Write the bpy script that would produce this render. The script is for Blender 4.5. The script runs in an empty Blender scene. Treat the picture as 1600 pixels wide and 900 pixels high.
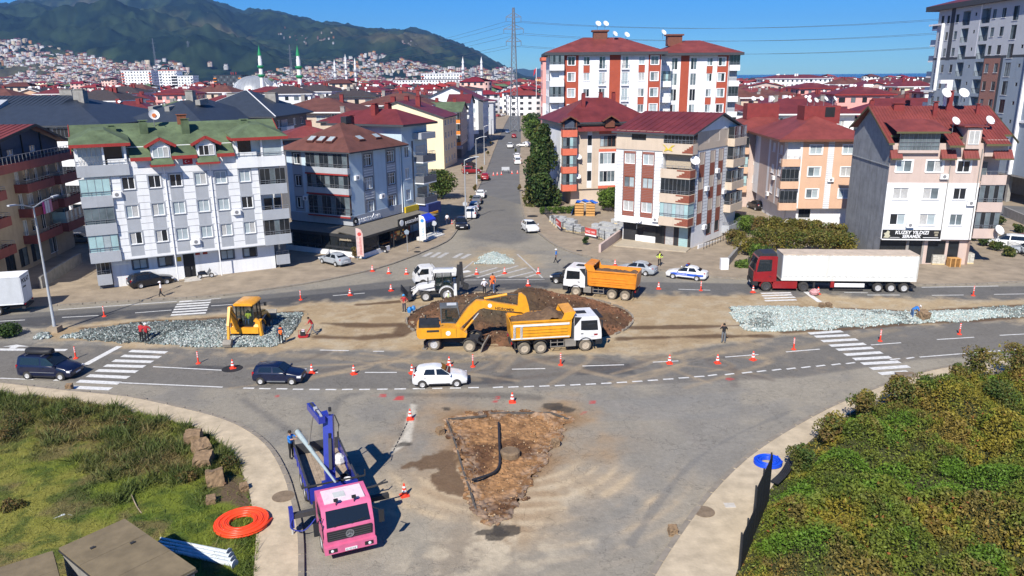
import bpy,math,random
import numpy as np
from mathutils import Vector,Matrix
from mathutils import noise as mnoise
random.seed(7)
TR,RT=Matrix.Translation,Matrix.Rotation
RNG=np.random.default_rng(7)
PI=math.pi
R=math.radians
scene=bpy.context.scene
COL=scene.collection
# ---------------------------------------------------------------- camera
FOC,HOR,CAM_H,ROLL=1200.0,117.0,22.0,R(0.5)
PITCH=math.atan((450-HOR)/FOC)
cam_d=bpy.data.cameras.new("camera")
cam_d.sensor_width=36.0
cam_d.lens=FOC/1600*36.0
cam_d.clip_start=0.5
cam_d.clip_end=60000
cam=bpy.data.objects.new("camera",cam_d)
cam.matrix_world=TR((0,0,CAM_H))@RT(PI/2-PITCH,4,'X')@RT(-ROLL,4,'Z')
COL.objects.link(cam)
scene.camera=cam
# ---------------------------------------------------------------- light
SUN_EL,SHADOW_AZ=R(42),R(70)
sun_dir=Vector((-math.cos(SHADOW_AZ)*math.cos(SUN_EL),-math.sin(SHADOW_AZ)*math.cos(SUN_EL),math.sin(SUN_EL)))
world=bpy.data.worlds.new("World")
scene.world=world
world.use_nodes=True
wn,wl=world.node_tree.nodes,world.node_tree.links
bg=wn.get("Background")or wn.new("ShaderNodeBackground")
sky=wn.new("ShaderNodeTexSky")
sky.sky_type='NISHITA'
sky.sun_disc=False
sky.sun_elevation=SUN_EL
sky.sun_rotation=math.atan2(sun_dir.x,sun_dir.y)
sky.air_density=0.85
sky.dust_density=0.1
sky.ozone_density=5.0
sky.altitude=500
hsv=wn.new("ShaderNodeHueSaturation")
hsv.inputs['Saturation'].default_value=1.45
wl.new(sky.outputs[0],hsv.inputs['Color'])
tintn=wn.new("ShaderNodeMix");tintn.data_type='RGBA';tintn.blend_type='MULTIPLY';tintn.inputs['Factor'].default_value=1;tintn.inputs['B'].default_value=(.50,.86,1.12,1)
wl.new(hsv.outputs[0],tintn.inputs['A']);wl.new(tintn.outputs['Result'],bg.inputs[0])
bg.inputs[1].default_value=0.082
sun_d=bpy.data.lights.new("sun",'SUN')
sun_d.energy=5.0
sun_d.angle=R(0.5)
sun_d.color=(1.0,0.94,0.84)
sun=bpy.data.objects.new("sun",sun_d)
sun.rotation_euler=(-sun_dir).to_track_quat('-Z','Y').to_euler()
sun.location=sun_dir*200
COL.objects.link(sun)
vs=scene.view_settings
vs.view_transform='Standard'
vs.look='None'
vs.exposure=0.5
vs.gamma=1
scene.cycles.max_bounces=6
scene.cycles.volume_bounces=0
# ---------------------------------------------------------------- measuring
def ray(px,py):
 x,y=px-800,py-450
 c,s=math.cos(ROLL),math.sin(ROLL)
 xr,yr=x*c-y*s,x*s+y*c
 cp,sp=math.cos(PITCH),math.sin(PITCH)
 u=-yr/FOC
 return xr/FOC,cp+u*sp,-sp+u*cp
def at(px,py,z=0.0):
 """point of the ground (height z) surveyed from the photograph"""
 d=ray(px,py)
 t=(z-CAM_H)/d[2]
 return(d[0]*t,d[1]*t,z)
def at2(px,py,z=0.0):
 return at(px,py,z)[:2]
def poly_at(pts,z=0.0):
 return[at2(x,y,z)for x,y in pts]
 # ---------------------------------------------------------------- materials
MATS={}
def srgb(h):
 h=h.lstrip('#')
 v=[int(h[i:i+2],16)/255 for i in(0,2,4)]
 return tuple(c/12.92 if c<=.04045 else((c+.055)/1.055)**2.4 for c in v)
def mat(name,col,rough=.8,metal=0.,var=.12,scale=2.5,bump=0.,bscale=30.,spec=.4,coat=0.,streak=0.,alpha=1.,emit=0.):
 if name in MATS:return MATS[name]
 if isinstance(col,str):col=srgb(col)
 m=bpy.data.materials.new(name);m.use_nodes=True
 n,l=m.node_tree.nodes,m.node_tree.links
 p=n["Principled BSDF"]
 p.inputs['Roughness'].default_value=rough
 p.inputs['Metallic'].default_value=metal
 p.inputs['Specular IOR Level'].default_value=spec
 p.inputs['Coat Weight'].default_value=coat
 p.inputs['Coat Roughness'].default_value=.06
 if alpha<1:p.inputs['Alpha'].default_value=alpha
 tc=n.new("ShaderNodeTexCoord")
 base=None
 if var>0:
  nz=n.new("ShaderNodeTexNoise");nz.inputs['Scale'].default_value=scale;nz.inputs['Detail'].default_value=5
  nz.inputs['Roughness'].default_value=.65
  l.new(tc.outputs['Object'],nz.inputs['Vector'])
  rp=n.new("ShaderNodeValToRGB")
  rp.color_ramp.elements[0].position=.3;rp.color_ramp.elements[1].position=.7
  rp.color_ramp.elements[0].color=(*[c*(1-var)for c in col],1)
  rp.color_ramp.elements[1].color=(*[min(1,c*(1+var))for c in col],1)
  l.new(nz.outputs[0],rp.inputs[0])
  base=rp.outputs[0]
 if streak>0 and base:
  mp=n.new("ShaderNodeMapping");mp.inputs['Scale'].default_value=(1.6,1.6,.16)
  l.new(tc.outputs['Object'],mp.inputs[0])
  n2=n.new("ShaderNodeTexNoise");n2.inputs['Scale'].default_value=1.3;n2.inputs['Detail'].default_value=6
  l.new(mp.outputs[0],n2.inputs['Vector'])
  r2=n.new("ShaderNodeMapRange");r2.inputs[1].default_value=.52;r2.inputs[2].default_value=.8
  r2.inputs[3].default_value=0;r2.inputs[4].default_value=streak
  l.new(n2.outputs[0],r2.inputs[0])
  mx=n.new("ShaderNodeMix");mx.data_type='RGBA'
  mx.inputs['B'].default_value=(col[0]*.45,col[1]*.42,col[2]*.38,1)
  l.new(r2.outputs[0],mx.inputs['Factor']);l.new(base,mx.inputs['A'])
  base=mx.outputs['Result']
 if base:l.new(base,p.inputs['Base Color'])
 else:p.inputs['Base Color'].default_value=(*col,1)
 if bump>0:
  nb=n.new("ShaderNodeTexNoise");nb.inputs['Scale'].default_value=bscale;nb.inputs['Detail'].default_value=4
  l.new(tc.outputs['Object'],nb.inputs['Vector'])
  bp=n.new("ShaderNodeBump");bp.inputs['Strength'].default_value=bump;bp.inputs['Distance'].default_value=.05
  l.new(nb.outputs[0],bp.inputs['Height']);l.new(bp.outputs[0],p.inputs['Normal'])
 if emit:
  p.inputs['Emission Color'].default_value=(*col,1);p.inputs['Emission Strength'].default_value=emit
 MATS[name]=m
 return m
def attr_mat(name,attr='tint',rough=.9,bump=.0,bscale=20.,var=.15,scale=3.,spec=.2,trans=0.,fine=0.):
 """a material whose own colour comes from a colour attribute (leaves, stones, soil)"""
 m=bpy.data.materials.new(name);m.use_nodes=True
 n,l=m.node_tree.nodes,m.node_tree.links
 p=n["Principled BSDF"];p.inputs['Roughness'].default_value=rough;p.inputs['Specular IOR Level'].default_value=spec
 a=n.new("ShaderNodeAttribute");a.attribute_name=attr
 tc=n.new("ShaderNodeTexCoord")
 nz=n.new("ShaderNodeTexNoise");nz.inputs['Scale'].default_value=scale;nz.inputs['Detail'].default_value=10
 nz.inputs['Roughness'].default_value=.78
 l.new(tc.outputs['Object'],nz.inputs['Vector'])
 mr=n.new("ShaderNodeMapRange");mr.inputs[1].default_value=.25;mr.inputs[2].default_value=.75
 mr.inputs[3].default_value=1-var;mr.inputs[4].default_value=1+var
 l.new(nz.outputs[0],mr.inputs[0])
 mu=n.new("ShaderNodeVectorMath");mu.operation='SCALE'
 fac=mr.outputs[0]
 if fine:
  n2=n.new("ShaderNodeTexNoise");n2.inputs['Scale'].default_value=22;n2.inputs['Detail'].default_value=6;n2.inputs['Roughness'].default_value=.9
  l.new(tc.outputs['Object'],n2.inputs['Vector'])
  vo_=n.new("ShaderNodeTexVoronoi");vo_.feature='DISTANCE_TO_EDGE';vo_.inputs['Scale'].default_value=.22
  dn=n.new("ShaderNodeVectorMath");dn.operation='ADD';l.new(tc.outputs['Object'],dn.inputs[0])
  n3=n.new("ShaderNodeTexNoise");n3.inputs['Scale'].default_value=.9;n3.inputs['Detail'].default_value=5;l.new(tc.outputs['Object'],n3.inputs['Vector'])
  sc_=n.new("ShaderNodeVectorMath");sc_.operation='SCALE';sc_.inputs['Scale'].default_value=5;l.new(n3.outputs['Color'],sc_.inputs[0]);l.new(sc_.outputs[0],dn.inputs[1]);l.new(dn.outputs[0],vo_.inputs['Vector'])
  cr=n.new("ShaderNodeMapRange");cr.inputs[1].default_value=.002;cr.inputs[2].default_value=.012;cr.inputs[3].default_value=.7;cr.inputs[4].default_value=1;l.new(vo_.outputs['Distance'],cr.inputs[0])
  m2=n.new("ShaderNodeMapRange");m2.inputs[1].default_value=.3;m2.inputs[2].default_value=.7;m2.inputs[3].default_value=1-fine;m2.inputs[4].default_value=1+fine;l.new(n2.outputs[0],m2.inputs[0])
  for o_ in(m2.outputs[0],cr.outputs[0]):
   q=n.new("ShaderNodeMath");q.operation='MULTIPLY';l.new(fac,q.inputs[0]);l.new(o_,q.inputs[1]);fac=q.outputs[0]
 l.new(a.outputs['Color'],mu.inputs[0]);l.new(fac,mu.inputs['Scale'])
 l.new(mu.outputs[0],p.inputs['Base Color'])
 if trans:
  p.inputs['Subsurface Weight'].default_value=0
  tr=n.new("ShaderNodeBsdfTranslucent");l.new(mu.outputs[0],tr.inputs[0])
  ms=n.new("ShaderNodeMixShader");ms.inputs[0].default_value=trans
  out=n["Material Output"]
  l.new(p.outputs[0],ms.inputs[1]);l.new(tr.outputs[0],ms.inputs[2]);l.new(ms.outputs[0],out.inputs[0])
 if bump:
  nb=n.new("ShaderNodeTexNoise");nb.inputs['Scale'].default_value=bscale;nb.inputs['Detail'].default_value=5
  l.new(tc.outputs['Object'],nb.inputs['Vector'])
  bp=n.new("ShaderNodeBump");bp.inputs['Strength'].default_value=bump;bp.inputs['Distance'].default_value=.06
  l.new(nb.outputs[0],bp.inputs['Height']);l.new(bp.outputs[0],p.inputs['Normal'])
 MATS[name]=m
 return m
 # ---------------------------------------------------------------- mesh building
class MB:
 def __init__(s):
  s.v,s.f,s.m=[],[],[]
 def add(s,vs,fs,mi=0,M=None):
  o=len(s.v)
  if M is not None:vs=[tuple(M@Vector(p))for p in vs]
  s.v.extend(vs)
  s.f.extend([tuple(i+o for i in f)for f in fs])
  s.m.extend([mi]*len(fs));return s
 def box(s,x0,x1,y0,y1,z0,z1,mi=0,M=None):
  return s.add([(x0,y0,z0),(x1,y0,z0),(x1,y1,z0),(x0,y1,z0),(x0,y0,z1),(x1,y0,z1),(x1,y1,z1),(x0,y1,z1)],[(0,3,2,1),(4,5,6,7),(0,1,5,4),(1,2,6,5),(2,3,7,6),(3,0,4,7)],mi,M)
 def cbox(s,c,sz,mi=0,M=None):
  return s.box(c[0]-sz[0]/2,c[0]+sz[0]/2,c[1]-sz[1]/2,c[1]+sz[1]/2,c[2]-sz[2]/2,c[2]+sz[2]/2,mi,M)
 def poly(s,pts,mi=0,M=None):
  return s.add(list(pts),[tuple(range(len(pts)))],mi,M)
 def prism(s,pts,z0,z1,mi=0,M=None,side=None):
  """2D outline (ccw) pulled up from z0 to z1"""
  n=len(pts)
  a=sum(pts[i][0]*pts[(i+1)%n][1]-pts[(i+1)%n][0]*pts[i][1]for i in range(n))
  if a<0:pts=pts[::-1]
  vs=[(x,y,z0)for x,y in pts]+[(x,y,z1)for x,y in pts]
  s.add(vs,[tuple(range(n))[::-1],tuple(range(n,2*n))],mi,M)
  return s.add(vs,[(i,(i+1)%n,n+(i+1)%n,n+i)for i in range(n)],mi if side is None else side,M)
 def xprism(s,pts,x0,x1,mi=0,M=None):
  """outline in (y,z) pulled along x"""
  T=Matrix(((0,0,1,0),(1,0,0,0),(0,1,0,0),(0,0,0,1)))
  return s.prism(pts,x0,x1,mi,(M@T)if M is not None else T)
 def yprism(s,pts,y0,y1,mi=0,M=None):
  """outline in (x,z) pulled along y"""
  T=Matrix(((1,0,0,0),(0,0,-1,0),(0,1,0,0),(0,0,0,1)))
  return s.prism(pts,-y1,-y0,mi,(M@T)if M is not None else T)
 def tube(s,a,b,r0,r1=None,n=8,mi=0,caps=True,M=None):
  r1=r0 if r1 is None else r1
  a,b=Vector(a),Vector(b);d=(b-a)
  if d.length<1e-6:return s
  q=d.to_track_quat('Z','Y');vs=[]
  for p,r in((a,r0),(b,r1)):
   for i in range(n):
    t=2*PI*i/n
    vs.append(tuple(p+q@Vector((r*math.cos(t),r*math.sin(t),0))))
  fs=[(i,(i+1)%n,n+(i+1)%n,n+i)for i in range(n)]
  if caps:fs+=[tuple(range(n))[::-1],tuple(range(n,2*n))]
  return s.add(vs,fs,mi,M)
 def bar(s,a,b,w,h,mi=0,M=None):
  """square bar from a to b"""
  a,b=Vector(a),Vector(b);d=b-a
  q=d.to_track_quat('X','Z').to_matrix().to_4x4()
  T=TR(a)@q
  return s.box(0,d.length,-w/2,w/2,-h/2,h/2,mi,(M@T)if M is not None else T)
 def path(s,pts,r,n=6,mi=0,M=None):
  pts=[Vector(p)for p in pts];vs=[];k=len(pts)
  for i,p in enumerate(pts):
   d=(pts[min(i+1,k-1)]-pts[max(i-1,0)])
   q=d.to_track_quat('Z','Y');rr=r[i]if isinstance(r,(list,tuple))else r
   for j in range(n):
    t=2*PI*j/n
    vs.append(tuple(p+q@Vector((rr*math.cos(t),rr*math.sin(t),0))))
  fs=[]
  for i in range(k-1):
   for j in range(n):
    fs.append((i*n+j,i*n+(j+1)%n,(i+1)*n+(j+1)%n,(i+1)*n+j))
  fs+=[tuple(range(n))[::-1],tuple(range((k-1)*n,k*n))]
  return s.add(vs,fs,mi,M)
 def lathe(s,prof,n=12,mi=0,M=None,caps=True):
  """profile of (r,z) turned round z"""
  vs=[];k=len(prof)
  for r,z in prof:
   for i in range(n):
    t=2*PI*i/n
    vs.append((r*math.cos(t),r*math.sin(t),z))
  fs=[]
  for i in range(k-1):
   for j in range(n):
    fs.append((i*n+j,i*n+(j+1)%n,(i+1)*n+(j+1)%n,(i+1)*n+j))
  if caps:fs+=[tuple(range(n))[::-1],tuple(range((k-1)*n,k*n))]
  return s.add(vs,fs,mi,M)
 def mesh(s,name,mats,smooth=None):
  me=bpy.data.meshes.new(name)
  me.from_pydata(s.v,[],s.f)
  if not isinstance(mats,(list,tuple)):mats=[mats]
  for m in mats:me.materials.append(MATS[m]if isinstance(m,str)else m)
  if len(mats)>1:me.polygons.foreach_set('material_index',s.m)
  if smooth:
   me.polygons.foreach_set('use_smooth',[True]*len(s.f))
   me.set_sharp_from_angle(angle=R(smooth if smooth is not True else 40))
  me.update()
  return me
 def build(s,name,mats,parent=None,M=None,smooth=None):
  return obj(name,s.mesh(name,mats,smooth),parent,M)
def obj(name,me,parent=None,M=None):
 o=bpy.data.objects.new(name,me);COL.objects.link(o)
 if parent is not None:o.parent=parent
 if M is not None:o.matrix_local=M
 return o
def tag(o,label=None,cat=None,group=None,kind=None):
 if label:o['label']=label
 if cat:o['category']=cat
 if group:o['group']=group
 if kind:o['kind']=kind
 return o
def thing(name,label,cat,loc=(0,0,0),rz=0.,group=None):
 o=bpy.data.objects.new(name,None);COL.objects.link(o)
 o.empty_display_size=.3
 o.location=loc if len(loc)==3 else(*loc,0);o.rotation_euler=(0,0,rz)
 return tag(o,label,cat,group)
def copy_tree(o,parent=None):
 c=o.copy();COL.objects.link(c)
 if parent is not None:c.parent=parent
 for ch in list(o.children):copy_tree(ch,c)
 return c
def place(proto,used,label,loc,rz=None,group=None,cat=None,scale=None):
 """the first time the proto itself, later a copy of it"""
 o=proto if not used else copy_tree(proto)
 used.append(o)
 o.location=loc if len(loc)==3 else(*loc,0)
 if rz is not None:o.rotation_euler=(0,0,rz)
 if scale is not None:o.scale=(scale,)*3
 return tag(o,label,cat,group)
ORD='first second third fourth fifth sixth seventh eighth ninth tenth'.split()
def np_mesh(name,V,Fq,mat_,tint=None,smooth=False):
 """big mesh from numpy arrays: V (n,3), Fq (m,k) with k constant; tint (n,3) colour per vertex"""
 me=bpy.data.meshes.new(name)
 V=np.asarray(V,np.float32);Fq=np.asarray(Fq,np.int32);k=Fq.shape[1]
 me.vertices.add(len(V));me.vertices.foreach_set('co',V.ravel())
 me.loops.add(Fq.size);me.loops.foreach_set('vertex_index',Fq.ravel())
 me.polygons.add(len(Fq))
 me.polygons.foreach_set('loop_start',np.arange(0,Fq.size,k,dtype=np.int32))
 if smooth:me.polygons.foreach_set('use_smooth',np.ones(len(Fq),bool))
 if tint is not None:
  a=me.color_attributes.new('tint','FLOAT_COLOR','POINT')
  a.data.foreach_set('color',np.c_[tint,np.ones(len(tint))].astype(np.float32).ravel())
 me.materials.append(MATS[mat_]if isinstance(mat_,str)else mat_)
 me.update(calc_edges=True);me.validate()
 return me
 # ---- numpy noise and distances
def vnoise(x,y,s,seed=0):
 """smooth value noise in 0..1 over arrays"""
 r=np.random.default_rng(seed);T=r.random((256,256))
 x,y=np.asarray(x)*s+1000,np.asarray(y)*s+1000
 xi,yi=np.floor(x).astype(int),np.floor(y).astype(int);fx,fy=x-xi,y-yi
 fx,fy=fx*fx*(3-2*fx),fy*fy*(3-2*fy)
 a,b=T[xi%256,yi%256],T[(xi+1)%256,yi%256]
 c,d=T[xi%256,(yi+1)%256],T[(xi+1)%256,(yi+1)%256]
 return(a*(1-fx)+b*fx)*(1-fy)+(c*(1-fx)+d*fx)*fy
def fbm(x,y,s,o=4,seed=0):
 t,a,n=0,.5,0
 for i in range(o):
  t=t+a*vnoise(x,y,s*2**i,seed+i);n+=a;a*=.55
 return t/n
def sdist(x,y,pts):
 """signed distance to a polygon, negative inside"""
 pts=np.asarray(pts,float);d=np.full(x.shape,1e9);ins=np.zeros(x.shape,bool);n=len(pts)
 for i in range(n):
  a,b=pts[i],pts[(i+1)%n];e=b-a
  t=np.clip(((x-a[0])*e[0]+(y-a[1])*e[1])/max(1e-9,e@e),0,1)
  d=np.minimum(d,(x-a[0]-t*e[0])**2+(y-a[1]-t*e[1])**2)
  c=(a[1]>y)!=(b[1]>y)
  with np.errstate(divide='ignore',invalid='ignore'):
   ins^=c&(x<(b[0]-a[0])*(y-a[1])/(b[1]-a[1]+1e-12)+a[0])
 d=np.sqrt(d);return np.where(ins,-d,d)
def ldist(x,y,pts):
 pts=np.asarray(pts,float);d=np.full(x.shape,1e9)
 for i in range(len(pts)-1):
  a,b=pts[i],pts[i+1];e=b-a
  t=np.clip(((x-a[0])*e[0]+(y-a[1])*e[1])/max(1e-9,e@e),0,1)
  d=np.minimum(d,(x-a[0]-t*e[0])**2+(y-a[1]-t*e[1])**2)
 return np.sqrt(d)
def sstep(v,a,b):
 t=np.clip((v-a)/(b-a),0,1);return t*t*(3-2*t)
def smooth_line(pts,n=4):
 """Catmull-Rom through the points"""
 P=[Vector((p[0],p[1],p[2]if len(p)>2 else 0))for p in pts];out=[]
 for i in range(len(P)-1):
  p0,p1,p2,p3=P[max(i-1,0)],P[i],P[i+1],P[min(i+2,len(P)-1)]
  for k in range(n):
   t=k/n
   out.append(.5*((2*p1)+(p2-p0)*t+(2*p0-5*p1+4*p2-p3)*t*t+(3*p1-p0-3*p2+p3)*t**3))
 return out+[P[-1]]
 # ================================================================ GROUND
attr_mat('ground_paint',fine=.3,rough=.95,var=.24,scale=3.,bump=.4,bscale=9.)
attr_mat('soil_tint',rough=1.,var=.3,scale=4.,bump=1.,bscale=7.)
attr_mat('stone_tint',rough=.85,var=.1,scale=10.)
mat('road_paint',(.62,.62,.6),var=.25,scale=4,rough=.8)
mat('road_paint_worn',(.42,.41,.39),var=.35,scale=3,rough=.85)
mat('pavement_concrete',(.47,.39,.275),var=.2,scale=1.1,bump=.3,bscale=6,rough=.95)
mat('forecourt',(.29,.235,.17),var=.25,scale=.5,bump=.3,bscale=5,rough=.95)
mat('kerb_stone',(.24,.21,.17),var=.2,scale=2,rough=.95)
mat('asphalt_black',(.02,.02,.022),var=.2,scale=3)
mat('concrete_pale',(.5,.47,.42),var=.15,scale=3)
mat('concrete_grey',(.27,.26,.24),var=.2,scale=1.5,streak=.4,bump=.3,bscale=8)
mat('earth',(.23,.17,.11),var=.35,scale=.06,rough=1)
K_FAR_L=[(-60,494),(0,487),(91,478),(276,467),(351,462),(430,451),(500,440),(590,420),(648,400),(657,396),(696,379),(711,364),(728,335),(745,300),(762,262),(776,225),(789,195),(797,180)]
K_FAR_R=[(1700,436),(1600,441),(1444,446),(1170,437),(1100,432),(1020,421),(958,409),(910,400),(872,386),(852,373),(838,361),(822,345),(815,320),(812,285),(812,255),(814,215),(813,190),(815,178)]
K_NEAR_L=[(-80,588),(0,599),(110,612),(200,621),(290,640),(350,656),(395,678),(425,705),(447,745),(459,785),(468,825),(471,870),(470,960)]
K_NEAR_L_IN=[(-80,606),(0,617),(90,626),(180,640),(250,655),(310,675),(345,695),(373,730),(388,765),(396,805),(400,850),(392,960)]
K_NEAR_R=[(990,960),(1020,900),(1060,838),(1110,772),(1165,718),(1220,680),(1290,641),(1350,615),(1420,590),(1470,577),(1600,556),(1700,541)]
K_NEAR_R_IN=[(1130,960),(1155,885),(1185,800),(1235,722),(1290,672),(1350,638),(1440,608),(1600,575),(1700,560)]
MEDIAN=[(60,514),(150,505),(270,496),(345,489),(450,477),(560,471),(640,464),(760,456),(880,453),(1000,462),(1120,463),(1200,461),(1300,464),(1400,466),(1500,469),(1660,471),(1660,490),(1600,496),(1500,503),(1400,508),(1270,519),(1190,529),(1100,543),(1000,556),(900,555),(800,552),(700,551),(620,548),(520,548),(440,547),(300,545),(180,540),(70,529)]
TRENCH=[(701,655),(730,644),(869,645),(888,655),(869,690),(848,725),(836,742),(820,775),(790,808),(762,815),(745,802),(735,770),(724,738),(712,695)]
GRAVEL_L=[(96,527),(140,516),(208,506),(300,503),(357,499),(420,491),(473,489),(470,503),(455,522),(440,534),(422,542),(350,543),(276,538),(180,533)]
GRAVEL_R=[(1139,481),(1194,479),(1319,484),(1419,489),(1500,485),(1600,479),(1680,477),(1680,490),(1600,495),(1444,503),(1319,512),(1225,518),(1162,515)]
GRAVEL_T=[(741,413),(757,402),(770,394),(788,400),(804,411)]
MOUND_C,MOUND_A,MOUND_B=at2(812,497),abs(at2(982,497)[0]-at2(640,497)[0])/2,(at2(812,459)[1]-at2(812,537)[1])/2
# ---- the junction: one finely divided sheet whose colour comes from painted dust, wear and patches
def build_junction():
 nt,ny=620,520
 t=np.linspace(-.95,.95,nt);y=np.geomspace(22.5,150,ny)
 T,Y=np.meshgrid(t,y);X=T*Y
 n1,n2,n3=fbm(X,Y,.25,5,1),fbm(X,Y,1.1,4,2),fbm(X,Y,.08,4,3)
 wob=(fbm(X,Y,.35,5,11)-.5)
 col=np.zeros(X.shape+(3,))
 def fill(c,w):
  nonlocal col
  col=col*(1-w[...,None])+np.array(c)*w[...,None]
 fill((.262,.238,.192),np.ones(X.shape))
 fill((.29,.262,.21),sstep(n3,.42,.62)*.7);fill((.185,.178,.163),sstep(n1,.5,.68)*.6)
 near=poly_at([(-80,535),(180,540),(440,547),(800,552),(1000,556),(1270,519),(1700,485),(1700,541),(1600,553),(1437,562),(1250,590),(1000,601),(745,606),(560,608),(350,607),(187,600),(-80,588)])
 fill((.15,.141,.126),sstep(-sdist(X,Y,near),-.25,.35)*.93)
 fill((.165,.155,.138),sstep(-sdist(X,Y,near),-.25,.35)*sstep(n1,.42,.62)*.75);fill((.24,.20,.15),sstep(-sdist(X,Y,near),-.25,.35)*sstep(n2,.55,.75)*sstep(n3,.45,.6)*.5)
 far=poly_at([(-80,500),(91,485),(276,473),(430,458),(640,436),(760,432),(880,434),(1000,440),(1170,443),(1440,448),(1700,446),(1700,472),(1300,465),(1000,463),(800,455),(600,467),(345,489),(60,514)])
 fill((.115,.113,.11),sstep(-sdist(X,Y,far),-.2,.4)*.9)
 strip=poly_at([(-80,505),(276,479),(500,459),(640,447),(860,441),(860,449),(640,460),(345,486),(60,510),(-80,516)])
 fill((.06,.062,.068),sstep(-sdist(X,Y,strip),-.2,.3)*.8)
 side=poly_at([(728,335),(745,300),(762,262),(800,262),(812,285),(822,345),(845,372),(800,385),(715,372)])
 fill((.125,.124,.122),sstep(-sdist(X,Y,side),-.5,2)*.7)
 for q in([(905,568),(988,566),(998,586),(895,588)],[(255,576),(350,580),(380,572),(310,570)],[(635,592),(800,585),(808,600),(650,606)]):
  fill((.065,.066,.07),sstep(-sdist(X,Y,poly_at(q))+wob*.5,0,.3)*.75)
 patch=poly_at([(925,625),(1160,610),(1160,655),(925,660)])
 fill((.21,.205,.19),sstep(-sdist(X,Y,patch),-.1,.4)*.5)
 slab=poly_at([(905,665),(1260,650),(1100,770),(1020,890),(820,880),(890,760)])
 fill((.22,.208,.183),sstep(-sdist(X,Y,slab),-1,2)*.5)
 dm=sdist(X,Y,poly_at(MEDIAN))
 fill((.40,.30,.175),sstep(-dm+wob*3.5+(n2-.5)*1.2,-.9,.6)*(.86-.35*sstep(n2,.5,.75)))
 fill((.31,.225,.13),sstep(-dm+wob,-.2,1.)*sstep(n1,.48,.7)*.7)
 fill((.46,.38,.26),sstep(-dm+wob*3,-2.6,0)*sstep(n2,.45,.7)*.4)
 isl=sdist(X,Y,poly_at(GRAVEL_T))
 fill((.40,.31,.19),sstep(-isl+wob*5,-4.5,0)*(.35+.5*sstep(n1,.4,.6)))
 dt=sdist(X,Y,poly_at(TRENCH))
 fill((.33,.235,.14),sstep(-dt+wob*7,-5.2,-.2)*(.35+.6*sstep(n1,.36,.6)))
 fill((.22,.135,.07),sstep(-dt+wob*4,-2.2,0)*sstep(n1,.36,.56)*.85)
 c0=np.array(at2(800,700))
 ang=np.arctan2(Y-c0[1],X-c0[0]);rad=np.hypot((X-c0[0])*.95,Y-c0[1])
 sweep=sstep(-ang,.15,.7)*sstep(-ang,3.1,2.3)*sstep(rad,3.0,4.6)*sstep(rad,14,7)
 lines=np.clip(np.sin(rad*6+n1*4)*.5+.5,0,1)**2*sstep(n2,.25,.5)
 fill((.45,.355,.235),np.clip(sweep*(.4+.8*lines)*sstep(n1,.25,.47),0,.9))
 for px,py,rr in((700,885,2.2),(820,870,1.6),(945,850,.9),(770,850,2.5),(880,770,1.5)):
  q=at2(px,py);fill((.47,.40,.29),np.exp(-((X-q[0])**2+((Y-q[1])*1.4)**2)/rr**2)*sstep(n2,.35,.65)*.8)
 wet=poly_at([(612,728),(640,712),(690,697),(708,690),(722,735),(728,758),(700,757),(668,742)])
 fill((.13,.082,.048),sstep(-sdist(X,Y,wet)+wob*3.2+(n2-.5)*1.4,-.12,.12)*.92)
 conc=poly_at([(640,630),(652,633),(645,690),(612,708),(628,680)])
 fill((.50,.46,.38),sstep(-sdist(X,Y,conc)+wob*.8,-.15,.15)*.9)
 for pts,c,w in(([(985,850),(1060,745),(1130,690),(1240,640)],(.16,.155,.145),.1),([(940,860),(1020,740),(1110,672),(1230,625)],(.24,.225,.195),.3),([(870,620),(960,632),(1050,660),(1100,700)],(.24,.22,.19),.3),([(470,880),(520,640),(560,615)],(.12,.118,.115),.3),([(380,625),(480,690),(520,700)],(.125,.12,.115),.3),([(625,617),(760,617),(840,622)],(.085,.08,.075),.3),([(600,562),(680,566),(780,560)],(.3,.24,.15),.35),([(440,555),(560,560),(690,566)],(.28,.23,.16),.35),([(1010,560),(1080,556),(1180,540)],(.30,.24,.16),.5),([(1180,560),(1290,535),(1400,515)],(.28,.23,.16),.35)):
  d=ldist(X,Y,[tuple(p)[:2]for p in smooth_line([at(*q)for q in pts],5)])
  fill(c,sstep(d+wob*.6,w*2.2,w*.3)*.55)
 rr_=random.Random(4)
 for k in range(26):
  x0=rr_.uniform(470,1180);y0=rr_.uniform(548,560);q=[(x0,y0),(x0+rr_.uniform(-60,60),y0+rr_.uniform(8,18)),(x0+rr_.uniform(-180,180),y0+rr_.uniform(22,50))]
  d=ldist(X,Y,[tuple(p)[:2]for p in smooth_line([at(*p)for p in q],5)]);w=rr_.uniform(.12,.3)
  fill((.36,.28,.18)if k%3 else(.12,.1,.085),sstep(d+wob*.5,w*2,w*.4)*(.2+.5*n2))
 for px,py in((430,620),(520,618),(583,617),(598,618),(625,622),(776,622),(773,628),(905,630),(925,628),(912,646),(875,668),(1141,593),(622,623)):
  q=at2(px,py);fill((.42,.06,.06),((np.abs(X-q[0])<.28)&(np.abs(Y-q[1])<.3))*sstep(n2,.48,.56)*.8)
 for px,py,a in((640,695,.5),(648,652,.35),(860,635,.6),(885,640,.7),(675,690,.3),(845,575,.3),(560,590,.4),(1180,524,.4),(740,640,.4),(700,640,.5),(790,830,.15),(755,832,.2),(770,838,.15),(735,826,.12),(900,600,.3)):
  q=at2(px,py);fill((.055,.048,.04),sstep(-np.hypot((X-q[0])*.8,(Y-q[1])*1.3)+wob*2+(n2-.5),-a,-a*.6)*.85)
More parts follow.
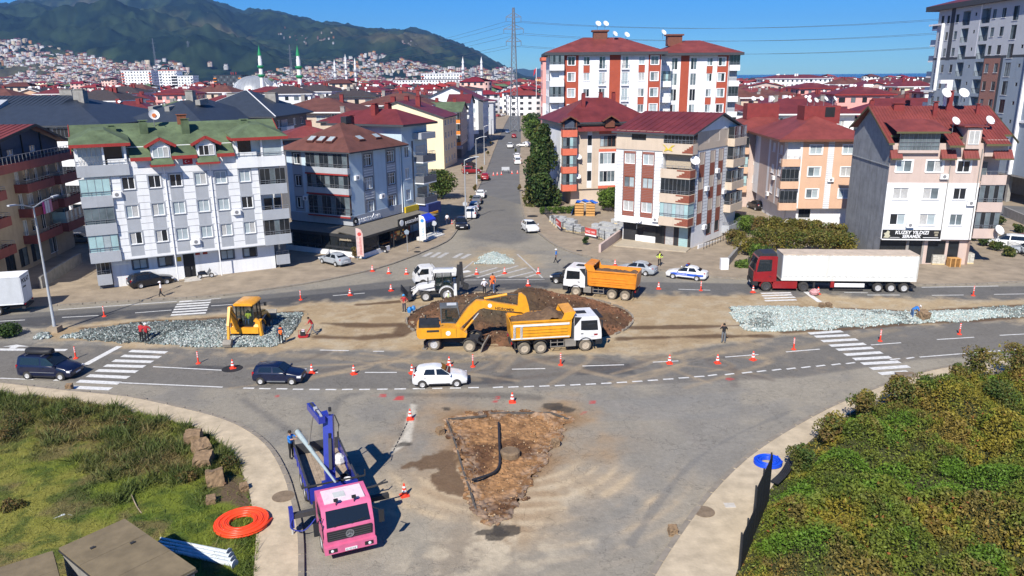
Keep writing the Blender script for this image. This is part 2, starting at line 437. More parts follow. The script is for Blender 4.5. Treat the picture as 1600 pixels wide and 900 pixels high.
 for pts,w in(([(505,505),(560,508),(625,507)],.45),([(495,526),(560,528),(625,524)],.5),([(985,512),(1060,511),(1180,508)],.35),([(970,529),(1080,526),(1200,525)],.4),([(1140,480),(1320,483),(1440,486),(1600,477)],.3),([(1225,519),(1320,513),(1450,504),(1640,494)],.35),([(130,513),(210,504),(350,497),(470,487)],.35),([(560,476),(640,470)],.3)):
  d=ldist(X,Y,[tuple(p)[:2]for p in smooth_line([at(*q)for q in pts],4)])
  fill((.105,.065,.038),sstep(d+wob*1.1,w*1.7,w*.5)*.9)
 q=at2(628,515);fill((.11,.068,.04),sstep(-np.hypot((X-q[0]),(Y-q[1])*.6)+wob*1.5,-1.3,-.8)*.9)
 col*=(.9+.2*n2)[...,None]
 Z=np.zeros_like(X)
 Z-=sstep(-dt,.0,.5)*.5
 V=np.c_[X.ravel(),Y.ravel(),Z.ravel()]
 i=np.arange(ny*nt).reshape(ny,nt)
 F=np.c_[i[:-1,:-1].ravel(),i[:-1,1:].ravel(),i[1:,1:].ravel(),i[1:,:-1].ravel()]
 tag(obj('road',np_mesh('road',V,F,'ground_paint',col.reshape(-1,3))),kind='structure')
build_junction()
# ---- earth to the horizon, side street beyond the fine sheet
def sheet(name,pts,z,m,holes=None):
 b=MB();b.poly([(x,y,z)for x,y in pts]);return tag(b.build(name,m),kind='structure')
def far_ground():
 t=np.linspace(-60,60,3)
 b=MB()
 b.poly([(-7000,-400,-.9),(7000,-400,-.9),(7000,9100,-.9),(-7000,9100,-.9)])
 tag(b.build('ground','earth'),kind='structure')
far_ground()
mat('street_asphalt',(.13,.129,.127),var=.14,scale=.3,rough=.95,bump=.2,bscale=6)
st_l=[at2(*p)for p in K_FAR_L[-6:]];st_r=[at2(*p)for p in K_FAR_R[-6:]]
sheet('street',[(p[0],p[1])for p in st_l if p[1]>125]+[(-1.5,560),(8.5,560)]+[(p[0],p[1])for p in st_r if p[1]>125][::-1],.006,'street_asphalt')
def slab(name,outline,z0,z1,m,side='kerb_stone'):
 b=MB();b.prism([tuple(p)for p in outline],z0,z1,0,side=1)
 return tag(b.build(name,[m,side]),kind='structure')
def smooth_px(pts,n=3):
 return[tuple(p)[:2]for p in smooth_line([at(*q)for q in pts],n)]
kfl,kfr=smooth_px(K_FAR_L),smooth_px(K_FAR_R)
slab('pavement',kfl+[(-1.5,560),(-300,560),(-300,80),(-70,62)],-.85,.12,'forecourt')
slab('pavement',kfr+[(8.5,560),(500,560),(500,80),(95,70)],-.85,.12,'forecourt')
slab('pavement',smooth_px(K_NEAR_L)+smooth_px(K_NEAR_L_IN)[::-1],-.85,.13,'pavement_concrete')
slab('pavement',smooth_px(K_NEAR_R)+smooth_px(K_NEAR_R_IN)[::-1],-.85,.13,'pavement_concrete')
def kerb_row(pts,z,seg=1.0,w=.28,h=.15):
 """kerb stones laid end to end along a line, one mesh"""
 b=MB();P=[Vector((*p,0))for p in pts]
 for a,c in zip(P,P[1:]):
  d=c-a
  n=max(1,int(d.length/seg))
  for k in range(n):
   p,q=a+d*(k/n),a+d*((k+.94)/n)
   b.bar((p.x,p.y,z+random.uniform(-.012,.012)),(q.x,q.y,z+random.uniform(-.012,.012)),w,h)
 return b
for pts in(kfl,kfr,smooth_px(K_NEAR_L),smooth_px(K_NEAR_R)):
 o=kerb_row([p for p in pts if p[1]<160],.075).build('kerb','kerb_stone');tag(o,kind='structure')
 # ---- painted markings
def strip_quad(b,p,q,w,z=.008,mi=0):
 p,q=Vector((*p,0)),Vector((*q,0));d=(q-p).normalized();n=Vector((-d.y,d.x,0))*w/2
 b.poly([(*(p-n)[:2],z),(*(q-n)[:2],z),(*(q+n)[:2],z),(*(p+n)[:2],z)],mi)
def Z(x0,y0,s):
 return lambda x,y:at2(x0+x/s,y0+y/s)
def zebra(label,L,Rr,z,w=.5,m='road_paint'):
 t=thing('zebra_crossing',label,'zebra crossing',(*z(*L[0]),0));t['kind']='structure';del t['category']
 for a,c in zip(L,Rr):
  b=MB();strip_quad(b,Vector(z(*a))-Vector(t.location[:2]),Vector(z(*c))-Vector(t.location[:2]),w)
  b.build('stripe',m,t)
z8,z6,z7=Z(0,520,6.154),Z(0,440,3.077),Z(1100,370,3.2)
zebra('white zebra crossing in front of the dark blue van',[(1250,175),(1175,222),(1090,268),(1010,315),(930,362),(845,412),(750,465),(660,522)],[(1600,190),(1540,235),(1465,280),(1390,325),(1315,375),(1235,430),(1150,485),(1065,540)],z8,.55)
zebra('white zebra crossing over the far carriageway near the yellow backhoe',[(862,97),(850,110),(842,122),(835,135),(828,148),(822,161)],[(1015,87),(1012,100),(1005,112),(1000,124),(996,137),(990,150)],z6,.5)
zebra('white zebra crossing below the right gravel bed',[(525,484),(555,500),(590,522),(630,545),(665,565),(705,590),(748,612),(790,635),(835,660),(878,685)],[(690,472),(725,492),(765,513),(805,535),(843,555),(888,578),(933,602),(978,625),(1025,648),(1020,674)],z7,.55)
zebra('white zebra crossing partly under the red lorry',[(285,283),(290,295),(300,308),(305,320)],[(435,280),(440,290),(455,302),(462,315)],z7,.45)
z4f=Z(500,360,4.444)
zebra('faded zebra crossing at the mouth of the long street',[(720,182),(775,187),(825,190),(930,190),(985,195)],[(775,153),(832,153),(885,155),(985,160),(1040,165)],z4f,.55,'road_paint_worn')
def lines():
 b=MB()
 S=[((0,591),(52,593)),((187,598),(348,605)),((239,573),(356,579)),((570,582),(620,582)),((800,577),(852,576)),((910,572),(975,570)),((1133,558),(1185,554)),((1228,550),(1281,545.6)),((1361,539),(1408,535.6)),((1464,530.6),(1522,527)),((1562,524),(1620,521)),((1437,558),(1650,541)),((1020,566),(1060,564)),((490,582),(497,582)),((91,484),(276,471)),((300,470),(345,466)),((97,496),(154,493)),((211,489),(268,484.5)),((330,478),(367,475.5)),((0,502),(39,500)),((520,462),(570,458)),((1319,457),(1356,457.5)),((1355,461),(1406,461)),((1456,461.5),(1506,461)),((1553,460),(1620,459)),((1060,452),(1110,453.5)),((1440,449),(1560,447)),((500,547),(545,548)),((583,549),(600,549))]
 for p,q in S:strip_quad(b,at2(*p),at2(*q),.16)
 for x0,x1,y in[(0,72,280),(105,180,283),(218,290,284),(327,395,287),(435,503,288),(542,612,289),(650,720,289),(763,833,289),(880,950,288),(995,1070,286),(1115,1195,284),(1243,1310,282),(1360,1432,280),(1480,1550,277)]:
  strip_quad(b,at2(380+x0/4.21,540+y/4.21),at2(380+x1/4.21,540+(y+(1 if x0<600 else-1))/4.21),.2)
 for k in range(14):
  x=778+k*24.2;y=605.3-(k/14)*6-(k/14)**2*13
  strip_quad(b,at2(x-8,y+.3),at2(x+8,y-.6),.2)
 for x0,x1,y in[(20,65,692),(105,150,687),(190,240,679),(265,310,672),(340,385,665),(413,458,659),(487,532,652),(560,605,645),(637,683,638),(710,755,632),(930,980,612),(1012,1050,606)]:
  strip_quad(b,at2(1100+x0/3.2,370+(y+3)/3.2),at2(1100+x1/3.2,370+(y-3)/3.2),.2)
 strip_quad(b,at2(133,570),at2(187,541),.55)
 strip_quad(b,at2(1259,456),at2(1281,472),.5)
 strip_quad(b,at2(85,593.5),at2(96,593.5),.4)
 strip_quad(b,at2(-30,546),at2(104,547),.5)
 b.poly([(*at2(4,542),.008),(*at2(26,538.5),.008),(*at2(46,541.5),.008),(*at2(30,541.8),.008),(*at2(22,545),.008),(*at2(12,545),.008),(*at2(18,541.6),.008)])
 for p,q,w in[((990,275),(1065,215),.2),((1370,165),(1545,330),.2),((1000,345),(1560,340),.2),((1010,322),(1230,258),.35),((1090,328),(1375,245),.35),((1215,322),(1435,260),.35),((1310,328),(1480,288),.35),((1430,328),(1500,305),.35)]:
  strip_quad(b,z4f(*p),z4f(*q),w,mi=1)
 strip_quad(b,z4f(985,290),z4f(1040,282),.9)
 tag(b.build('lane_marking',['road_paint','road_paint_worn']),kind='structure');c=MB()
 for k in range(9):p,q=[Vector(at2(639-25*f,655+51*f))for f in(k/9,(k+.7)/9)];strip_quad(c,p,q,.07)
 tag(c.build('drain_slot','asphalt_black'),kind='structure')
lines()
# ---- drain covers and patches set into the pavements
def cover(px,py,r,label,m,sq=False,z=.13):
 b=MB();p=at2(px,py)
 if sq:b.cbox((0,0,.008),(r*2,r*1.6,.016))
 else:b.lathe([(r,0),(r,.014),(r*.96,.018),(0.01,.018)],20)
 o=b.build('manhole_cover' if not sq else 'inspection_cover',m);o.location=(*p,z);return tag(o,label,'manhole cover')
mat('soil_patch',(.2,.15,.1),var=.3,scale=2)
cover(443,779,.6,'round rough earth patch in the pavement beside the pink lorry','soil_patch')
cover(1100,803,.55,'round brown cover in the pavement by the black mesh panel','soil_patch')
cover(1417,588,.7,'square rusty cover at the foot of the right crossing','soil_patch',True)
cover(1140,793,.28,'small pale square cover in the right pavement','concrete_pale',True)
cover(652,395,.45,'dark round drain cover at the restaurant kerb','asphalt_black')
cover(363,576,.8,'dark oval patch cover in the near carriageway','asphalt_black',z=.002)
cover(832,339,.9,'dark manhole cover at the right of the long street','asphalt_black')
cover(905,393,.35,'small drain cover on the corner pavement behind the orange tipper','asphalt_black',True)
# ---- loose stones: gravel beds
def stones(name,outline,n,size,cols,height=.25,dark=None,label=None):
 pts=np.array(poly_at(outline));lo,hi=pts.min(0),pts.max(0)
 r=RNG
 P=np.empty((0,2))
 while len(P)<n:
  q=lo+(hi-lo)*r.random((n*3,2));P=np.r_[P,q[sdist(q[:,0],q[:,1],pts)<-.02+.9*(r.random(len(q))-.5)*r.random(len(q))+1.6*(fbm(q[:,0],q[:,1],.8,3,6)-.5)]]
 P=P[:n]
 d=-sdist(P[:,0],P[:,1],pts)
 zb=sstep(d,-.1,1.6)*height*(.6+.8*fbm(P[:,0],P[:,1],.5,3,5))
 s=size*(.55+.9*r.random(n))
 base=np.array([(1,0,-.3),(-.6,.8,-.35),(-.6,-.8,-.25),(.45,.3,.75),(-.5,.15,.6),(.1,-.55,.65)])
 F0=np.array([(0,1,3),(1,4,3),(1,2,4),(2,5,4),(2,0,5),(0,3,5),(3,4,5),(0,2,1)])
 a=r.random(n)*6.283;ca,sa=np.cos(a),np.sin(a)
 B=base[None]*s[:,None,None]*(.75+.5*r.random((n,6,3)))
 V=np.stack([B[...,0]*ca[:,None]-B[...,1]*sa[:,None]+P[:,:1],B[...,0]*sa[:,None]+B[...,1]*ca[:,None]+P[:,1:],B[...,2]+zb[:,None]+s[:,None]*.3],-1)
 F=(F0[None]+6*np.arange(n)[:,None,None]).reshape(-1,3)
 c=np.array(cols)[r.integers(0,len(cols),n)]*(.75+.5*r.random((n,1)))
 if dark is not None:c=np.where((fbm(P[:,0],P[:,1],.22,4,8)>dark)[:,None]&(r.random((n,1))<.7),c*.42,c)
 tint=np.repeat(c,6,0)
 o=tag(obj(name,np_mesh(name,V.reshape(-1,3),F,'stone_tint',tint)),label,kind='stuff')
 g=MB();hs=[(x,y)for x,y in pts]
 g.poly([(x,y,.02)for x,y in hs]);tag(g.build('gravel_bed',mat('gravel_base_'+name,tuple(np.mean(cols,0)*.55),var=.5,scale=5,bump=.8,bscale=8)),kind='structure')
G1=[(.33,.39,.37),(.21,.265,.255),(.125,.155,.155),(.46,.49,.47),(.07,.088,.088),(.27,.275,.25)]
G2=[(.42,.49,.465),(.34,.41,.385),(.48,.53,.50),(.25,.31,.29),(.40,.385,.33)]
stones('gravel',GRAVEL_L,30000,.1,G1,.28,.53)
stones('gravel',GRAVEL_R,26000,.1,G2,.3,.6)
stones('gravel',GRAVEL_T,4500,.09,G2,.25)
stones('gravel',[(50,531),(60,522),(75,521),(76,529)],500,.13,G1,.2)
# ---- the heap in the roundabout and the dug triangle
def soil_patch(name,inside,nx,ny,lo,hi,zf,cf,m='soil_tint'):
 x=np.linspace(lo[0],hi[0],nx);y=np.linspace(lo[1],hi[1],ny);X,Y=np.meshgrid(x,y)
 d=inside(X,Y);Zz=zf(X,Y,d);C=cf(X,Y,d)
 i=np.arange(nx*ny).reshape(ny,nx)
 F=np.c_[i[:-1,:-1].ravel(),i[:-1,1:].ravel(),i[1:,1:].ravel(),i[1:,:-1].ravel()]
 k=(d.ravel()[F]>-.15).any(1)
 return tag(obj(name,np_mesh(name,np.c_[X.ravel(),Y.ravel(),Zz.ravel()],F[k],m,C.reshape(-1,3),smooth=False)),kind='structure')
def mound():
 cx,cy=MOUND_C
 def ins(X,Y):return(1-np.hypot((X-cx)/MOUND_A,(Y-cy)/MOUND_B))*MOUND_B+(fbm(X,Y,.6,3,21)-.5)*.8
 heaps=[(at2(770,492),3.4,1.3),(at2(730,505),2.6,.7),(at2(828,478),2.2,1.1),(at2(870,478),3,.6),(at2(745,475),2.5,.6),(at2(940,498),2.4,.55),(at2(700,485),2.2,.5)]
 def zf(X,Y,d):
  z=sstep(d,-.1,.9)*.3
  for(hx,hy),r,h in heaps:z+=h*np.exp(-(((X-hx)/r)**2+((Y-hy)/(r*.8))**2))
  return(z+(fbm(X,Y,1.4,4,22)-.5)*.55+(vnoise(X,Y,5,4)-.5)*.16)*sstep(d,-.15,.5)+.01
 def cf(X,Y,d):
  n=fbm(X,Y,.45,5,23)[...,None];q=fbm(X,Y,2.2,3,24)[...,None]
  a=np.array((.085,.048,.028));b=np.array((.175,.085,.045));g=np.array((.075,.064,.042))
  c=a+(b-a)*sstep(n,.35,.65);hx,hy=at2(770,495)
  w=np.exp(-(((X-hx)/4)**2+((Y-hy)/4)**2))[...,None]
  c=c*(1-w)+g*w
  return c*(.7+.6*q)
 soil_patch('soil_heap',ins,240,150,(cx-MOUND_A-1,cy-MOUND_B-1),(cx+MOUND_A+1,cy+MOUND_B+1),zf,cf)
 b=MB()
 for k in range(150):
  a0=2*PI*k/150
  if 4.0<a0<5.6 or random.random()<.18:continue
  a1=a0+2*PI/150*.9
  p,q=[(cx+MOUND_A*1.03*math.cos(a),cy+MOUND_B*1.05*math.sin(a),.06+random.uniform(-.05,.06))for a in(a0,a1)]
  b.bar(p,q,.16,.2)
 tag(b.build('kerb','kerb_stone'),kind='structure')
 n=1500;r=RNG;a=r.random(n)*6.283;q=np.sqrt(r.random(n))
 X,Y=cx+MOUND_A*q*np.cos(a),cy+MOUND_B*q*np.sin(a)
 Zb=zf(X,Y,ins(X,Y));clods('clods',X,Y,Zb,.03+.12*r.random(n)**4,[(.12,.068,.04),(.07,.042,.026),(.17,.09,.05),(.1,.06,.035),(.30,.24,.17)])
def clods(name,X,Y,Z_,s,cols):
 n=len(X);r=RNG
 base=np.array([(1,0,-.3),(-.6,.8,-.35),(-.6,-.8,-.25),(.45,.3,.75),(-.5,.15,.6),(.1,-.55,.65)])
 F0=np.array([(0,1,3),(1,4,3),(1,2,4),(2,5,4),(2,0,5),(0,3,5),(3,4,5),(0,2,1)])
 a=r.random(n)*6.283;ca,sa=np.cos(a),np.sin(a)
 B=base[None]*s[:,None,None]*(.6+.8*r.random((n,6,3)))
 V=np.stack([B[...,0]*ca[:,None]-B[...,1]*sa[:,None]+X[:,None],B[...,0]*sa[:,None]+B[...,1]*ca[:,None]+Y[:,None],B[...,2]+Z_[:,None]+s[:,None]*.25],-1)
 F=(F0[None]+6*np.arange(n)[:,None,None]).reshape(-1,3)
 c=np.array(cols)[r.integers(0,len(cols),n)]*(.7+.6*r.random((n,1)))
 return tag(obj(name,np_mesh(name,V.reshape(-1,3),F,'stone_tint',np.repeat(c,6,0))),kind='stuff')
mound()
def trench():
 pts=np.array(poly_at(TRENCH));lo,hi=pts.min(0)-.6,pts.max(0)+.6
 def ins(X,Y):return-sdist(X,Y,pts)+(fbm(X,Y,1.2,3,31)-.5)*1.3
 def zf(X,Y,d):return.03-.12*sstep(d,.05,.6)+(fbm(X,Y,1.1,4,32)-.5)*.24*sstep(d,-.1,.6)+(vnoise(X,Y,6,33)-.5)*.1+.03*np.exp(-(d-.1)**2/.04)
 def cf(X,Y,d):
  n=fbm(X,Y,.5,5,34)[...,None];q=fbm(X,Y,3.2,3,35)[...,None]
  c=np.array((.11,.055,.028))+(np.array((.32,.175,.08))-np.array((.11,.055,.028)))*sstep(n,.34,.62)
  g=sstep(1.6-d,0,1.4)[...,None]*sstep(q,.4,.6)*.5
  c=c*(1-g)+np.array((.25,.21,.17))*g
  return c*(.5+.95*q)
 soil_patch('dug_earth',ins,230,260,lo,hi,zf,cf)
 n=5200;r=RNG;P=lo+(hi-lo)*r.random((n,2));d=ins(P[:,0],P[:,1]);P,d=P[d>-.15],d[d>-.15]
 clods('rubble',P[:,0],P[:,1],zf(P[:,0],P[:,1],d),.012+.075*r.random(len(P))**6,[(.33,.205,.105),(.24,.14,.07),(.40,.29,.18),(.28,.165,.085),(.19,.115,.06)])
 kb=[at(698,658),at(712,695),at(724,738),at(735,770),at(745,802)]
 b=MB()
 for a,c in zip(kb,kb[1:]):
  n=4
  for k in range(n):
   p=Vector(a).lerp(Vector(c),k/n);q=Vector(a).lerp(Vector(c),(k+.9)/n)
   b.bar((p.x,p.y,.03),(q.x,q.y,.03+random.uniform(-.05,.03)),.1,.12)
 t_=tag(b.build('kerb',mat('kerb_dark',(.09,.08,.07),var=.4,scale=3)),kind='structure')
 b=MB()
 for x0,x1,y0,y1 in((700,760,655,650),(765,860,646,645),(860,888,645,655)):
  b.bar(at(x0,y0,.0),at(x1,y1,.0),.1,.12)
 tag(b.build('kerb','kerb_dark'),kind='structure')
 b=MB();b.path([Vector(p)for p in smooth_line([at(779,660,.12),at(780,690,.1),at(781,715,.12),at(779,730,.1),at(768,740,.1),at(738,750,.14)],5)],.075,8)
 tag(b.build('drain_pipe',mat('pipe_black',(.025,.025,.028),rough=.5)),'bent black plastic pipe lying in the dug triangle','pipe')
 b=MB();b.lathe([(.62,-.1),(.6,.2),(.48,.28),(.01,.28)],18);o=b.build('manhole_shaft',mat('old_concrete',(.18,.125,.075),var=.3,scale=2,bump=.5,bscale=9));o.location=(*at2(797,710),.02)
 tag(o,'round earthy manhole shaft standing in the dug triangle','manhole')
trench()
# ================================================================ BUILDINGS
mat('paint_white',(.74,.75,.76),var=.05,scale=.6,streak=.28,rough=.85)
mat('paint_grey',(.36,.38,.41),var=.08,scale=.8,streak=.25)
mat('paint_grey_dark',(.13,.135,.15),var=.1,streak=.2)
mat('paint_blue_pale',(.47,.58,.66),var=.06,scale=.5,streak=.2)
mat('paint_cream',(.78,.68,.46),var=.04,scale=.4,streak=.12)
mat('paint_beige',(.56,.46,.36),var=.07,scale=.6,streak=.25)
mat('paint_salmon',(.62,.40,.27),var=.06,scale=.5,streak=.15)
mat('paint_mauve',(.52,.41,.36),var=.07,scale=.6,streak=.3)
mat('paint_rust',(.36,.072,.037),var=.1,scale=.8,streak=.15)
mat('paint_pink',(.74,.36,.32),var=.07)
mat('paint_coral',(.62,.15,.085),var=.1,streak=.2)
mat('paint_orange',(.72,.24,.04),var=.08,streak=.2)
mat('paint_maroon',(.22,.062,.05),var=.15,scale=1,streak=.25)
mat('paint_sand',(.40,.32,.22),var=.12,scale=.7,streak=.35)
mat('paint_navy',(.06,.075,.11),var=.15,streak=.2)
mat('brick_red',(.25,.075,.045),var=.2,scale=6,rough=.9)
mat('brick_pale',(.28,.14,.11),var=.25,scale=5,rough=.9)
mat('tower_light',(.46,.48,.51),var=.05,scale=.5,streak=.15)
mat('tower_blue',(.25,.30,.36),var=.06,scale=.5,streak=.2)
mat('groove',(.22,.22,.23),var=.1)
mat('roof_red',(.145,.027,.026),var=.3,scale=.4,rough=.55,streak=.4)
mat('roof_red_b',(.19,.043,.036),var=.3,scale=.4,rough=.6,streak=.4)
mat('roof_brown',(.12,.046,.036),var=.3,scale=.5,rough=.85,streak=.4)
mat('roof_green',(.095,.132,.07),var=.38,scale=.45,rough=.9,streak=.55)
mat('roof_navy',(.032,.042,.06),var=.18,scale=1.,rough=.55)
mat('roof_dark',(.05,.04,.04),var=.2,scale=1.)
mat('fascia_red',(.29,.03,.025),var=.15)
mat('fascia_dark',(.05,.055,.065),var=.15)
mat('trim_white',(.8,.8,.8),var=.04,rough=.5)
mat('frame_brown',(.16,.06,.035),var=.15,rough=.5)
mat('frame_dark',(.03,.032,.036),var=.1,rough=.4)
mat('metal_rail',(.32,.33,.35),var=.1,rough=.4,metal=.6)
mat('pane_dark',(.018,.022,.026),var=.3,scale=.8,rough=.06,spec=.6)
mat('pane_mid',(.12,.15,.165),var=.35,scale=.9,rough=.08,spec=.6)
mat('pane_pale',(.36,.42,.44),var=.15,scale=1.2,rough=.15,spec=.6)
mat('pane_curtain',(.42,.42,.41),var=.2,scale=4,rough=.25,spec=.5)
mat('pane_teal',(.34,.50,.51),var=.15,scale=.8,rough=.12,spec=.6)
mat('black',(.012,.012,.013),var=.1,rough=.6)
mat('dish_white',(.75,.75,.74),var=.08,scale=2,rough=.5)
mat('chimney_red',(.20,.03,.028),var=.2,scale=1.5)
mat('cladding_shop',(.028,.028,.03),var=.3,rough=.6)
def rotz(a):return RT(a,4,'Z')
class Fac:
 """one face of a building: u runs along it, outside is -y of its own frame"""
 def __init__(s,par,x,y,deg,off=0.):
  a=R(deg);s.par=par;s.a=a
  s.M0=TR((x+math.sin(a)*off,y-math.cos(a)*off,0))@rotz(a);s.holes=[]
 def M(s,u,z,out=0.):return s.M0@TR((u,-out,z))
 def win(s,uc,zc,w,h,st='w',panes='auto',n=2,trim=None,sill=True,bars=False):
  s.holes.append((uc-w/2,uc+w/2,zc-h/2,zc+h/2))
  fm={'w':'trim_white','b':'frame_brown','d':'frame_dark'}[st]
  k=('win',round(w,2),round(h,2),st,n,trim,sill,bars)
  if k not in CACHE:
   b=MB();t=.065;y0,y1=.06,.13
   b.box(-w/2,w/2,y0,y1,-h/2,-h/2+t);b.box(-w/2,w/2,y0,y1,h/2-t,h/2)
   for i in range(n+1):
    x=-w/2+t/2+(w-t)*i/n;b.box(x-t/2,x+t/2,y0-.004,y1,-h/2+t,h/2-t)
   if bars:b.box(-w/2+t,w/2-t,y0+.006,y1,h*.2,h*.2+.05)
   mats=[fm]
   if sill:b.box(-w/2-.08,w/2+.08,-.09,.05,-h/2-.07,-h/2-.005,1);mats.append(trim or 'trim_white')
   if trim:
    if not sill:mats.append(trim)
    q=.14
    b.box(-w/2-q,-w/2-.004,-.035,.02,-h/2-(q if not sill else 0),h/2+q,1);b.box(w/2+.004,w/2+q,-.035,.02,-h/2-(q if not sill else 0),h/2+q,1)
    b.box(-w/2,w/2,-.035,.02,h/2+.004,h/2+q,1)
    if not sill:b.box(-w/2,w/2,-.035,.02,-h/2-q,-h/2-.004,1)
   CACHE[k]=b.mesh('window',mats)
  o=obj('window',CACHE[k],s.par,s.M(uc,zc))
  for i in range(n):
   pm=panes if panes!='auto' else random.choice(['pane_dark','pane_mid','pane_pale','pane_curtain','pane_pale','pane_dark'])
   if isinstance(pm,(tuple,list)):pm=random.choice(pm)
   pw=(w-.065)/n
   kk=('pane',round(pw,2),round(h,2),pm)
   if kk not in CACHE:CACHE[kk]=MB().box(-pw/2+.033,pw/2-.033,.095,.11,-h/2+.06,h/2-.06).mesh('pane',pm)
   obj('pane',CACHE[kk],o,TR((-w/2+.033+pw*(i+.5),0,0)))
  return o
 def wall(s,L,z0,z1,m,zones=(),depth=.16,u0=0.,grooves=None,name='wall',thick=.3,gable=None,extra=None):
  """wall with real openings where the windows sit; zones = (u0,u1,z0,z1,material)"""
  mats=[m];H_=[h for h in s.holes if h[1]>u0 and h[0]<u0+L and h[3]>z0 and h[2]<z1]
  us=sorted({u0,u0+L}|{min(max(v,u0),u0+L)for h in H_ for v in h[:2]}|{min(max(v,u0),u0+L)for q in zones for v in q[:2]})
  zs=sorted({z0,z1}|{min(max(v,z0),z1)for h in H_ for v in h[2:]}|{min(max(v,z0),z1)for q in zones for v in q[2:4]})
  b=MB()
  for i in range(len(us)-1):
   for j in range(len(zs)-1):
    a,c,d,e=us[i],us[i+1],zs[j],zs[j+1]
    if c-a<1e-4 or e-d<1e-4:continue
    mu,mz=(a+c)/2,(d+e)/2
    if any(h[0]<mu<h[1]and h[2]<mz<h[3]for h in H_):continue
    mi=0
    for q in zones:
     if q[0]<mu<q[1]and q[2]<mz<q[3]:
      if q[4]not in mats:mats.append(q[4])
      mi=mats.index(q[4])
    b.poly([(a,0,d),(c,0,d),(c,0,e),(a,0,e)],mi)
  for h in H_:
   a,c,d,e=max(h[0],u0),min(h[1],u0+L),max(h[2],z0),min(h[3],z1)
   b.poly([(a,0,d),(a,0,e),(a,depth,e),(a,depth,d)]);b.poly([(c,0,d),(c,depth,d),(c,depth,e),(c,0,e)])
   b.poly([(a,0,e),(c,0,e),(c,depth,e),(a,depth,e)]);b.poly([(a,0,d),(a,depth,d),(c,depth,d),(c,0,d)])
   b.poly([(a,depth,d),(a,depth,e),(c,depth,e),(c,depth,d)])
  if gable:
   b.poly([(u,0,z)for u,z in gable])
  if grooves:
   if 'groove' not in mats:mats.append('groove')
   g=mats.index('groove')
   for a,c,zz in grooves:b.box(a,c,-.012,.02,zz-.018,zz+.018,g)
  if extra:extra(b,mats)
  return b.build(name,mats,s.par,s.M0)
 def ac(s,*uz):
  for u,z in uz:MB().box(-.42,.42,-.34,-.02,0,.58).lathe([(.2,0),(.2,.01),(.01,.012)],12,1,TR((0,-.34,.29))@RT(PI/2,4,'X')).build('air_conditioner',['trim_white','groove'],s.par,s.M(u,z))
 def box(s,name,u0,u1,out,inn,z0,z1,m,par=None):
  return MB().box(u0,u1,-out,inn,z0,z1).build(name,m,par or s.par,s.M0)
 def balcony(s,u0,u1,z,d,h,m,rail=True,glaze=None,top=None,nglz=None,sides=(1,1),soffit=None,back=None):
  """slab and solid parapet, rail on it, optional glazing up to `top`"""
  b=MB();t=.12
  b.box(u0,u1,-d,0,z-.16,z,1)
  b.box(u0,u1,-d,-d+t,z+.001,z+h,0)
  if sides[0]:b.box(u0,u0+t,-d+t,-.002,z+.001,z+h,0)
  if sides[1]:b.box(u1-t,u1,-d+t,-.002,z+.001,z+h,0)
  o=b.build('balcony',[m,soffit or m],s.par,s.M0)
  def line(b_,zz,r,off=.06):
   p=[(u0+off,-.02,zz),(u0+off,-d+off,zz),(u1-off,-d+off,zz),(u1-off,-.02,zz)]
   if not sides[0]:p=p[1:]
   if not sides[1]:p=p[:-1]
   for a,c in zip(p,p[1:]):b_.bar(a,c,r,r)
  if rail:
   b=MB();rh=.42 if h>.5 else.9
   line(b,z+h+rh,.045);line(b,z+h+rh*.5,.03)
   n=max(2,int((u1-u0)/.8))
   for i in range(n+1):
    x=u0+.06+(u1-u0-.12)*i/n;b.bar((x,-d+.06,z+h),(x,-d+.06,z+h+rh),.03,.03)
   b.build('railing','metal_rail',o)
  if glaze:
   top=top or z+2.85;n=nglz or max(2,round((u1-u0)/.62))
   b=MB();w=(u1-u0-.16)/n
   for i in range(n):b.box(u0+.08+w*i+.02,u0+.08+w*(i+1)-.02,-d+.13,-d+.15,z+h,top-.04,0 if not isinstance(glaze,tuple)else i%len(glaze))
   for k,q in enumerate(sides):
    if q:
     x=u0+.1 if k==0 else u1-.12
     b.box(x,x+.02,-d+.16,-.05,z+h,top-.04)
   gm=list(glaze)if isinstance(glaze,tuple)else[glaze]
   g=b.build('glazing',gm,o)
   b=MB()
   for i in range(n+1):
    x=u0+.08+w*i;b.box(x-.02,x+.02,-d+.11,-d+.17,z+h,top-.04)
   b.box(u0+.05,u1-.05,-d+.1,-d+.18,top-.05,top)
   b.build('mullion','metal_rail',o)
  return o
CACHE={}
def core(par,pts,z0,z1,m,name='wall'):
 return MB().prism(pts,z0,z1).build(name,m,par)
def dish(par_loc,r=.55,az=-60,label='white satellite dish on a roof',el=35,group='satellite dishes on the roofs',m='dish_white'):
 t=thing('satellite_dish',label,'satellite dish',par_loc,R(az),group)
 if('dish',r,m)not in CACHE:
  CACHE[('dish',r,m)]=MB().lathe([(.02,0),(r*.4,.04*r),(r*.75,.16*r),(r,.3*r),(r*1.0,.33*r),(r*.74,.2*r),(r*.38,.09*r),(.02,.05*r)],18).mesh('reflector',m,50)
  CACHE[('dishm',r)]=MB().tube((0,0,0),(0,0,1.2),.04).tube((0,0,1.15),(0,-.25,1.25),.03).tube((0,-.3,.9),(0,-.25-r*1.1,1.1),.02).cbox((0,-.28-r*1.1,1.12),(.1,.14,.1)).mesh('mount','metal_rail')
 obj('reflector',CACHE[('dish',r,m)],t,TR((0,-.22,1.25))@RT(R(90-el),4,'X'))
 obj('mount',CACHE[('dishm',r)],t)
 return t
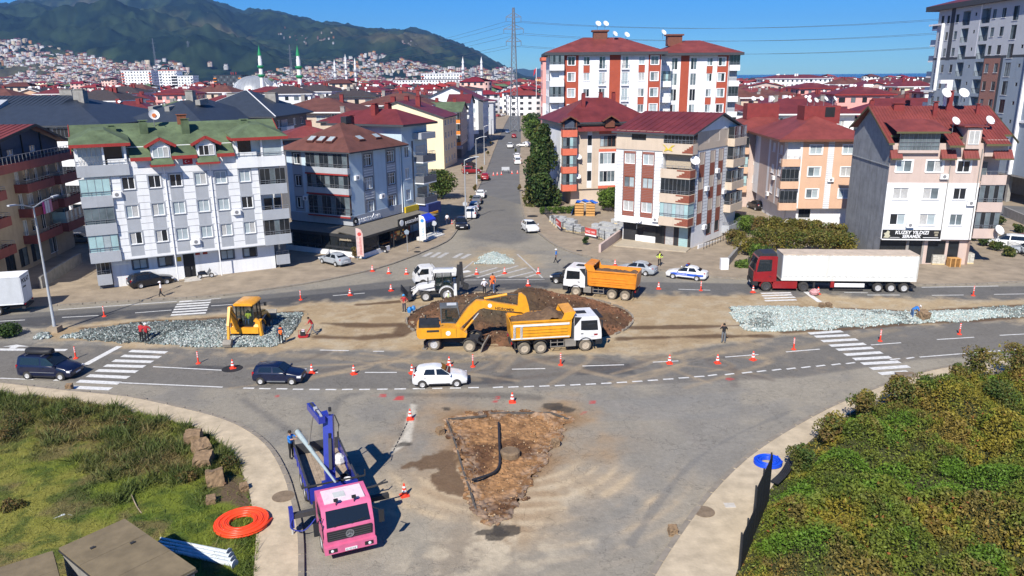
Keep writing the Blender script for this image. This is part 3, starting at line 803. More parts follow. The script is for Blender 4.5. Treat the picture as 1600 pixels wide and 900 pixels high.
def chimney(par,x,y,z0,z1,w=.8,d=.6,m='chimney_red',cap=True):
 b=MB().box(x-w/2,x+w/2,y-d/2,y+d/2,z0,z1)
 if cap:b.box(x-w/2-.08,x+w/2+.08,y-d/2-.08,y+d/2+.08,z1+.12,z1+.2).box(x-w*.35,x+w*.35,y-d*.35,y+d*.35,z1,z1+.12)
 return b.build('chimney',m,par)
def hip(par,x0,x1,y0,y1,z,h,m,over=.7,fas='fascia_dark',fh=.28,ridge=None,name='roof'):
 """hipped roof with overhang and a fascia band"""
 a,c,d,e=x0-over,x1+over,y0-over,y1+over
 w=min(c-a,e-d)/2;b=MB()
 if c-a>=e-d:r0,r1=(a+w*.95,(d+e)/2,z+h),(c-w*.95,(d+e)/2,z+h)
 else:r0,r1=((a+c)/2,d+w*.95,z+h),((a+c)/2,e-w*.95,z+h)
 A,B_,C_,D_=(a,d,z),(c,d,z),(c,e,z),(a,e,z)
 if c-a>=e-d:b.poly([A,B_,r1,r0]);b.poly([B_,C_,r1]);b.poly([C_,D_,r0,r1]);b.poly([D_,A,r0])
 else:b.poly([A,B_,r0]);b.poly([B_,C_,r1,r0]);b.poly([C_,D_,r1]);b.poly([D_,A,r0,r1])
 b.box(a+.01,c-.01,d+.01,e-.01,z-fh,z-.004,1)
 return b.build(name,[m,fas],par)
def gable_roof(par,x0,x1,y0,y1,z,h,m,over=.7,fas='fascia_dark',th=.22,ends=.5,yr=None,seams=0,name='roof',zb=None):
 """ridge along x; yr = where the ridge stands in y"""
 yr=(y0+y1)/2 if yr is None else yr;a,c=x0-ends,x1+ends
 s0,s1=h/(yr-y0),h/(y1-yr)
 p=[(y0-over,z-over*s0),(yr,z+h),(y1+over,z-over*s1)]
 b=MB()
 for i in(0,1):
  (ya,za),(yb,zb_)=p[i],p[i+1]
  b.add([(a,ya,za),(c,ya,za),(c,yb,zb_),(a,yb,zb_)],[(0,1,2,3)],0)
  b.add([(a,ya,za-th),(c,ya,za-th),(c,yb,zb_-th),(a,yb,zb_-th)],[(3,2,1,0)],1)
  for x in(a,c):b.poly([(x,ya,za-th),(x,ya,za),(x,yb,zb_),(x,yb,zb_-th)],1)
 for(ya,za)in(p[0],p[2]):b.poly([(a,ya,za-th),(c,ya,za-th),(c,ya,za),(a,ya,za)],1)
 if seams:
  n=int((c-a)/seams)
  for i in range(1,n):
   x=a+(c-a)*i/n
   for j in(0,1):
    (ya,za),(yb,zb_)=p[j],p[j+1];b.bar((x,ya,za+.02),(x,yb,zb_+.02),.05,.05)
 return b.build(name,[m,fas],par)
def building(name,label,xy,deg,cat='apartment building'):
 return thing(name,label,cat,(*xy,0),R(deg))
BASE=.1
# ---- white house with the green roof
def white_house():
 t=building('apartment_building','white and grey apartment building with mossy green roof and red eaves',(-43.2,80.58),28.05)
 g=Fac(t,0,0,0)
 for u in(2.8,5.37,11.9,14.4):g.win(u,2.36,1.4,1.05,'d',trim='paint_grey_dark',panes=('pane_mid','pane_pale','pane_dark'))
 g.holes.append((7.15,8.4,.12,2.95))
 g.wall(17.2,BASE,3.34,'paint_white')
 d=MB().box(7.2,8.35,.1,.14,.13,2.9).build('door','black',t);MB().box(7.95,8.02,.06,.1,1.1,1.4).build('handle','metal_rail',d)
 MB().box(7.0,8.6,-1.2,-.02,BASE,.28).box(6.9,8.7,-1.6,-1.22,BASE,.18).build('step','concrete_pale',t)
 MB().box(6.55,7.0,-.05,-.005,2.2,2.7).build('sign_plate',mat('plate_yellow',(.5,.35,.03)),t)
 for u in(8.5,9.3):MB().box(u,u+.5,-.05,-.005,2.7,2.95).build('sign_plate',mat('plate_red',(.3,.04,.03)),t)
 core(t,[(0,.35),(17.2,.35),(17.2,12),(0,12)],BASE,3.3,'paint_white')
 U=(2.74,5.27,7.35,9.86,11.96,14.5)
 f=Fac(t,0,0,0,1.2)
 for k,z in enumerate((5.48,8.38,11.36)):
  for i,u in enumerate(U):
   pn=('pane_pale','pane_curtain','pane_pale')
   if(k,i)in((2,0),(2,1),(2,2),(1,5)):pn=('pane_dark','pane_dark','pane_mid')
   if(k,i)==(0,0)or(k,i)==(0,1):pn=('pane_dark','pane_curtain')
   f.win(u,z,1.2,1.32,'w',trim='paint_grey',panes=pn)
 zones=[(u-.66,u+.66,3.55,12.2,'paint_grey')for u in U]
 gr=[]
 cuts=[1.1,*[v for u in U for v in(u-.68,u+.68)],16.0]
 for i in range(0,len(cuts),2):
  for z in np.arange(4.05,13.2,.74):gr.append((cuts[i]+.02,cuts[i+1]-.02,z))
 f.wall(14.9,3.3,13.95,'paint_white',zones,u0=1.1,grooves=gr)
 core(t,[(1.1,-.9),(16.0,-.9),(16.0,12),(1.1,12)],3.32,13.9,'paint_white')
 MB().box(1.1,16,-1.2,-.01,3.22,3.3).build('soffit','paint_grey',t)
 for u in(6.32,10.92):MB().tube((u,-1.29,.3),(u,-1.29,13.6),.06).build('downpipe','trim_white',t)
 f.ac((8.6,4.2),(13.2,7.1),(1.5,10.0))
 lg=['pane_teal','pane_mid','pane_teal'];ltr=[('pane_teal',),('pane_dark','pane_mid'),('pane_teal','pane_teal','pane_pale')]
 core(t,[(-1.5,.3),(1.09,.3),(1.09,12),(-1.5,12)],3.32,13.3,'paint_white')
 core(t,[(16.01,.3),(18.6,.3),(18.6,12),(16.01,12)],3.32,13.3,'paint_white')
 glz=[('pane_teal','pane_teal','pane_pale'),'pane_mid','pane_teal']
 for k,z in enumerate((3.4,6.34,9.28)):
  f.balcony(-1.85,1.08,z,.05+.0+1.15-1.15+.01 if 0 else.28,1.0,'paint_grey',glaze=glz[k],top=z+2.78,nglz=4)
  f.balcony(16.02,19.0,z,.28,1.0,'paint_grey',glaze=('pane_dark','pane_dark','pane_mid')if k!=1 else None,top=z+2.78,nglz=5)
  if k==1:
   q=Fac(t,0,0,0,-.28);
   MB().box(16.6,17.5,.2,.28,z,z+2.1).box(17.7,18.5,.2,.28,z+.9,z+2.1).build('balcony_door','pane_dark',t)
 g.balcony(-1.5,-.1,.75,.5,1.0,'paint_grey',glaze='pane_dark',top=3.1,nglz=3);core(t,[(-1.4,.02),(-.02,.02),(-.02,6),(-1.4,6)],BASE,3.3,'paint_grey_dark')
 g.balcony(17.3,18.8,.75,.5,1.0,'paint_grey');core(t,[(17.25,.4),(18.7,.4),(18.7,8),(17.25,8)],BASE,3.3,'paint_grey_dark')
 for(u0,u1,gl)in((-1.85,3.0,('pane_pale','pane_mid','pane_teal')),(13.7,19.05,None)):
  f.balcony(u0,u1,12.42,.3,1.0,'paint_grey' if u0<0 else 'paint_white',glaze=None,sides=(1,1))
  b=MB()
  for u in(u0+.1,(u0+u1)/2+.1,u1-.3):b.box(u,u+.2,-.2,0,13.42,15.5)
  b.box(u0,u1,.9,1.0,12.5,15.5);o=b.build('loggia','trim_white',t,f.M0)
  b=MB()
  if u0<0:
   for i in range(5):b.box(u0+.35+i*.42,u0+.72+i*.42,-.12,-.1,14.3,15.4,0)
   b.box(u0+2.7,u0+4.4,.8,.86,13.2,15.3,1)
   for i in range(16):b.bar((u0+.3+i*.14,-.1,13.45),(u0+.3+i*.14+.35*(1 if i%2 else-1),-.1,14.2),.03,.03,2)
  else:
   b.box(u0+.5,u0+1.9,.8,.86,12.9,15.2,1);b.box(u0+2.9,u1-.3,-.12,-.1,13.45,15.4,0)
  b.build('glazing',['pane_pale','pane_dark','metal_rail'],o)
  r=MB();z=15.6;a,c=u0-.35,u1+.4;mid=(a+c)/2
  r.poly([(a,-.8,z),(c,-.8,z),(mid+.6,1.4,z+1.25),(mid-.6,1.4,z+1.25)]);r.poly([(c,-.8,z),(c,4.2,z+.5),(mid+.6,4.2,z+1.45),(mid+.6,1.4,z+1.25)])
  r.poly([(a,4.2,z+.5),(a,-.8,z),(mid-.6,1.4,z+1.25),(mid-.6,4.2,z+1.45)]);r.poly([(mid-.6,1.4,z+1.25),(mid+.6,1.4,z+1.25),(mid+.6,4.2,z+1.45),(mid-.6,4.2,z+1.45)])
  r.box(a,c,-.84,-.78,z-.32,z,1);r.box(a,a+.06,-.78,3,z-.3,z-.005,1);r.box(c-.06,c,-.78,3,z-.3,z-.005,1)
  r.build('porch_roof',['roof_green','fascia_red'],t,f.M0)
 MB().box(-1.8,18.9,.2,11,12.3,15.0).build('attic_wall','paint_white',t)
 for u in(6.2,10.75):
  b=MB();b.yprism([(u-.95,13.5),(u+.95,13.5),(u+.95,15.0),(u,15.75),(u-.95,15.0)],-.25,2.5)
  o=b.build('dormer','paint_white',t,f.M0)
  q=Fac(t,0,0,0,1.6);w_=q.win(u,14.42,1.6,1.1,'w',n=3,sill=False,panes=('pane_pale','pane_curtain')if u<8 else('pane_dark','pane_curtain','pane_dark'))
  r=MB();z=15.18
  for s in(-1,1):
   r.poly([(u,-.6,16.0),(u+s*1.55,-.6,z),(u+s*1.55,1.9,z),(u,3.2,16.0)][::s],0)
   r.bar((u,-.62,15.85),(u+s*1.55,-.62,z-.15),.1,.3,1)
  r.build('dormer_roof',['roof_green','fascia_red'],t,f.M0)
  MB().box(u-1.2,u+1.2,-1.2,-.02,13.0,13.2).add([(u-1.1,-1.15,13.21),(u+1.1,-1.15,13.21),(u+1.1,-.1,13.9),(u-1.1,-.1,13.9)],[(0,1,2,3)],1).build('planter_ledge',['fascia_red','roof_green'],t,f.M0)
 r=MB();e=14.0;ry=5.0;rz=17.2;y0=-1.75
 def P_(u,y):return(u,y,e+(rz-e)*(y-y0)/(ry-y0))
 for u0,u1,ya in((-2.1,3.2,0),(3.2,5.2,y0),(5.2,7.2,.2),(7.2,9.75,y0),(9.75,11.75,.2),(11.75,13.6,y0),(13.6,19.3,0)):
  r.poly([P_(u0,ya),P_(u1,ya),P_(u1,ry),P_(u0,ry)])
  if ya==y0:r.box(u0,u1,y0-.05,y0,e-.36,e+.01,1)
 r.poly([(19.3,ry,rz),(19.3,12.5,13.8),(-2.1,12.5,13.8),(-2.1,ry,rz)])
 for u in(-2.1,19.3):r.bar((u,-.4,14.6),(u,ry,rz-.04),.06,.2,1);r.bar((u,12.5,13.8),(u,ry,rz-.04),.06,.2,1)
 for u in(-1.9,19.1):r.poly([(u,.2,14.8),(u,ry,rz-.1),(u,12,14.0),(u,12,13.0),(u,.2,13.0)],2)
 r.build('roof',['roof_green','fascia_red','paint_white'],t)
 for u,y,h in((5.1,3.0,.9),(9.3,2.7,.95),(15.6,2.6,.7),(2.0,3.2,.5)):chimney(t,u,y,15.5,16.5+h,.8,.6,'roof_green')
 b=MB();b.box(8.6,9.5,2.6,3.4,17.0,18.0).box(8.5,9.6,2.5,3.5,18.02,18.1);b.build('chimney_cowl',mat('rust',(.2,.07,.035),var=.4,scale=4),t)
 fl=MB();fl.box(8.28,9.25,-.06,-.03,13.0,13.6,0)
 o=fl.build('flag',mat('flag_red',(.5,.02,.03)),t,f.M0)
 c=MB()
 for i in range(14):
  a=R(50+260*i/14);a2=R(50+260*(i+1)/14)
  c.poly([(8.62+.15*math.cos(a),-.063,13.3+.15*math.sin(a)),(8.62+.15*math.cos(a2),-.063,13.3+.15*math.sin(a2)),(8.655+.115*math.cos(a2),-.063,13.3+.115*math.sin(a2)),(8.655+.115*math.cos(a),-.063,13.3+.115*math.sin(a))][::-1])
 star=[]
 for i in range(10):rr=.08 if i%2==0 else.032;star.append((8.87+rr*math.cos(R(180+36*i)),-.063,13.3+rr*math.sin(R(180+36*i))))
 c.poly(star);c.build('crescent','trim_white',o)
 w=t.matrix_world if False else TR(t.location)@rotz(R(28.05))
 p=w@Vector((6.3,4.2,16.8));d=dish(p,.58,40,'white dish with an orange centre on the green roof ridge',20)
 MB().lathe([(.24,0),(.24,.02),(.01,.03)],16).build('logo_disc',mat('disc_orange',(.6,.16,.04)),d,TR((0,-.22,1.25))@RT(R(70),4,'X')@TR((0,-.1,.14)))
white_house()
# ---- blue-grey corner house with the restaurant
def text(par,body,size,M,m='trim_white',ext=.02,name='lettering',align='LEFT',bold=0.,shear=0.):
 c=bpy.data.curves.new(name,'FONT');c.body=body;c.size=size;c.extrude=ext;c.align_x=align;c.offset=bold;c.shear=shear
 c.resolution_u=2
 o=bpy.data.objects.new(name+'_tmp',c);COL.objects.link(o)
 dg=bpy.context.evaluated_depsgraph_get();me=bpy.data.meshes.new_from_object(o.evaluated_get(dg))
 bpy.data.objects.remove(o)
 me.materials.clear();me.materials.append(MATS[m]if isinstance(m,str)else m)
 return obj(name,me,par,M)
UP=RT(PI/2,4,'X')
def corner_house():
 C=(-20.55,98.23)
 t=building('apartment_building','pale blue corner apartment building with brown roof over the restaurant',C,63)
 fr=Fac(t,0,0,0)
 for k,z in enumerate((5.3,8.35,11.37)):
  for u in(3.85,8.95):fr.win(u,z,1.6,1.5,'w',n=3,panes=('pane_dark','pane_mid','pane_curtain'),bars=True,trim='paint_grey_dark',sill=False)
 zones=[];ext=[]
 for u in(3.85,8.95):zones.append((u-1.15,u+1.15,4.5 if u>5 else 4.4,12.55,'paint_grey'))
 gv=[(u-1.0,u+1.0,z)for u in(3.85,8.95)for z0 in(6.35,9.4)for z in(z0,z0+.35,z0+.7)]
 def slats(b,mats):
  mats.append('trim_white');i=len(mats)-1
  for a,c,z in gv:b.box(a+.05,c-.05,-.02,.01,z-.03,z+.03,i)
  for u in(3.85,8.95):
   for s in(-1.17,1.13):b.box(u+s,u+s+.05,-.03,.01,4.45,12.55,i+1)
  mats.append('paint_grey_dark')
  for u in(3.85,8.95):b.box(u-1.2,u+1.2,-.05,.01,12.5,12.6,i+1)
 fr.wall(11.3,4.5,12.75,'paint_blue_pale',zones,extra=slats)
 fr.box('fascia',-.05,11.35,.06,.3,3.3,4.5,'paint_grey')
 MB().tube((11.1,-.1,3.3),(11.1,-.1,12.6),.06).build('downpipe','trim_white',t)
 core(t,[(0.02,.3),(11.3,.3),(11.3,10.4),(0.02,10.4)],BASE,4.5,'cladding_shop');core(t,[(.3,.3),(11.3,.3),(11.3,10.4),(.3,10.4)],4.52,12.75,'paint_blue_pale')
 fl=Fac(t,0,10.4,-90)
 for z in(5.8,8.7,11.6):fl.win(1.75,z,1.0,1.4,'w',n=2,trim='paint_grey_dark',sill=False)
 fl.wall(10.4,4.5,12.75,'paint_blue_pale',[(.9,2.6,4.6,12.5,'paint_grey'),(3.4,10.4,4.5,12.8,'paint_grey_dark')])
 fl.box('fascia',0,10.45,.06,.3,3.3,4.5,'paint_grey')
 for k,z in enumerate((4.52,7.38,10.0)):
  fl.balcony(3.6,10.5,z,.55,.75 if k else.12,'paint_grey',glaze=('pane_dark','pane_dark','pane_mid')if k!=1 else('pane_dark','pane_mid','pane_dark'),top=z+2.55,nglz=9,soffit='paint_grey_dark')
  if k<3:MB().box(3.55,10.56,-.62,-.55,z-.2,z-.02).build('red_band','fascia_red',t,fl.M0)
 b=MB();o_=.9;A,B_,C_,D_=(-o_,-o_,12.8),(11.3+o_,-o_,12.8),(11.3+o_,10.4+o_,12.8),(-o_,10.4+o_,12.8);r0,r1=(5.0,5.2,16.0),(6.6,5.2,16.0)
 b.poly([A,B_,r1,r0]);b.poly([B_,C_,r1]);b.poly([C_,D_,r0,r1]);b.poly([D_,A,r0]);b.box(-o_+.02,11.3+o_-.02,-o_+.02,10.4+o_-.02,12.62,12.79,1)
 b.build('roof',['roof_brown','fascia_dark'],t)
 for x,y in((1.2,3.6),(1.2,5.2),(1.2,6.8),(4.2,1.4),(7.8,1.4)):
  if x<2:M=TR((x,y,14.0+.12))@RT(-math.atan2(3.2,5.9),4,'Y')
  else:M=TR((x,y,14.0+.15))@RT(math.atan2(3.2,6.1),4,'X')
  o=MB().box(-.65,.65,-.55,.55,-.1,.12).build('skylight','roof_brown',t,M);MB().box(-.5,.5,-.42,.42,.121,.15).build('pane','pane_pale',o)
 chimney(t,7.5,5.4,15.2,16.7,1.0,.7,'chimney_red');MB().cbox((6.4,5.2,16.3),(1.1,.9,.9)).build('water_tank','frame_dark',t)
 fr.ac((6.4,6.0),(1.2,9.1));fl.ac((3.0,6.2))
 text(t,'pasazadem',1.1,fr.M(1.1,3.5,.1)@UP,'trim_white',.04,bold=.01)
 logo=MB().lathe([(.5,0),(.5,.06),(.01,.07)],20).build('logo','black',t,fr.M(.45,3.85,.08)@UP)
 text(logo,'e',.8,TR((-.22,-.22,.07)),'trim_white')
 aw=MB();aw.add([(-3.4,-.1,3.2),(14.2,-.1,3.2),(14.2,-4.0,2.75),(-3.4,-4.0,2.75)],[(0,3,2,1)]);aw.add([(-3.4,-.1,3.1),(14.2,-.1,3.1),(14.2,-4.0,2.65),(-3.4,-4.0,2.65)],[(0,1,2,3)])
 aw.box(-3.5,14.3,-4.12,-4.0,2.5,2.78,1);aw.box(-3.5,-3.4,-4,10,2.5,2.9,1);aw.add([(-.1,-.1,3.2),(-.1,10,3.2),(-3.4,10,2.85),(-3.4,-.1,2.85)],[(0,1,2,3)])
 aw.build('awning',[mat('awning_grey',(.17,.155,.13),var=.15),'frame_dark'],t)
 b=MB()
 for x in(-3.4,-.2,3.2,6.5,9.8,13.6):b.bar((x,-4.0,BASE),(x,-4.0,2.6),.12,.12)
 for y in(-1,2.5,6):b.bar((-3.4,y,BASE),(-3.4,y,2.6),.12,.12)
 b.bar((-3.4,-4,1.2),(-3.4,8,1.2),.08,.25);b.bar((-3.4,-4,1.2),(-.2,-4,1.2),.08,.2);b.build('post','frame_dark',t)
 b=MB()
 for i in range(9):b.box(-3.42,-3.4,-3.9+i*1.25,-2.75+i*1.25,.75,2.5)
 b.box(-3.3,-.3,-4.0,-3.98,.75,2.5);b.build('glazing',mat('cafe_glass',(.03,.035,.04),rough=.08,alpha=.55,var=0),t)
 MB().box(-3.6,-3.42,-4.1,9,BASE,.75).box(-3.42,2.0,-4.2,-4.05,BASE,.7).build('low_wall','paint_white',t)
 sg=MB().box(4.0,9.2,-4.35,-4.2,2.55,3.75).build('sign','black',t)
 text(sg,'pasazadem',.82,TR((5.5,-4.36,2.9))@UP,'trim_white')
 MB().lathe([(.42,0),(.42,.05),(.01,.06)],18).build('logo_disc','trim_white',sg,TR((4.65,-4.36,3.2))@UP)
 sg2=MB().box(-3.55,-3.5,-3.6,-.2,2.05,2.5).build('sign','black',t);text(sg2,'pasazadem',.42,TR((-3.56,-.6,2.15))@rotz(-PI/2)@UP,mat('letter_tan',(.6,.5,.35)))
 mn=MB().box(2.6,6.4,-3.9,-3.8,.95,2.35).build('menu_board','black',t)
 r=random.Random(3);b=MB()
 for i in range(26):
  x,z,w=2.8+r.random()*3.2,1.1+r.random()*1.0,.12+r.random()*.16
  b.cbox((x,-3.915,z),(w*1.6,.012+.001*i,w),r.randrange(3))
 b.build('print',[mat('food_a',(.55,.3,.05)),mat('food_b',(.4,.1,.03)),mat('food_c',(.6,.45,.2))],mn)
 MB().box(8.6,11.2,-1.2,-.6,BASE,2.6).build('display_case',mat('case_red',(.2,.015,.02),rough=.3),t)
 b=MB()
 for i in range(3):b.box(8.2+i*.1,13.4,-5.6+i*.5,-5.1+i*.5,BASE+.005,.26+i*.16)
 b.build('step',mat('step_white',(.6,.6,.58),var=.25,scale=6),t)
 MB().box(-.1,11.2,-.12,-.02,BASE,3.2).build('shop_front','pane_dark',t)
corner_house()
# ---- white and brick-red block on the right corner
def brick_block():
 t=building('apartment_building','white and brick red apartment building with beige attic and dark red metal roof',(23.11,97.18),-37.6)
 g=Fac(t,-9.97,0,0)
 g.holes+=[(2.1,4.9,.15,2.75),(6.3,7.6,.15,2.75),(8.2,9.6,.15,2.75),(4.95,5.9,.15,2.75)]
 g.wall(9.9,BASE,2.95,'cladding_shop',[(.0,.1,0,3,'paint_white')])
 b=MB();b.box(2.15,4.85,.1,.13,.2,2.7).build('shop_window','pane_dark',t,g.M0);b=MB();b.box(2.0,4.95,-.06,.05,.25,1.05).build('sign','trim_white',t,g.M0)
 for u0,u1,m in((6.35,7.55,'pane_curtain'),(8.25,9.55,'pane_teal')):
  o=MB().box(u0,u1,.08,.11,.2,2.7).build('shop_window',m,t,g.M0)
  b=MB()
  for k in range(9):b.box(u0,u1,.06,.075,.35+k*.26,.42+k*.26)
  b.build('blind',m,o)
  MB().box(u0-.06,u0,.02,.12,.2,2.75).box(u1,u1+.06,.02,.12,.2,2.75).build('door_frame','frame_brown',t,g.M0)
 MB().box(5.0,5.85,.1,.13,.2,2.7).build('door','black',t,g.M0)
 core(t,[(-9.9,.3),(-.02,.3),(-.02,14.6),(-9.9,14.6)],BASE-.8,2.95,'cladding_shop')
 f=Fac(t,-9.97,0,0,1.3)
 for k,z in enumerate((5.1,8.28,11.33)):
  for u in(1.45,4.15):
   f.win(u,z,1.5,1.36,'b' if k==1 else 'w',panes=('pane_pale','pane_curtain')if k!=1 else('pane_pale','pane_mid'),sill=False)
 f.win(2.66,14.22,2.1,.95,'d',panes='pane_dark',sill=False)
 zones=[]
 for u in(1.45,4.15):zones.append((u-.87,u+.87,3.75,12.3,'brick_red'))
 zones.append((-.6,6.2,12.5,15,'paint_beige'))
 def rough(b,mats):
  if 'groove' not in mats:mats.append('groove')
  i=mats.index('groove')
  for u in(1.45,4.15):
   for s in(-.93,.87):b.box(u+s,u+s+.06,-.04,.01,3.75,12.4,i)
   for z in np.arange(3.95,12.2,.21):
    if not any(abs(z-zc)<.78 for zc in(5.1,8.28,11.33)):b.box(u-.86,u+.86,-.006,.01,z-.012,z+.012,i)
  b.box(-.6,6.2,-.05,.01,12.42,12.52,i)
 f.wall(6.8,2.96,14.95,'paint_white',zones,u0=-.6,extra=rough,grooves=[(a,c,z)for a,c in((-.58,.5),(2.4,3.2),(5.1,6.18))for z in np.arange(3.3,12.4,.42)])
 MB().box(-.6,6.2,-.02+.03,.2+1.1,2.86,2.95).build('soffit','trim_white',t,f.M0)
 core(t,[(-10.5,-1.0),(-3.8,-1.0),(-3.8,.3),(-10.5,.3)],2.97,14.9,'paint_white')
 core(t,[(-10.5,.31),(-.02,.31),(-.02,14.6),(-10.5,14.6)],2.96,14.9,'paint_beige')
 for k,z in enumerate((3.3,6.28,9.4)):
  fb=Fac(t,-9.97,0,0,.0)
  o=fb.balcony(6.22,10.3,z,1.9,1.0,'paint_beige',glaze=[('pane_teal','pane_pale','pane_pale'),('pane_dark',),None][k],top=z+2.95,nglz=7,sides=(0,1))
  st=MB()
  for i in range(5):st.box(8.5+i*.34 if i<4 else 8.5,10.33,-1.93,-1.905,z+.02+i*.19,z+.19+i*.19)
  st.box(10.305,10.33,-1.9,-.4,z+.02,z+.95);st.build('brick_corner','brick_red',o)
  MB().box(6.9,7.5,-.06,-.02,z,z+2.2).build('balcony_door','pane_dark',t,fb.M0)
  if k==2:
   MB().box(6.3,10.1,-.5,-.45,z+1,z+2.8).build('curtain',mat('curtain_tan',(.42,.35,.26),var=.2,scale=6),t,fb.M0)
 fb.balcony(6.22,10.3,12.4,1.5,1.15,'paint_beige',glaze='pane_dark',top=14.9,nglz=8,sides=(0,1))
 st=MB()
 for i in range(5):st.box(8.9+i*.3,10.33,-1.54,-1.51,12.42+i*.2,12.61+i*.2)
 st.build('brick_corner','brick_red',t,fb.M0)
 em=MB();em.yprism([(6.5,13.3),(7.0,12.8),(7.5,13.3),(7.9,13.35),(7.4,13.0),(7.6,12.55),(7.0,12.7),(6.4,12.5),(6.7,13.0),(6.2,13.4)],-1.56,-1.52);em.build('emblem',mat('emblem_yellow',(.6,.45,.05)),t,fb.M0)
 r=Fac(t,0,0,90)
 for k,z in enumerate((5.2,8.3,11.5)):
  for u in(2.2,5.5,8.2):r.win(u,z,1.25,1.55,'w' if k!=1 else 'b',n=2,panes=('pane_mid','pane_pale','pane_dark'),sill=False)
 for u in(5.5,8.2):r.win(u,1.9,1.25,1.4,'b',panes='pane_dark',sill=False)
 for u in(3.4,6.7,9.5):r.win(u,14.1,1.25,1.35,'b',panes=('pane_dark','pane_mid'),sill=False)
 zones=[(u-.8,u+.8,2.9 if u<3 else 1.0,12.3,'brick_red')for u in(2.2,5.5,8.2)]+[(0,14.6,12.6,15,'paint_beige')]
 def rough2(b,mats):
  i=mats.index('groove')
  for u in(2.2,5.5,8.2):
   for s in(-.86,.8):b.box(u+s,u+s+.06,-.04,.01,2.9 if u<3 else 1.0,12.4,i)
  b.box(0,14.6,-.05,.01,12.5,12.6,i)
 r.wall(14.6,-.7,14.9,'paint_white',zones,extra=rough2,grooves=[(a,c,z)for a,c in((.05,1.32),(3.1,4.6),(6.4,7.3),(9.1,10.2))for z in np.arange(2.4,12.4,.42)],gable=[(0,14.9),(14.6,14.9),(7.3,17.0)])
 for k,z in enumerate((3.6,6.7,9.8,12.6)):
  r.balcony(10.2,14.5,z,1.0,.9,'paint_beige',glaze=('pane_dark','pane_mid','pane_pale'),top=z+2.5,nglz=6)
 r.balcony(10.2,14.5,.7,1.0,.9,'paint_grey',glaze=None)
 r.ac((3.8,2.1),(3.9,7.2),(7.0,9.2),(9.6,6.1));f.ac((5.6,3.4))
 gable_roof(t,-10.5,0,-1.3,14.6,14.92,2.1,'roof_red',over=.55,ends=.55,yr=7.3,fas='fascia_dark',seams=.9)
 ra=MB();ra.bar((0,.4,.2),(0,12,-.6),.1,.9);ra.build('ramp_wall','paint_white',t,TR((.9,0,0)))
 rl=MB()
 for i in range(14):rl.bar((1.6,.6+i*.9,-.2),(1.6,.6+i*.9,.95),.05,.05)
 rl.bar((1.6,.6,.95),(1.6,12.4,.9),.06,.06);rl.build('railing','frame_dark',t)
 w=TR(t.location)@rotz(R(-37.6))
 dish(w@Vector((.15,-.6,10.2)),.62,10,'big white dish fixed to the corner of the white and brick block')
 dish(w@Vector((-6.9,-1.75,2.2)),.5,5,'white dish on the front wall of the brick block above the shop')
brick_block()
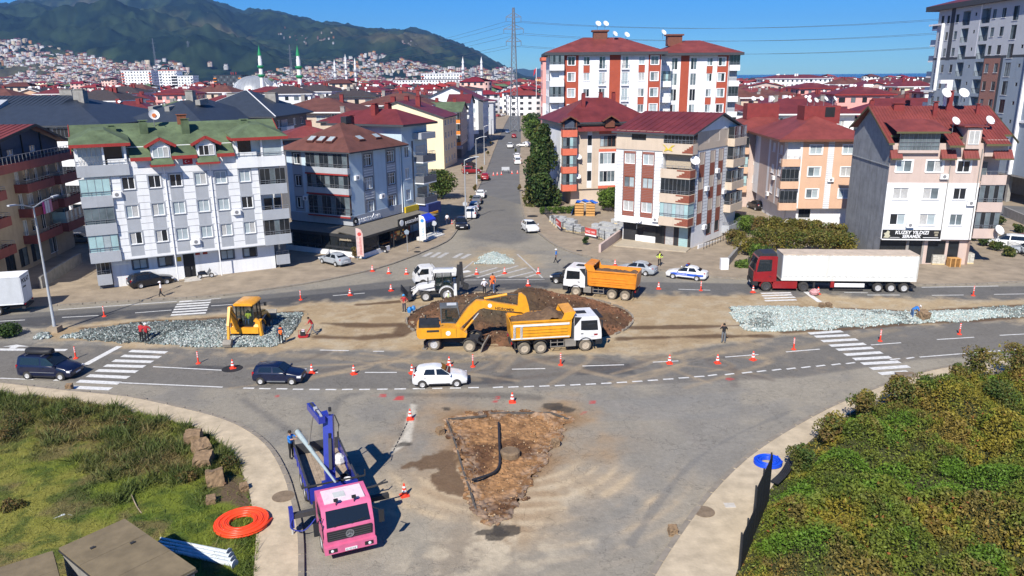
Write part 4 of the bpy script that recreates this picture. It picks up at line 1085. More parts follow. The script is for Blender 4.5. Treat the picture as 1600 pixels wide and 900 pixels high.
# ---- shop house with the tile shop sign
def tile_shop():
 t=building('apartment_building','white and mauve apartment building with bare grey flank and black tile shop sign',(43.1,87.87),-5.8)
 f=Fac(t,0,0,0)
 for u,w in((1.6,1.7),(4.9,1.75),(8.05,1.4)):
  for z,tr in((5.5,'trim_white'),(8.5,'trim_white'),(11.6,'trim_white')):
   f.win(u,z,w,1.3,'w',trim=tr,panes=('pane_mid','pane_pale','pane_dark','pane_curtain')if u<8 else('pane_dark','pane_mid'))
 f.wall(10,3.3,14.2,'paint_white',[(0,10,9.72,15,'paint_mauve')],extra=lambda b,m:b.box(0,10,-.03,.01,9.66,9.74,0))
 core(t,[(.02,.3),(9.98,.3),(9.98,12.9),(.02,12.9)],3.3,14.2,'paint_mauve')
 for u in(6.55,9.75):MB().tube((u,-.1,3.3),(u,-.1,13.6),.05).build('downpipe','concrete_grey',t)
 sg=MB().box(.1,6.5,-.22,-.03,3.28,4.3).build('sign','black',t)
 MB().box(.05,6.6,-.26,-.02,3.12,3.24).build('sign_ledge','trim_white',t)
 text(sg,'KUZEY YILDIZI',.56,TR((3.3,-.23,3.83))@UP,'trim_white',.01,align='CENTER',bold=.014,shear=.15)
 text(sg,'SERAMİK',.5,TR((3.3,-.23,3.38))@UP,'trim_white',.01,align='CENTER',bold=.014,shear=.15)
 MB().box(.9,2.0,-.235,-.222,3.4,3.44).box(4.6,6.3,-.235,-.222,3.4,3.46).build('rule','trim_white',sg)
 em=MB();em.yprism([(.2,3.4),(.75,3.35),(.95,3.6),(.8,3.8),(.85,4.1),(.6,4.25),(.45,4.0),(.2,3.9),(.35,3.65)],-.24,-.222);em.build('emblem',mat('emblem_cream',(.5,.48,.35)),sg)
 MB().box(5.75,6.25,-.24,-.222,3.95,4.15).box(5.85,6.2,-.24,-.222,3.62,3.86).build('emblem',mat('emblem_grey',(.3,.27,.2)),sg)
 g=Fac(t,0,0,0,-.6)
 g.holes+=[(.2,3.2,.2,2.9),(3.5,5.0,.2,2.9),(5.6,7.6,.2,2.9),(7.9,9.1,.2,2.9)]
 g.wall(10,BASE,3.3,'paint_mauve',[(0,5.2,0,3.3,'concrete_grey')],depth=.5)
 for u0,u1 in((.2,3.2),(3.5,5.0),(5.6,7.6),(7.9,9.1)):MB().box(u0,u1,.12,.15,.2,2.9).build('shop_window','pane_dark',t,g.M0)
 core(t,[(.02,1.2),(9.98,1.2),(9.98,12.9),(.02,12.9)],BASE,3.29,'paint_grey_dark')
 MB().box(.0,10,.0,.58,3.2,3.29).build('soffit','trim_white',t)
 f.ac((6.0,10.2),(9.3,7.2),(3.0,4.6))
 l=Fac(t,0,13.0,-90)
 mat('render_bare',(.27,.285,.30),var=.22,scale=.7,streak=.7,bump=.5,bscale=3,rough=.95)
 l.wall(13.0,BASE,14.6,'render_bare',gable=[(0,14.6),(13.0,14.6),(5.6,18.0)],extra=lambda b,m:b.box(0,13,-.1,.01,11.55,11.63,0))
 rr=Fac(t,10,0,90);rr.wall(13,BASE,14.6,'paint_mauve',gable=[(0,14.6),(13.0,14.6),(7.4,18.0)])
 core(t,[(10.05,1.6),(12.6,1.6),(12.6,9),(10.05,9)],BASE+2.9,13.6,'paint_mauve')
 for k,z in enumerate((3.6,6.65,9.75)):
  o=f.balcony(10.02,12.7,z,-.02+.3,.95,'paint_mauve',glaze=('pane_mid','pane_dark')if k<2 else None,top=z+2.9,nglz=5,sides=(0,1))
  MB().box(10.4,11.3,1.5,1.58,z+.1,z+2.2).build('balcony_door','pane_mid',t)
 MB().box(10.02,12.4,-.1,1.6,12.75,14.6).build('attic_wall','paint_mauve',t)
 o=f.balcony(.6,5.0,13.3,.45,.15,'paint_mauve',glaze='pane_mid',top=15.5,nglz=9)
 b=MB();z=15.55;b.poly([(.0,-1.0,z),(5.7,-1.0,z),(3.8,2.6,z+1.2),(1.8,2.6,z+1.2)]);b.poly([(5.7,-1,z),(5.7,3.4,z+1),(3.8,2.6,z+1.2)]);b.poly([(.0,3.4,z+1),(.0,-1,z),(1.8,2.6,z+1.2)]);b.box(-.02,5.72,-1.04,-.98,z-.2,z+.01,1)
 b.build('porch_roof',['roof_red_b',mat('fascia_olive',(.10,.09,.04))],t)
 for u0,u1,z in((-.15,1.1,12.75),(5.3,6.9,12.75),(7.7,9.3,12.75),(10.9,12.9,12.75)):
  b=MB();b.add([(u0,-.75,z-.2),(u1,-.75,z-.2),(u1,-.02,z+.75),(u0,-.02,z+.75),(u0,-.02,z-.2),(u1,-.02,z-.2)],[(0,1,2,3),(0,3,4),(1,5,2),(0,4,5,1)],0)
  b.box(u0,u1,-.79,-.76,z-.34,z-.18,1)
  n=int((u1-u0)/.28)
  for i in range(1,n):x=u0+(u1-u0)*i/n;b.bar((x,-.75,z-.18),(x,-.03,z+.77),.04,.04)
  b.build('canopy',['roof_red_b','fascia_olive'],t)
 MB().box(7.75,9.3,-.35,2.5,13.6,15.9).build('dormer','paint_mauve',t)
 q=Fac(t,0,0,0,.5);q.win(8.5,14.85,1.15,1.5,'w',sill=False,panes='pane_curtain')
 MB().box(7.2,9.8,-.7,3,16.0,16.15).build('porch_roof','roof_red_b',t)
 r_=MB();e,rz,yr=14.6,18.0,7.3
 def P_(u,y):return(u,y,e+(rz-e)*y/yr)
 for u0,u1,ya in((-.6,.0,-.7),(0,5.7,.9),(5.7,7.3,-1.2),(7.3,9.7,.6),(9.7,12.3,-.9),(12.3,13.2,1.0)):
  r_.poly([P_(u0,ya),P_(u1,ya),P_(u1,yr),P_(u0,yr)]);z0=P_(0,ya)[2]
  r_.box(u0,u1,ya-.05,ya,z0-.22,z0+.01,1)
 r_.poly([P_(10.6,yr),(10.6,13.5,15.1),(-.6,13.5,15.1),P_(-.6,yr)]);r_.poly([P_(13.2,yr),P_(10.6,yr),(10.6,13.5,15.1),(13.2,13.5,15.1)])
 n=40
 for i in range(n):
  u=-.6+13.8*i/n;ya=-.7 if u<0 else.9 if u<5.7 else-1.2 if u<7.3 else.6 if u<9.7 else-.9 if u<12.3 else 1.0
  r_.bar((*P_(u,ya)[:2],P_(u,ya)[2]+.02),(*P_(u,yr)[:2],rz+.02),.06,.06)
 for u in(-.6,13.2):r_.bar((u,-.5,14.3),(u,yr,rz-.08),.05,.25,1);r_.bar((u,13.5,15.0),(u,yr,rz-.08),.05,.25,1)
 r_.build('roof',['roof_red_b','fascia_olive'],t)
 for x,y,z0,h,w in((2.6,6.6,17.2,1.0,1.2),(6.2,5.0,16.5,1.9,.45),(8.2,6.2,17.2,2.4,.6),(11.2,5.5,16.5,1.6,.4)):chimney(t,x,y,z0,z0+h,w,w*.7,'chimney_red')
 MB().box(7.7,8.3,6.2,6.8,18,20.6).box(6.9,8.3,6.2,6.8,20.6,21.0).build('vent_shaft','trim_white',t)
 w=TR(t.location)@rotz(R(-5.8))
 dish(w@Vector((7.2,5.6,18.2)),.62,15,'left of the two white dishes beside the white vent shaft on the tile shop roof')
 dish(w@Vector((9.2,5.6,18.2)),.62,5,'right of the two white dishes beside the white vent shaft on the tile shop roof')
 dish(w@Vector((6.7,1.0,15.3)),.5,15,'white dish in the middle of the tile shop roof')
 dish(w@Vector((10.8,2.0,15.3)),.55,15,'white dish at the right end of the tile shop roof')
 dish(w@Vector((12.4,-.5,3.2)),.6,20,'white dish on the lowest right balcony of the tile shop house')
tile_shop()
# ---- general block of flats: faces 0 front, 1 right, 2 back, 3 left (seen from its own front)
def face(t,W,D,k,off=0.):
 return[Fac(t,0,0,0,off),Fac(t,W,0,90,off),Fac(t,W,D,180,off),Fac(t,0,D,-90,off)][k]
def block(name,label,xy,deg,W,D,floors,wallm,roof,roofm,fas='fascia_dark',fh=3.,g0=3.1,faces=None,rh=2.4,zones=None,group=None,cat='apartment building',over=.7,groundm=None,chim=1,seed=0,win='w',eave=None):
 """faces: {k: dict(win=[(u,w,h)], bal=[(u0,u1,d,material,glaze)], zones=[...])}; windows repeat on each floor"""
 random.seed(seed+11)
 t=thing(name,label,cat,(*xy,BASE),R(deg),group);top=g0+floors*fh if eave is None else eave
 faces=faces or{}
 for k in range(4):
  L=W if k in(0,2)else D
  if k in faces:
   q=faces[k];f=face(t,W,D,k)
   for fl in range(floors):
    z=g0+fl*fh
    for c in q.get('win',()):f.win(c[0],z+1.55,c[1],c[2],c[3]if len(c)>3 else win,n=2 if c[1]>.8 else 1,panes=q.get('panes','auto'),trim=q.get('trim'))
    for c in q.get('bal',()):
     f.balcony(c[0],c[1],z,c[2],.95,c[3],glaze=c[4],top=z+fh-.16,rail=c[4]is None or True,soffit='paint_white')
     if c[4]is None:MB().box(c[0]+.4,c[1]-.4,-.04,-.01,z+.05,z+2.2).build('balcony_door',random.choice(['pane_dark','pane_mid','pane_pale']),t,f.M0)
   f.wall(L,0,top,wallm,list(q.get('zones',()))+([(0,L,0,g0,groundm)]if groundm else[]))
  else:
   f=face(t,W,D,k);f.wall(L,0,top,wallm)
 if roof=='hip':hip(t,0,W,0,D,top+.25,rh,roofm,over,fas)
 elif roof=='gable':gable_roof(t,0,W,0,D,top,rh,roofm,over=over,fas=fas)
 elif roof=='gableY':
  b=MB();o=over;h=top+rh;s=rh/(W/2)
  for sx in(0,1):
   xa=-o if sx==0 else W+o
   q=[(xa,-o,top-o*s),(xa,D+o,top-o*s),(W/2,D+o,h),(W/2,-o,h)]
   b.poly(q if sx else q[::-1]);b.poly([(x,y,z-.2)for x,y,z in(q[::-1]if sx else q)],1)
   for yy in(-o,D+o):b.poly([(xa,yy,top-o*s),(W/2,yy,h),(W/2,yy,h-.25),(xa,yy,top-o*s-.25)],1)
   b.poly([(xa,-o,top-o*s-.25),(xa,D+o,top-o*s-.25),(xa,D+o,top-o*s),(xa,-o,top-o*s)],1)
  b.build('roof',[roofm,fas],t)
  MB().poly([(0,0,top),(W,0,top),(W/2,0,h-.1)]).build('gable',wallm,t);MB().poly([(0,D,top),(W/2,D,h-.1),(W,D,top)]).build('gable',wallm,t)
 if roof in('gable',):
  MB().poly([(0,0,top),(0,D/2,top+rh-.1),(0,D,top)]).build('gable',wallm,t);MB().poly([(W,0,top),(W,D,top),(W,D/2,top+rh-.1)]).build('gable',wallm,t)
 for i in range(chim):chimney(t,W*(.25+.5*i/max(1,chim-1)if chim>1 else.55),D*.5,top+rh*.5,top+rh+.9,.9,.7,random.choice(['chimney_red','concrete_grey','chimney_red']))
 return t
def rows(u0,u1,n,w=1.3,h=1.35):return[(u0+(u1-u0)*(i+.5)/n,w,h)for i in range(n)]
# ---- block with the dark balconies behind the corner house
C63=TR((-20.55,98.23,0))@rotz(R(63))
p=C63@Vector((11.5,-.2,0))
t=block('apartment_building','white and grey apartment building with dark balconies and red hipped roof behind the corner house',p.xy,63,6.4,11,3,'paint_blue_pale','hip','roof_red',g0=4.0,eave=15.2,rh=1.9,over=1.2,fas='fascia_dark',faces={0:dict(win=[(1.1,1.1,1.5)],bal=[(2.9,6.3,1.5,'paint_grey_dark',None)],zones=[(2.3,2.75,4.2,13,'paint_grey_dark')]),1:dict(win=rows(1,10,3),bal=[])},chim=2)
MB().box(2.7,6.4,-1.5,-.02,13.2,14.1).build('balcony','paint_grey',t);MB().box(-9,-.05,3,9,12.9,13.9).build('annex_roof','roof_red_b',t)
MB().box(-.2,3.2,-.3,-.05,3.1,3.9).build('sign',mat('sign_yellow',(.6,.42,.02)),t);MB().box(3.2,6.6,-1.9,-.05,2.3,3.9).build('shop_canopy',mat('canopy_blue',(.02,.035,.16),rough=.6),t)
# ---- cream gable house and its neighbours along the street
p=Vector((-16.13,187.4));
t=block('apartment_building','cream gable end of an apartment building with a dark red roof beside the street',(p.x-22.2*math.cos(R(-8)),p.y-22.2*math.sin(R(-8))),-8,22.2,15,4,'paint_cream','gableY','roof_red',g0=.4,eave=12.4,rh=3.7,over=.5,chim=0,faces={1:dict(win=rows(1,14,4))})
for x,y in((9,4),(11,9),(15,5)):chimney(t,x,y,14.5,16.9,1.1,1.1,'chimney_red')
MB().box(6.5,8.3,-.55,-.02,13.05,13.2).box(6.8,8.0,-.3,-.02,12.5,13.0).build('vent_hood','fascia_dark',t)
t=block('apartment_building','cream apartment building with orange balconies and a green roof by the street',(-23.5,213.5),-3,10,16,3,'paint_beige','gable','roof_green',g0=3.4,eave=12.6,rh=2.2,chim=2,faces={0:dict(win=[(2.0,1.3,1.4)],bal=[(6.6,9.9,1.2,'paint_orange',('pane_dark','pane_mid')),(2.9,4.2,1.0,'paint_orange',None)],zones=[(4.3,6.5,3.4,13,'paint_cream')]),1:dict(win=rows(1,15,4),bal=[])},groundm='paint_grey_dark')
MB().box(3.5,10.4,-2.2,-.02,2.6,3.3).build('shop_canopy','paint_grey',t)
block('apartment_building','white apartment building with open dark balconies next to the orange balconies',(-18.5,234),-2,6.2,16,4,'paint_white','gable','roof_red',g0=2.6,eave=14.2,rh=2.2,faces={0:dict(win=[(1.2,1.2,1.3)],bal=[(2.4,6.1,1.0,'paint_white',None)]),1:dict(win=rows(1,15,4))})
block('apartment_building','white gabled apartment building with grey bay corner beside the street',(-30,262),-4,21,18,4,'paint_white','gableY','roof_red',g0=3.0,eave=14.0,rh=4.5,faces={0:dict(win=[(14.2,1.3,1.5),(17.5,2.0,1.5),(10,1.3,1.5)],zones=[(19.4,21,2,14,'paint_grey_dark')]),1:dict(win=rows(1,17,4))},groundm='paint_grey_dark')
block('apartment_building','pale grey apartment building with a low salmon roof edge further up the street',(-21,301),-2,14.5,16,3,'tower_light','hip','roof_red_b',g0=3.0,rh=1.4,faces={0:dict(win=rows(4,14,3)),1:dict(win=rows(1,15,3))},fas='trim_white')
block('apartment_building','white apartment building with a brown hip roof left of the street bend',(-34,368),0,17,15,4,'paint_white','hip','roof_brown',g0=3.0,rh=2,faces={0:dict(win=rows(1,9,2),bal=[(9,12,1.1,'paint_white',None)]),1:dict(win=rows(1,14,3))})
block('apartment_building','white block with narrow windows closing the left of the street',(-29,388),0,15,15,4,'paint_white','hip','roof_dark',g0=3.0,rh=1.5,faces={0:dict(win=rows(1,14,4,1.1))})
block('apartment_building','salmon striped apartment building at the far right of the street',(16,352),0,13,15,4,'paint_white','gableY','roof_brown',g0=3.0,rh=2.4,faces={0:dict(win=rows(1,12,3),zones=[(4,6,3,15,'paint_salmon')]),3:dict(win=rows(1,14,3))})
block('apartment_building','grey and white apartment building with dark balconies at the far right of the street',(21,318),0,13,15,4,'tower_light','hip','roof_brown',g0=3.0,rh=2,faces={0:dict(win=rows(5,12,2),bal=[(.2,4,1.1,'paint_white',None)]),3:dict(win=rows(1,14,3))})
# ---- navy roofed complex behind the green roof
t=block('apartment_building','long white building with a big navy sheet metal roof behind the maroon balconies',(-104,126),-3,39,26,4,'paint_white','hip','roof_navy',g0=2.6,eave=14.6,rh=4.3,over=1.6,faces={0:dict(bal=[(20+i*6,25+i*6,1.2,'paint_white',('pane_dark',))for i in range(3)])},chim=0)
for x,y,w in((12,13,2.6),(26,14,2.2),(30,11,1.8)):chimney(t,x,y,16,20.0,w,1.4,'concrete_grey')
b=MB();b.xprism([(4.2,16.4),(4.2,16.9),(8.5,18.6),(8.5,17.4)],15.2,18.8);o=b.build('dormer','paint_grey',t);MB().box(16.0,18.2,4.15,4.19,16.2,16.85).build('pane','pane_pale',o)
b=MB()
for i in range(46):b.bar((.2+i*.85,-1.5,14.62),(min(max(.2+i*.85,11),28),12.6,19.15),.05,.06)
b.build('roof_seam','roof_navy',t)
t=block('apartment_building','white building under the right wing of the navy sheet metal roof with skylights',(-66,134),-8,14,22,4,'paint_white','hip','roof_navy',g0=2.4,eave=14.2,rh=3.6,over=1.2,faces={0:dict(win=rows(1,13,3)),1:dict(win=rows(1,20,5))},chim=0)
for x,y in((3,4),(6,4),(9,9)):MB().box(x,x+.9,y,y+3,15.5+y*.12,16.4+y*.12).build('skylight','concrete_grey',t,RT(R(4),4,'X'))
chimney(t,7,10,17,19.5,1.4,1.2,'concrete_grey')
t=block('apartment_building','building with a pointed navy hip roof and white ridge lines behind the green roof',(-62,150),-5,17,19,4,'paint_grey_dark','hip','roof_navy',g0=2.6,eave=14.5,rh=4.6,over=1.2,faces={0:dict(win=rows(1,16,4)),1:dict(win=rows(1,18,4),bal=[(4,8,1.2,'paint_white',None)])},chim=0)
b=MB();b.bar((-1.2,-1.2,14.8),(8.5,9.2,19.45),.16,.1);b.bar((18.2,-1.2,14.8),(8.6,9.2,19.45),.16,.1);b.build('ridge_cap','trim_white',t)
for x in(4.5,12.5):chimney(t,x,12,16,18.7,2.2,1.6,'concrete_grey')
t=block('apartment_building','beige house with a wide brown hip roof and white eaves behind the corner house',(-57,188),-6,19.5,17,4,'paint_beige','hip','roof_brown',g0=1.6,rh=3.0,over=1.2,fas='trim_white',faces={0:dict(win=[(3,1.6,1.5),(7.5,1.6,1.5),(12,2.2,1.5)],bal=[(15,19,1.2,'paint_beige',('pane_dark',))]),1:dict(win=rows(1,16,3))},chim=3)
t=block('apartment_building','beige house with a brown roof and white eaves left of the cream gable',(-42,218),-6,20,17,4,'paint_beige','hip','roof_brown',g0=1.9,rh=3.0,over=1.1,fas='trim_white',faces={0:dict(win=rows(1,18,4)),1:dict(win=rows(1,16,3))},chim=3)
block('apartment_building','low red hip roofed house between the corner house and the brown roofs',(-40,165),-6,13,11,4,'paint_beige','hip','roof_red',g0=.6,rh=2.0,faces={0:dict(win=rows(1,12,3))},chim=2)
block('apartment_building','house with a bright red lean roof just behind the corner house',(-36,122),20,9,9,4,'paint_grey_dark','hip','roof_red_b',g0=.4,rh=1.6,faces={0:dict(win=rows(1,8,2))},chim=1)  # dark wall colour stands in for the shade in the gap between the houses
# ---- maroon balcony house at the left edge
def maroon_house():
 t=building('apartment_building','shaded sand coloured apartment building with maroon balconies at the left edge',(-57.3,84.3),95.5)
 f=Fac(t,0,0,0)
 for k,z in enumerate((4.9,8.0,11.0)):
  for u in(-10.5,-7,-1.2,6.0,8.2,10.4,13.5,16.2):f.win(u,z,1.0 if u!=8.2 else 1.5,1.9 if u in(6.0,10.4,-7)else 1.4,'w',panes=('pane_mid','pane_pale','pane_dark'),sill=False)
 for u in(1.5,4.5,7.3,11.8):f.win(u,1.7,2.0,2.2,'w' if u>11 else 'd',n=2,panes=('pane_dark','pane_mid'),sill=False)
 f.wall(31.5,BASE,12.2,'paint_sand',u0=-14)
 core(t,[(-14,.35),(17.5,.35),(17.5,14),(-14,14)],BASE,12.9,'paint_sand')
 for z in(3.3,6.45,9.35):
  f.balcony(5.0,11.6,z,1.5,.85,'paint_maroon')
  f.balcony(-6.2,.4,z,1.5,.85,'paint_maroon')
  f.balcony(-13.8,-8,z,1.5,.85,'paint_maroon')
  f.balcony(12.4,18.6,z,1.9,.95,'paint_maroon',glaze=('pane_teal','pane_mid')if z<4 else None,top=z+2.4)
 lb=MB().box(-14,19.4,-2.1,0,12.0,12.95).build('balcony','paint_maroon',t)
 rl=MB()
 for i in range(40):rl.bar((-13.9+i*.85,-2.05,12.95),(-13.9+i*.85,-2.05,13.8),.04,.04)
 rl.bar((-14,-2.05,13.8),(19.3,-2.05,13.8),.05,.05);rl.build('railing','metal_rail',lb)
 a=Fac(t,0,0,0,-.4)
 for u in(6.3,11.5):a.win(u,14.3,1.4,1.7,'w',sill=False,panes='pane_mid')
 a.wall(24,12.95,14.2,'paint_navy',u0=-6,gable=[(-6,14.2),(18,14.2),(18,14.25),(10.5,16.5),(3.9,15.5),(-6,13.9)])
 for u in(4.2,9.0,13.5):MB().box(u,u+.12,-.0,.3,12.95,15.6).build('post','black',t,Fac(t,0,0,0,-.25).M0)
 r=MB();r.poly([(10.5,-.9,16.75),(10.5,15,16.75),(-8,15,14.0),(-8,-.9,14.0)][::-1]);r.poly([(10.5,-.9,16.75),(19.3,-.9,14.0),(19.3,15,14.0),(10.5,15,16.75)])
 for i in range(24):
  y=-.8+i*.7;r.bar((10.5,y,16.78),(-8,y,14.03),.05,.05)
 r.bar((10.5,-.92,16.65),(-8,-.92,13.9),.06,.3,1);r.bar((10.5,-.92,16.65),(19.3,-.92,13.9),.06,.3,1)
 r.build('roof',['roof_red_b','black'],t)
 MB().tube((12,-.12,.2),(12,-.12,12),.06).build('downpipe','concrete_grey',t)
 w=t.matrix_basis
 for i,(u,c)in enumerate(((7.4,'pink'),(8.0,'white'),(8.6,'white'),(9.2,'rose'))):
  m=mat('cloth_'+c,{'pink':(.6,.08,.3),'white':(.75,.72,.75),'rose':(.7,.3,.4)}[c])
  b=MB();b.box(u,u+.5,-1.62,-1.6,6.6-.35,7.75)
  tag(b.build('washing',m,None,TR(t.location)@rotz(R(95.5))),f"{c if i != 2 else 'second white'} washing hung out on a maroon balcony",'washing')
maroon_house()
gw=MB();pts_=[at(196,446,.12),at(212,443,.12)]
def garden_wall(name,label,pts,h,th,m,cap=None):
 b=MB()
 for a,c in zip(pts,pts[1:]):
  a,c=Vector((*a,0)),Vector((*c,0));b.bar((a.x,a.y,BASE+h/2),(c.x,c.y,BASE+h/2),th,h)
 o=tag(b.build(name,m),label,'wall');return o
garden_wall('garden_wall','low concrete garden wall in front of the maroon balcony house',[(-51.0,80.3),(-51.7,84),(-53,92)],1.3,.3,'concrete_grey')
# ---- coral and white flats across the side street
def coral_house():
 t=building('apartment_building','beige apartment building with coral balcony bands and dark red roof',(10.4,132.65),10)
 f=Fac(t,0,0,0)
 for k,z in enumerate((4.85,7.95,10.9)):
  f.win(6.4,z,2.8,1.9 if k<2 else 1.9,'w' if k<2 else 'b',n=4,panes=('pane_mid','pane_pale','pane_dark'),sill=False)
  f.win(3.17,z+.2,.75,1.7,'d',n=1,panes=('pane_dark','pane_mid','pane_curtain'),sill=False)
 f.wall(14,2.8,12.9,'paint_beige',[(4.8,8.1,z,z+.6,'paint_coral')for z in(2.75,5.8,9.0,12.1)]+[(4.8,8.1,3.3,9.1,'paint_white'),(2.75,3.6,3,12.9,'paint_white')])
 core(t,[(0,.3),(14,.3),(14,15),(0,15)],BASE,12.9,'paint_beige')
 for z in(3.4,6.45,9.5):
  f.balcony(-1.9,.62,z-.55,1.3,.95,'paint_coral',glaze=('pane_mid','pane_dark','pane_teal'),top=z+2.3,nglz=4)
 f.balcony(-1.9,.62,12.0,1.3,1.0,'paint_coral',glaze=None)
 MB().box(-1.9,-.02,.31,15,2.7,12.9).build('side_wall','paint_white',t);lf=Fac(t,-1.92,15,-90)
 MB().box(-1.8,-1.65,-1.2,-1.0,12.9,15).box(.4,.55,-1.2,-1.0,12.9,15).build('post','frame_brown',t)
 MB().box(-1.9,14,.3,15,12.95,14.2).build('attic_wall','paint_beige',t)
 b=MB();z=14.2;A,B_,C_,D_=(-2.6,-.9,z),(14.8,-.9,z),(14.8,15.8,z),(-2.6,15.8,z);r0,r1=(4.2,7,18),(8.2,7,18)
 b.poly([A,B_,r1,r0]);b.poly([B_,C_,r1]);b.poly([C_,D_,r0,r1]);b.poly([D_,A,r0]);b.box(-2.58,14.78,-.88,15.78,z-.25,z-.01,1);b.build('roof',['roof_red','fascia_dark'],t)
 b=MB();b.poly([(.8,-1.3,12.7),(9,-1.3,12.7),(9,-.1,13.6),(.8,-.1,13.6)]);b.build('canopy','roof_red',t)
 for u,w in((-.65,1.6),(6.4,1.5)):
  b=MB();zz=14.6;b.poly([(u-w,-1.6,zz-.2),(u,-1.6,zz+.7),(u,3,zz+.7),(u-w,1.4,zz-.2)]);b.poly([(u,-1.6,zz+.7),(u+w,-1.6,zz-.2),(u+w,1.4,zz-.2),(u,3,zz+.7)])
  b.bar((u-w,-1.62,zz-.25),(u,-1.62,zz+.65),.08,.2,1);b.bar((u,-1.62,zz+.65),(u+w,-1.62,zz-.25),.08,.2,1)
  b.build('dormer_roof',['roof_red','frame_brown'],t)
  MB().box(u-.8,u+.8,-1.0,-.6,13.3,14.6).build('dormer','frame_brown' if u>1 else 'paint_navy',t)
 for x,y in((3,4),(7,7),(10,9)):chimney(t,x,y,16,18.7,.6,.6,'chimney_red')
 w=t.matrix_basis.copy();w=TR(t.location)@rotz(R(10))
 for u,z,l in((1.0,8.3,'upper'),(.9,5.0,'lower')):
  dish(w@Vector((u,-.25,z-1.2)),.55,25,l+' of two white dishes fixed on the beige wall beside the coral balconies')
coral_house()
# ---- tall red and white block
def red_tower():
 t=building('apartment_building','tall white apartment block with rust red panels and red hipped roofs',(9.55,155),0)
 rws=[24.5-3.02*i for i in range(7)]
 f=Fac(t,0,0,0)
 cols=[(2.35,1.4,1.6),(5.3,1.2,1.5),(8.35,1.2,2.3),(12.8,1.2,2.3),(16.0,1.2,1.5),(18.5,1.5,1.6)]
 for z in rws:
  for u,w,h in cols:f.win(u,z-(.35 if h>2 else 0),w,h,'w',trim='trim_white' if u in(2.35,18.5)else None,panes=('pane_mid','pane_pale','pane_dark','pane_curtain'),sill=h<2)
 zones=[(.95,3.75,11,26,'paint_rust'),(9.75,11.9,6,26,'paint_rust'),(17.3,19.7,11,26,'paint_rust'),(.95,3.75,0,11,'paint_pink'),(17.0,19.7,0,12,'paint_pink')]
 for u in(5.3,16.0):
  for z in rws[::2]:zones.append((u-.62,u+.62,z-2.25,z-.8,'paint_rust'))
 zones.append((4.6,19.7,0,8,'paint_pink'))
 f.wall(19.8,BASE,25.6,'paint_white',zones,extra=lambda b,m:[b.box(u,u+.05,-.03,.01,2,25.6,0)for u in(7.2,14.4)])
 for u in(8.35,12.8):
  for z in rws:f.balcony(u-.75,u+.75,z-1.55,.4,.06,'paint_white')
 for i,z in enumerate(rws):f.balcony(-1.9,.9,z-1.6,1.0,.95,'paint_white',glaze=('pane_mid','pane_dark')if i%2==0 else None,top=z+1.3)
 core(t,[(-1.8,.35),(19.8,.35),(19.8,15),(-1.8,15)],BASE,25.6,'paint_white')
 l=Fac(t,-1.9,15,-90)
 for z in rws:
  for u in(3,7,11):l.win(u,z,1.2,1.4,'w')
 l.wall(15,BASE,25.6,'paint_white')
 hip(t,-1.9,19.8,0,15,26.1,3.0,'roof_red_b',1.0,'fascia_dark',.55)
 b=MB().box(7.2,10.0,6.5,8.5,28,30.2).box(6.9,10.3,6.2,8.8,30.2,30.5);b.build('stair_house','frame_brown',t)
 g=Fac(t,20,4,0)
 cols=[(3.2,1.2,2.3),(7.0,1.2,2.3),(10.2,1.1,1.5),(12.6,1.4,1.6)]
 rw2=[24.2-3.02*i for i in range(7)]
 for z in rw2:
  for u,w,h in cols:g.win(u,z-(.35 if h>2 else 0),w,h,'w',trim='trim_white' if u>12 else None,panes=('pane_mid','pane_pale','pane_dark'),sill=h<2)
 zn=[(4.4,6.1,6,26,'paint_rust'),(11.7,13.9,12.5,26,'paint_rust'),(11.7,13.9,0,12.5,'paint_pink'),(8.0,11.5,0,12.5,'paint_pink')]+[(9.6,10.8,z-2.25,z-.8,'paint_rust')for z in rw2[::2]]
 g.wall(14,BASE,25.4,'paint_white',zn)
 core(t,[(20.02,4.35),(33.9,4.35),(33.9,17),(20.02,17)],BASE,25.4,'paint_white')
 for i,z in enumerate(rw2):
  g.balcony(.1,2.4,z-1.6,1.3,.95,'paint_white',glaze=('pane_teal','pane_mid')if i%3==1 else None,top=z+1.3)
  g.balcony(14.1,16.2,z-1.6,.2,.95,'paint_white',glaze=('pane_dark',)if i%2==0 else None,top=z+1.3)
 core(t,[(34.05,5),(36,5),(36,14),(34.05,14)],BASE,25.3,'paint_grey')
 hip(t,20,35.8,3.6,17,25.9,2.6,'roof_red_b',.8,'fascia_dark',.5)
 MB().box(22.5,25.5,8.8,10.8,27.4,29.4).box(22.2,25.8,8.5,11.1,29.4,29.7).build('stair_house','frame_brown',t)
 w=t.location
 for i,(x,y,z)in enumerate(((8.0,7,30.4),(9.5,7,30.4),(13.6,6,28.2),(21.0,6.5,28.6),(11.2,6,28.4))):
  dish((w.x+x,w.y+y,z),.6,20+i*5,['left dish on the stair house of the tall red and white block','right dish on the stair house of the tall red and white block','big dish on the main roof slope of the tall red and white block','dish between the two roofs of the tall red and white block','small tilted dish near the ridge of the tall red and white block'][i])
red_tower()
t=block('apartment_building','narrow pale pink apartment block standing left of the tall red and white block',(8.0,196),0,9,12,7,'paint_pink','none','roof_red',g0=4.2,faces={0:dict(win=[(1.3,1.0,1.4)],bal=[(2.4,5,.8,'paint_mauve',None)],zones=[(0,2.3,0,15,'paint_white')]),3:dict(win=rows(1,11,3))},chim=0)
MB().box(-.3,9.3,-.4,12.3,25.2,26.1).build('roof','paint_coral',t)
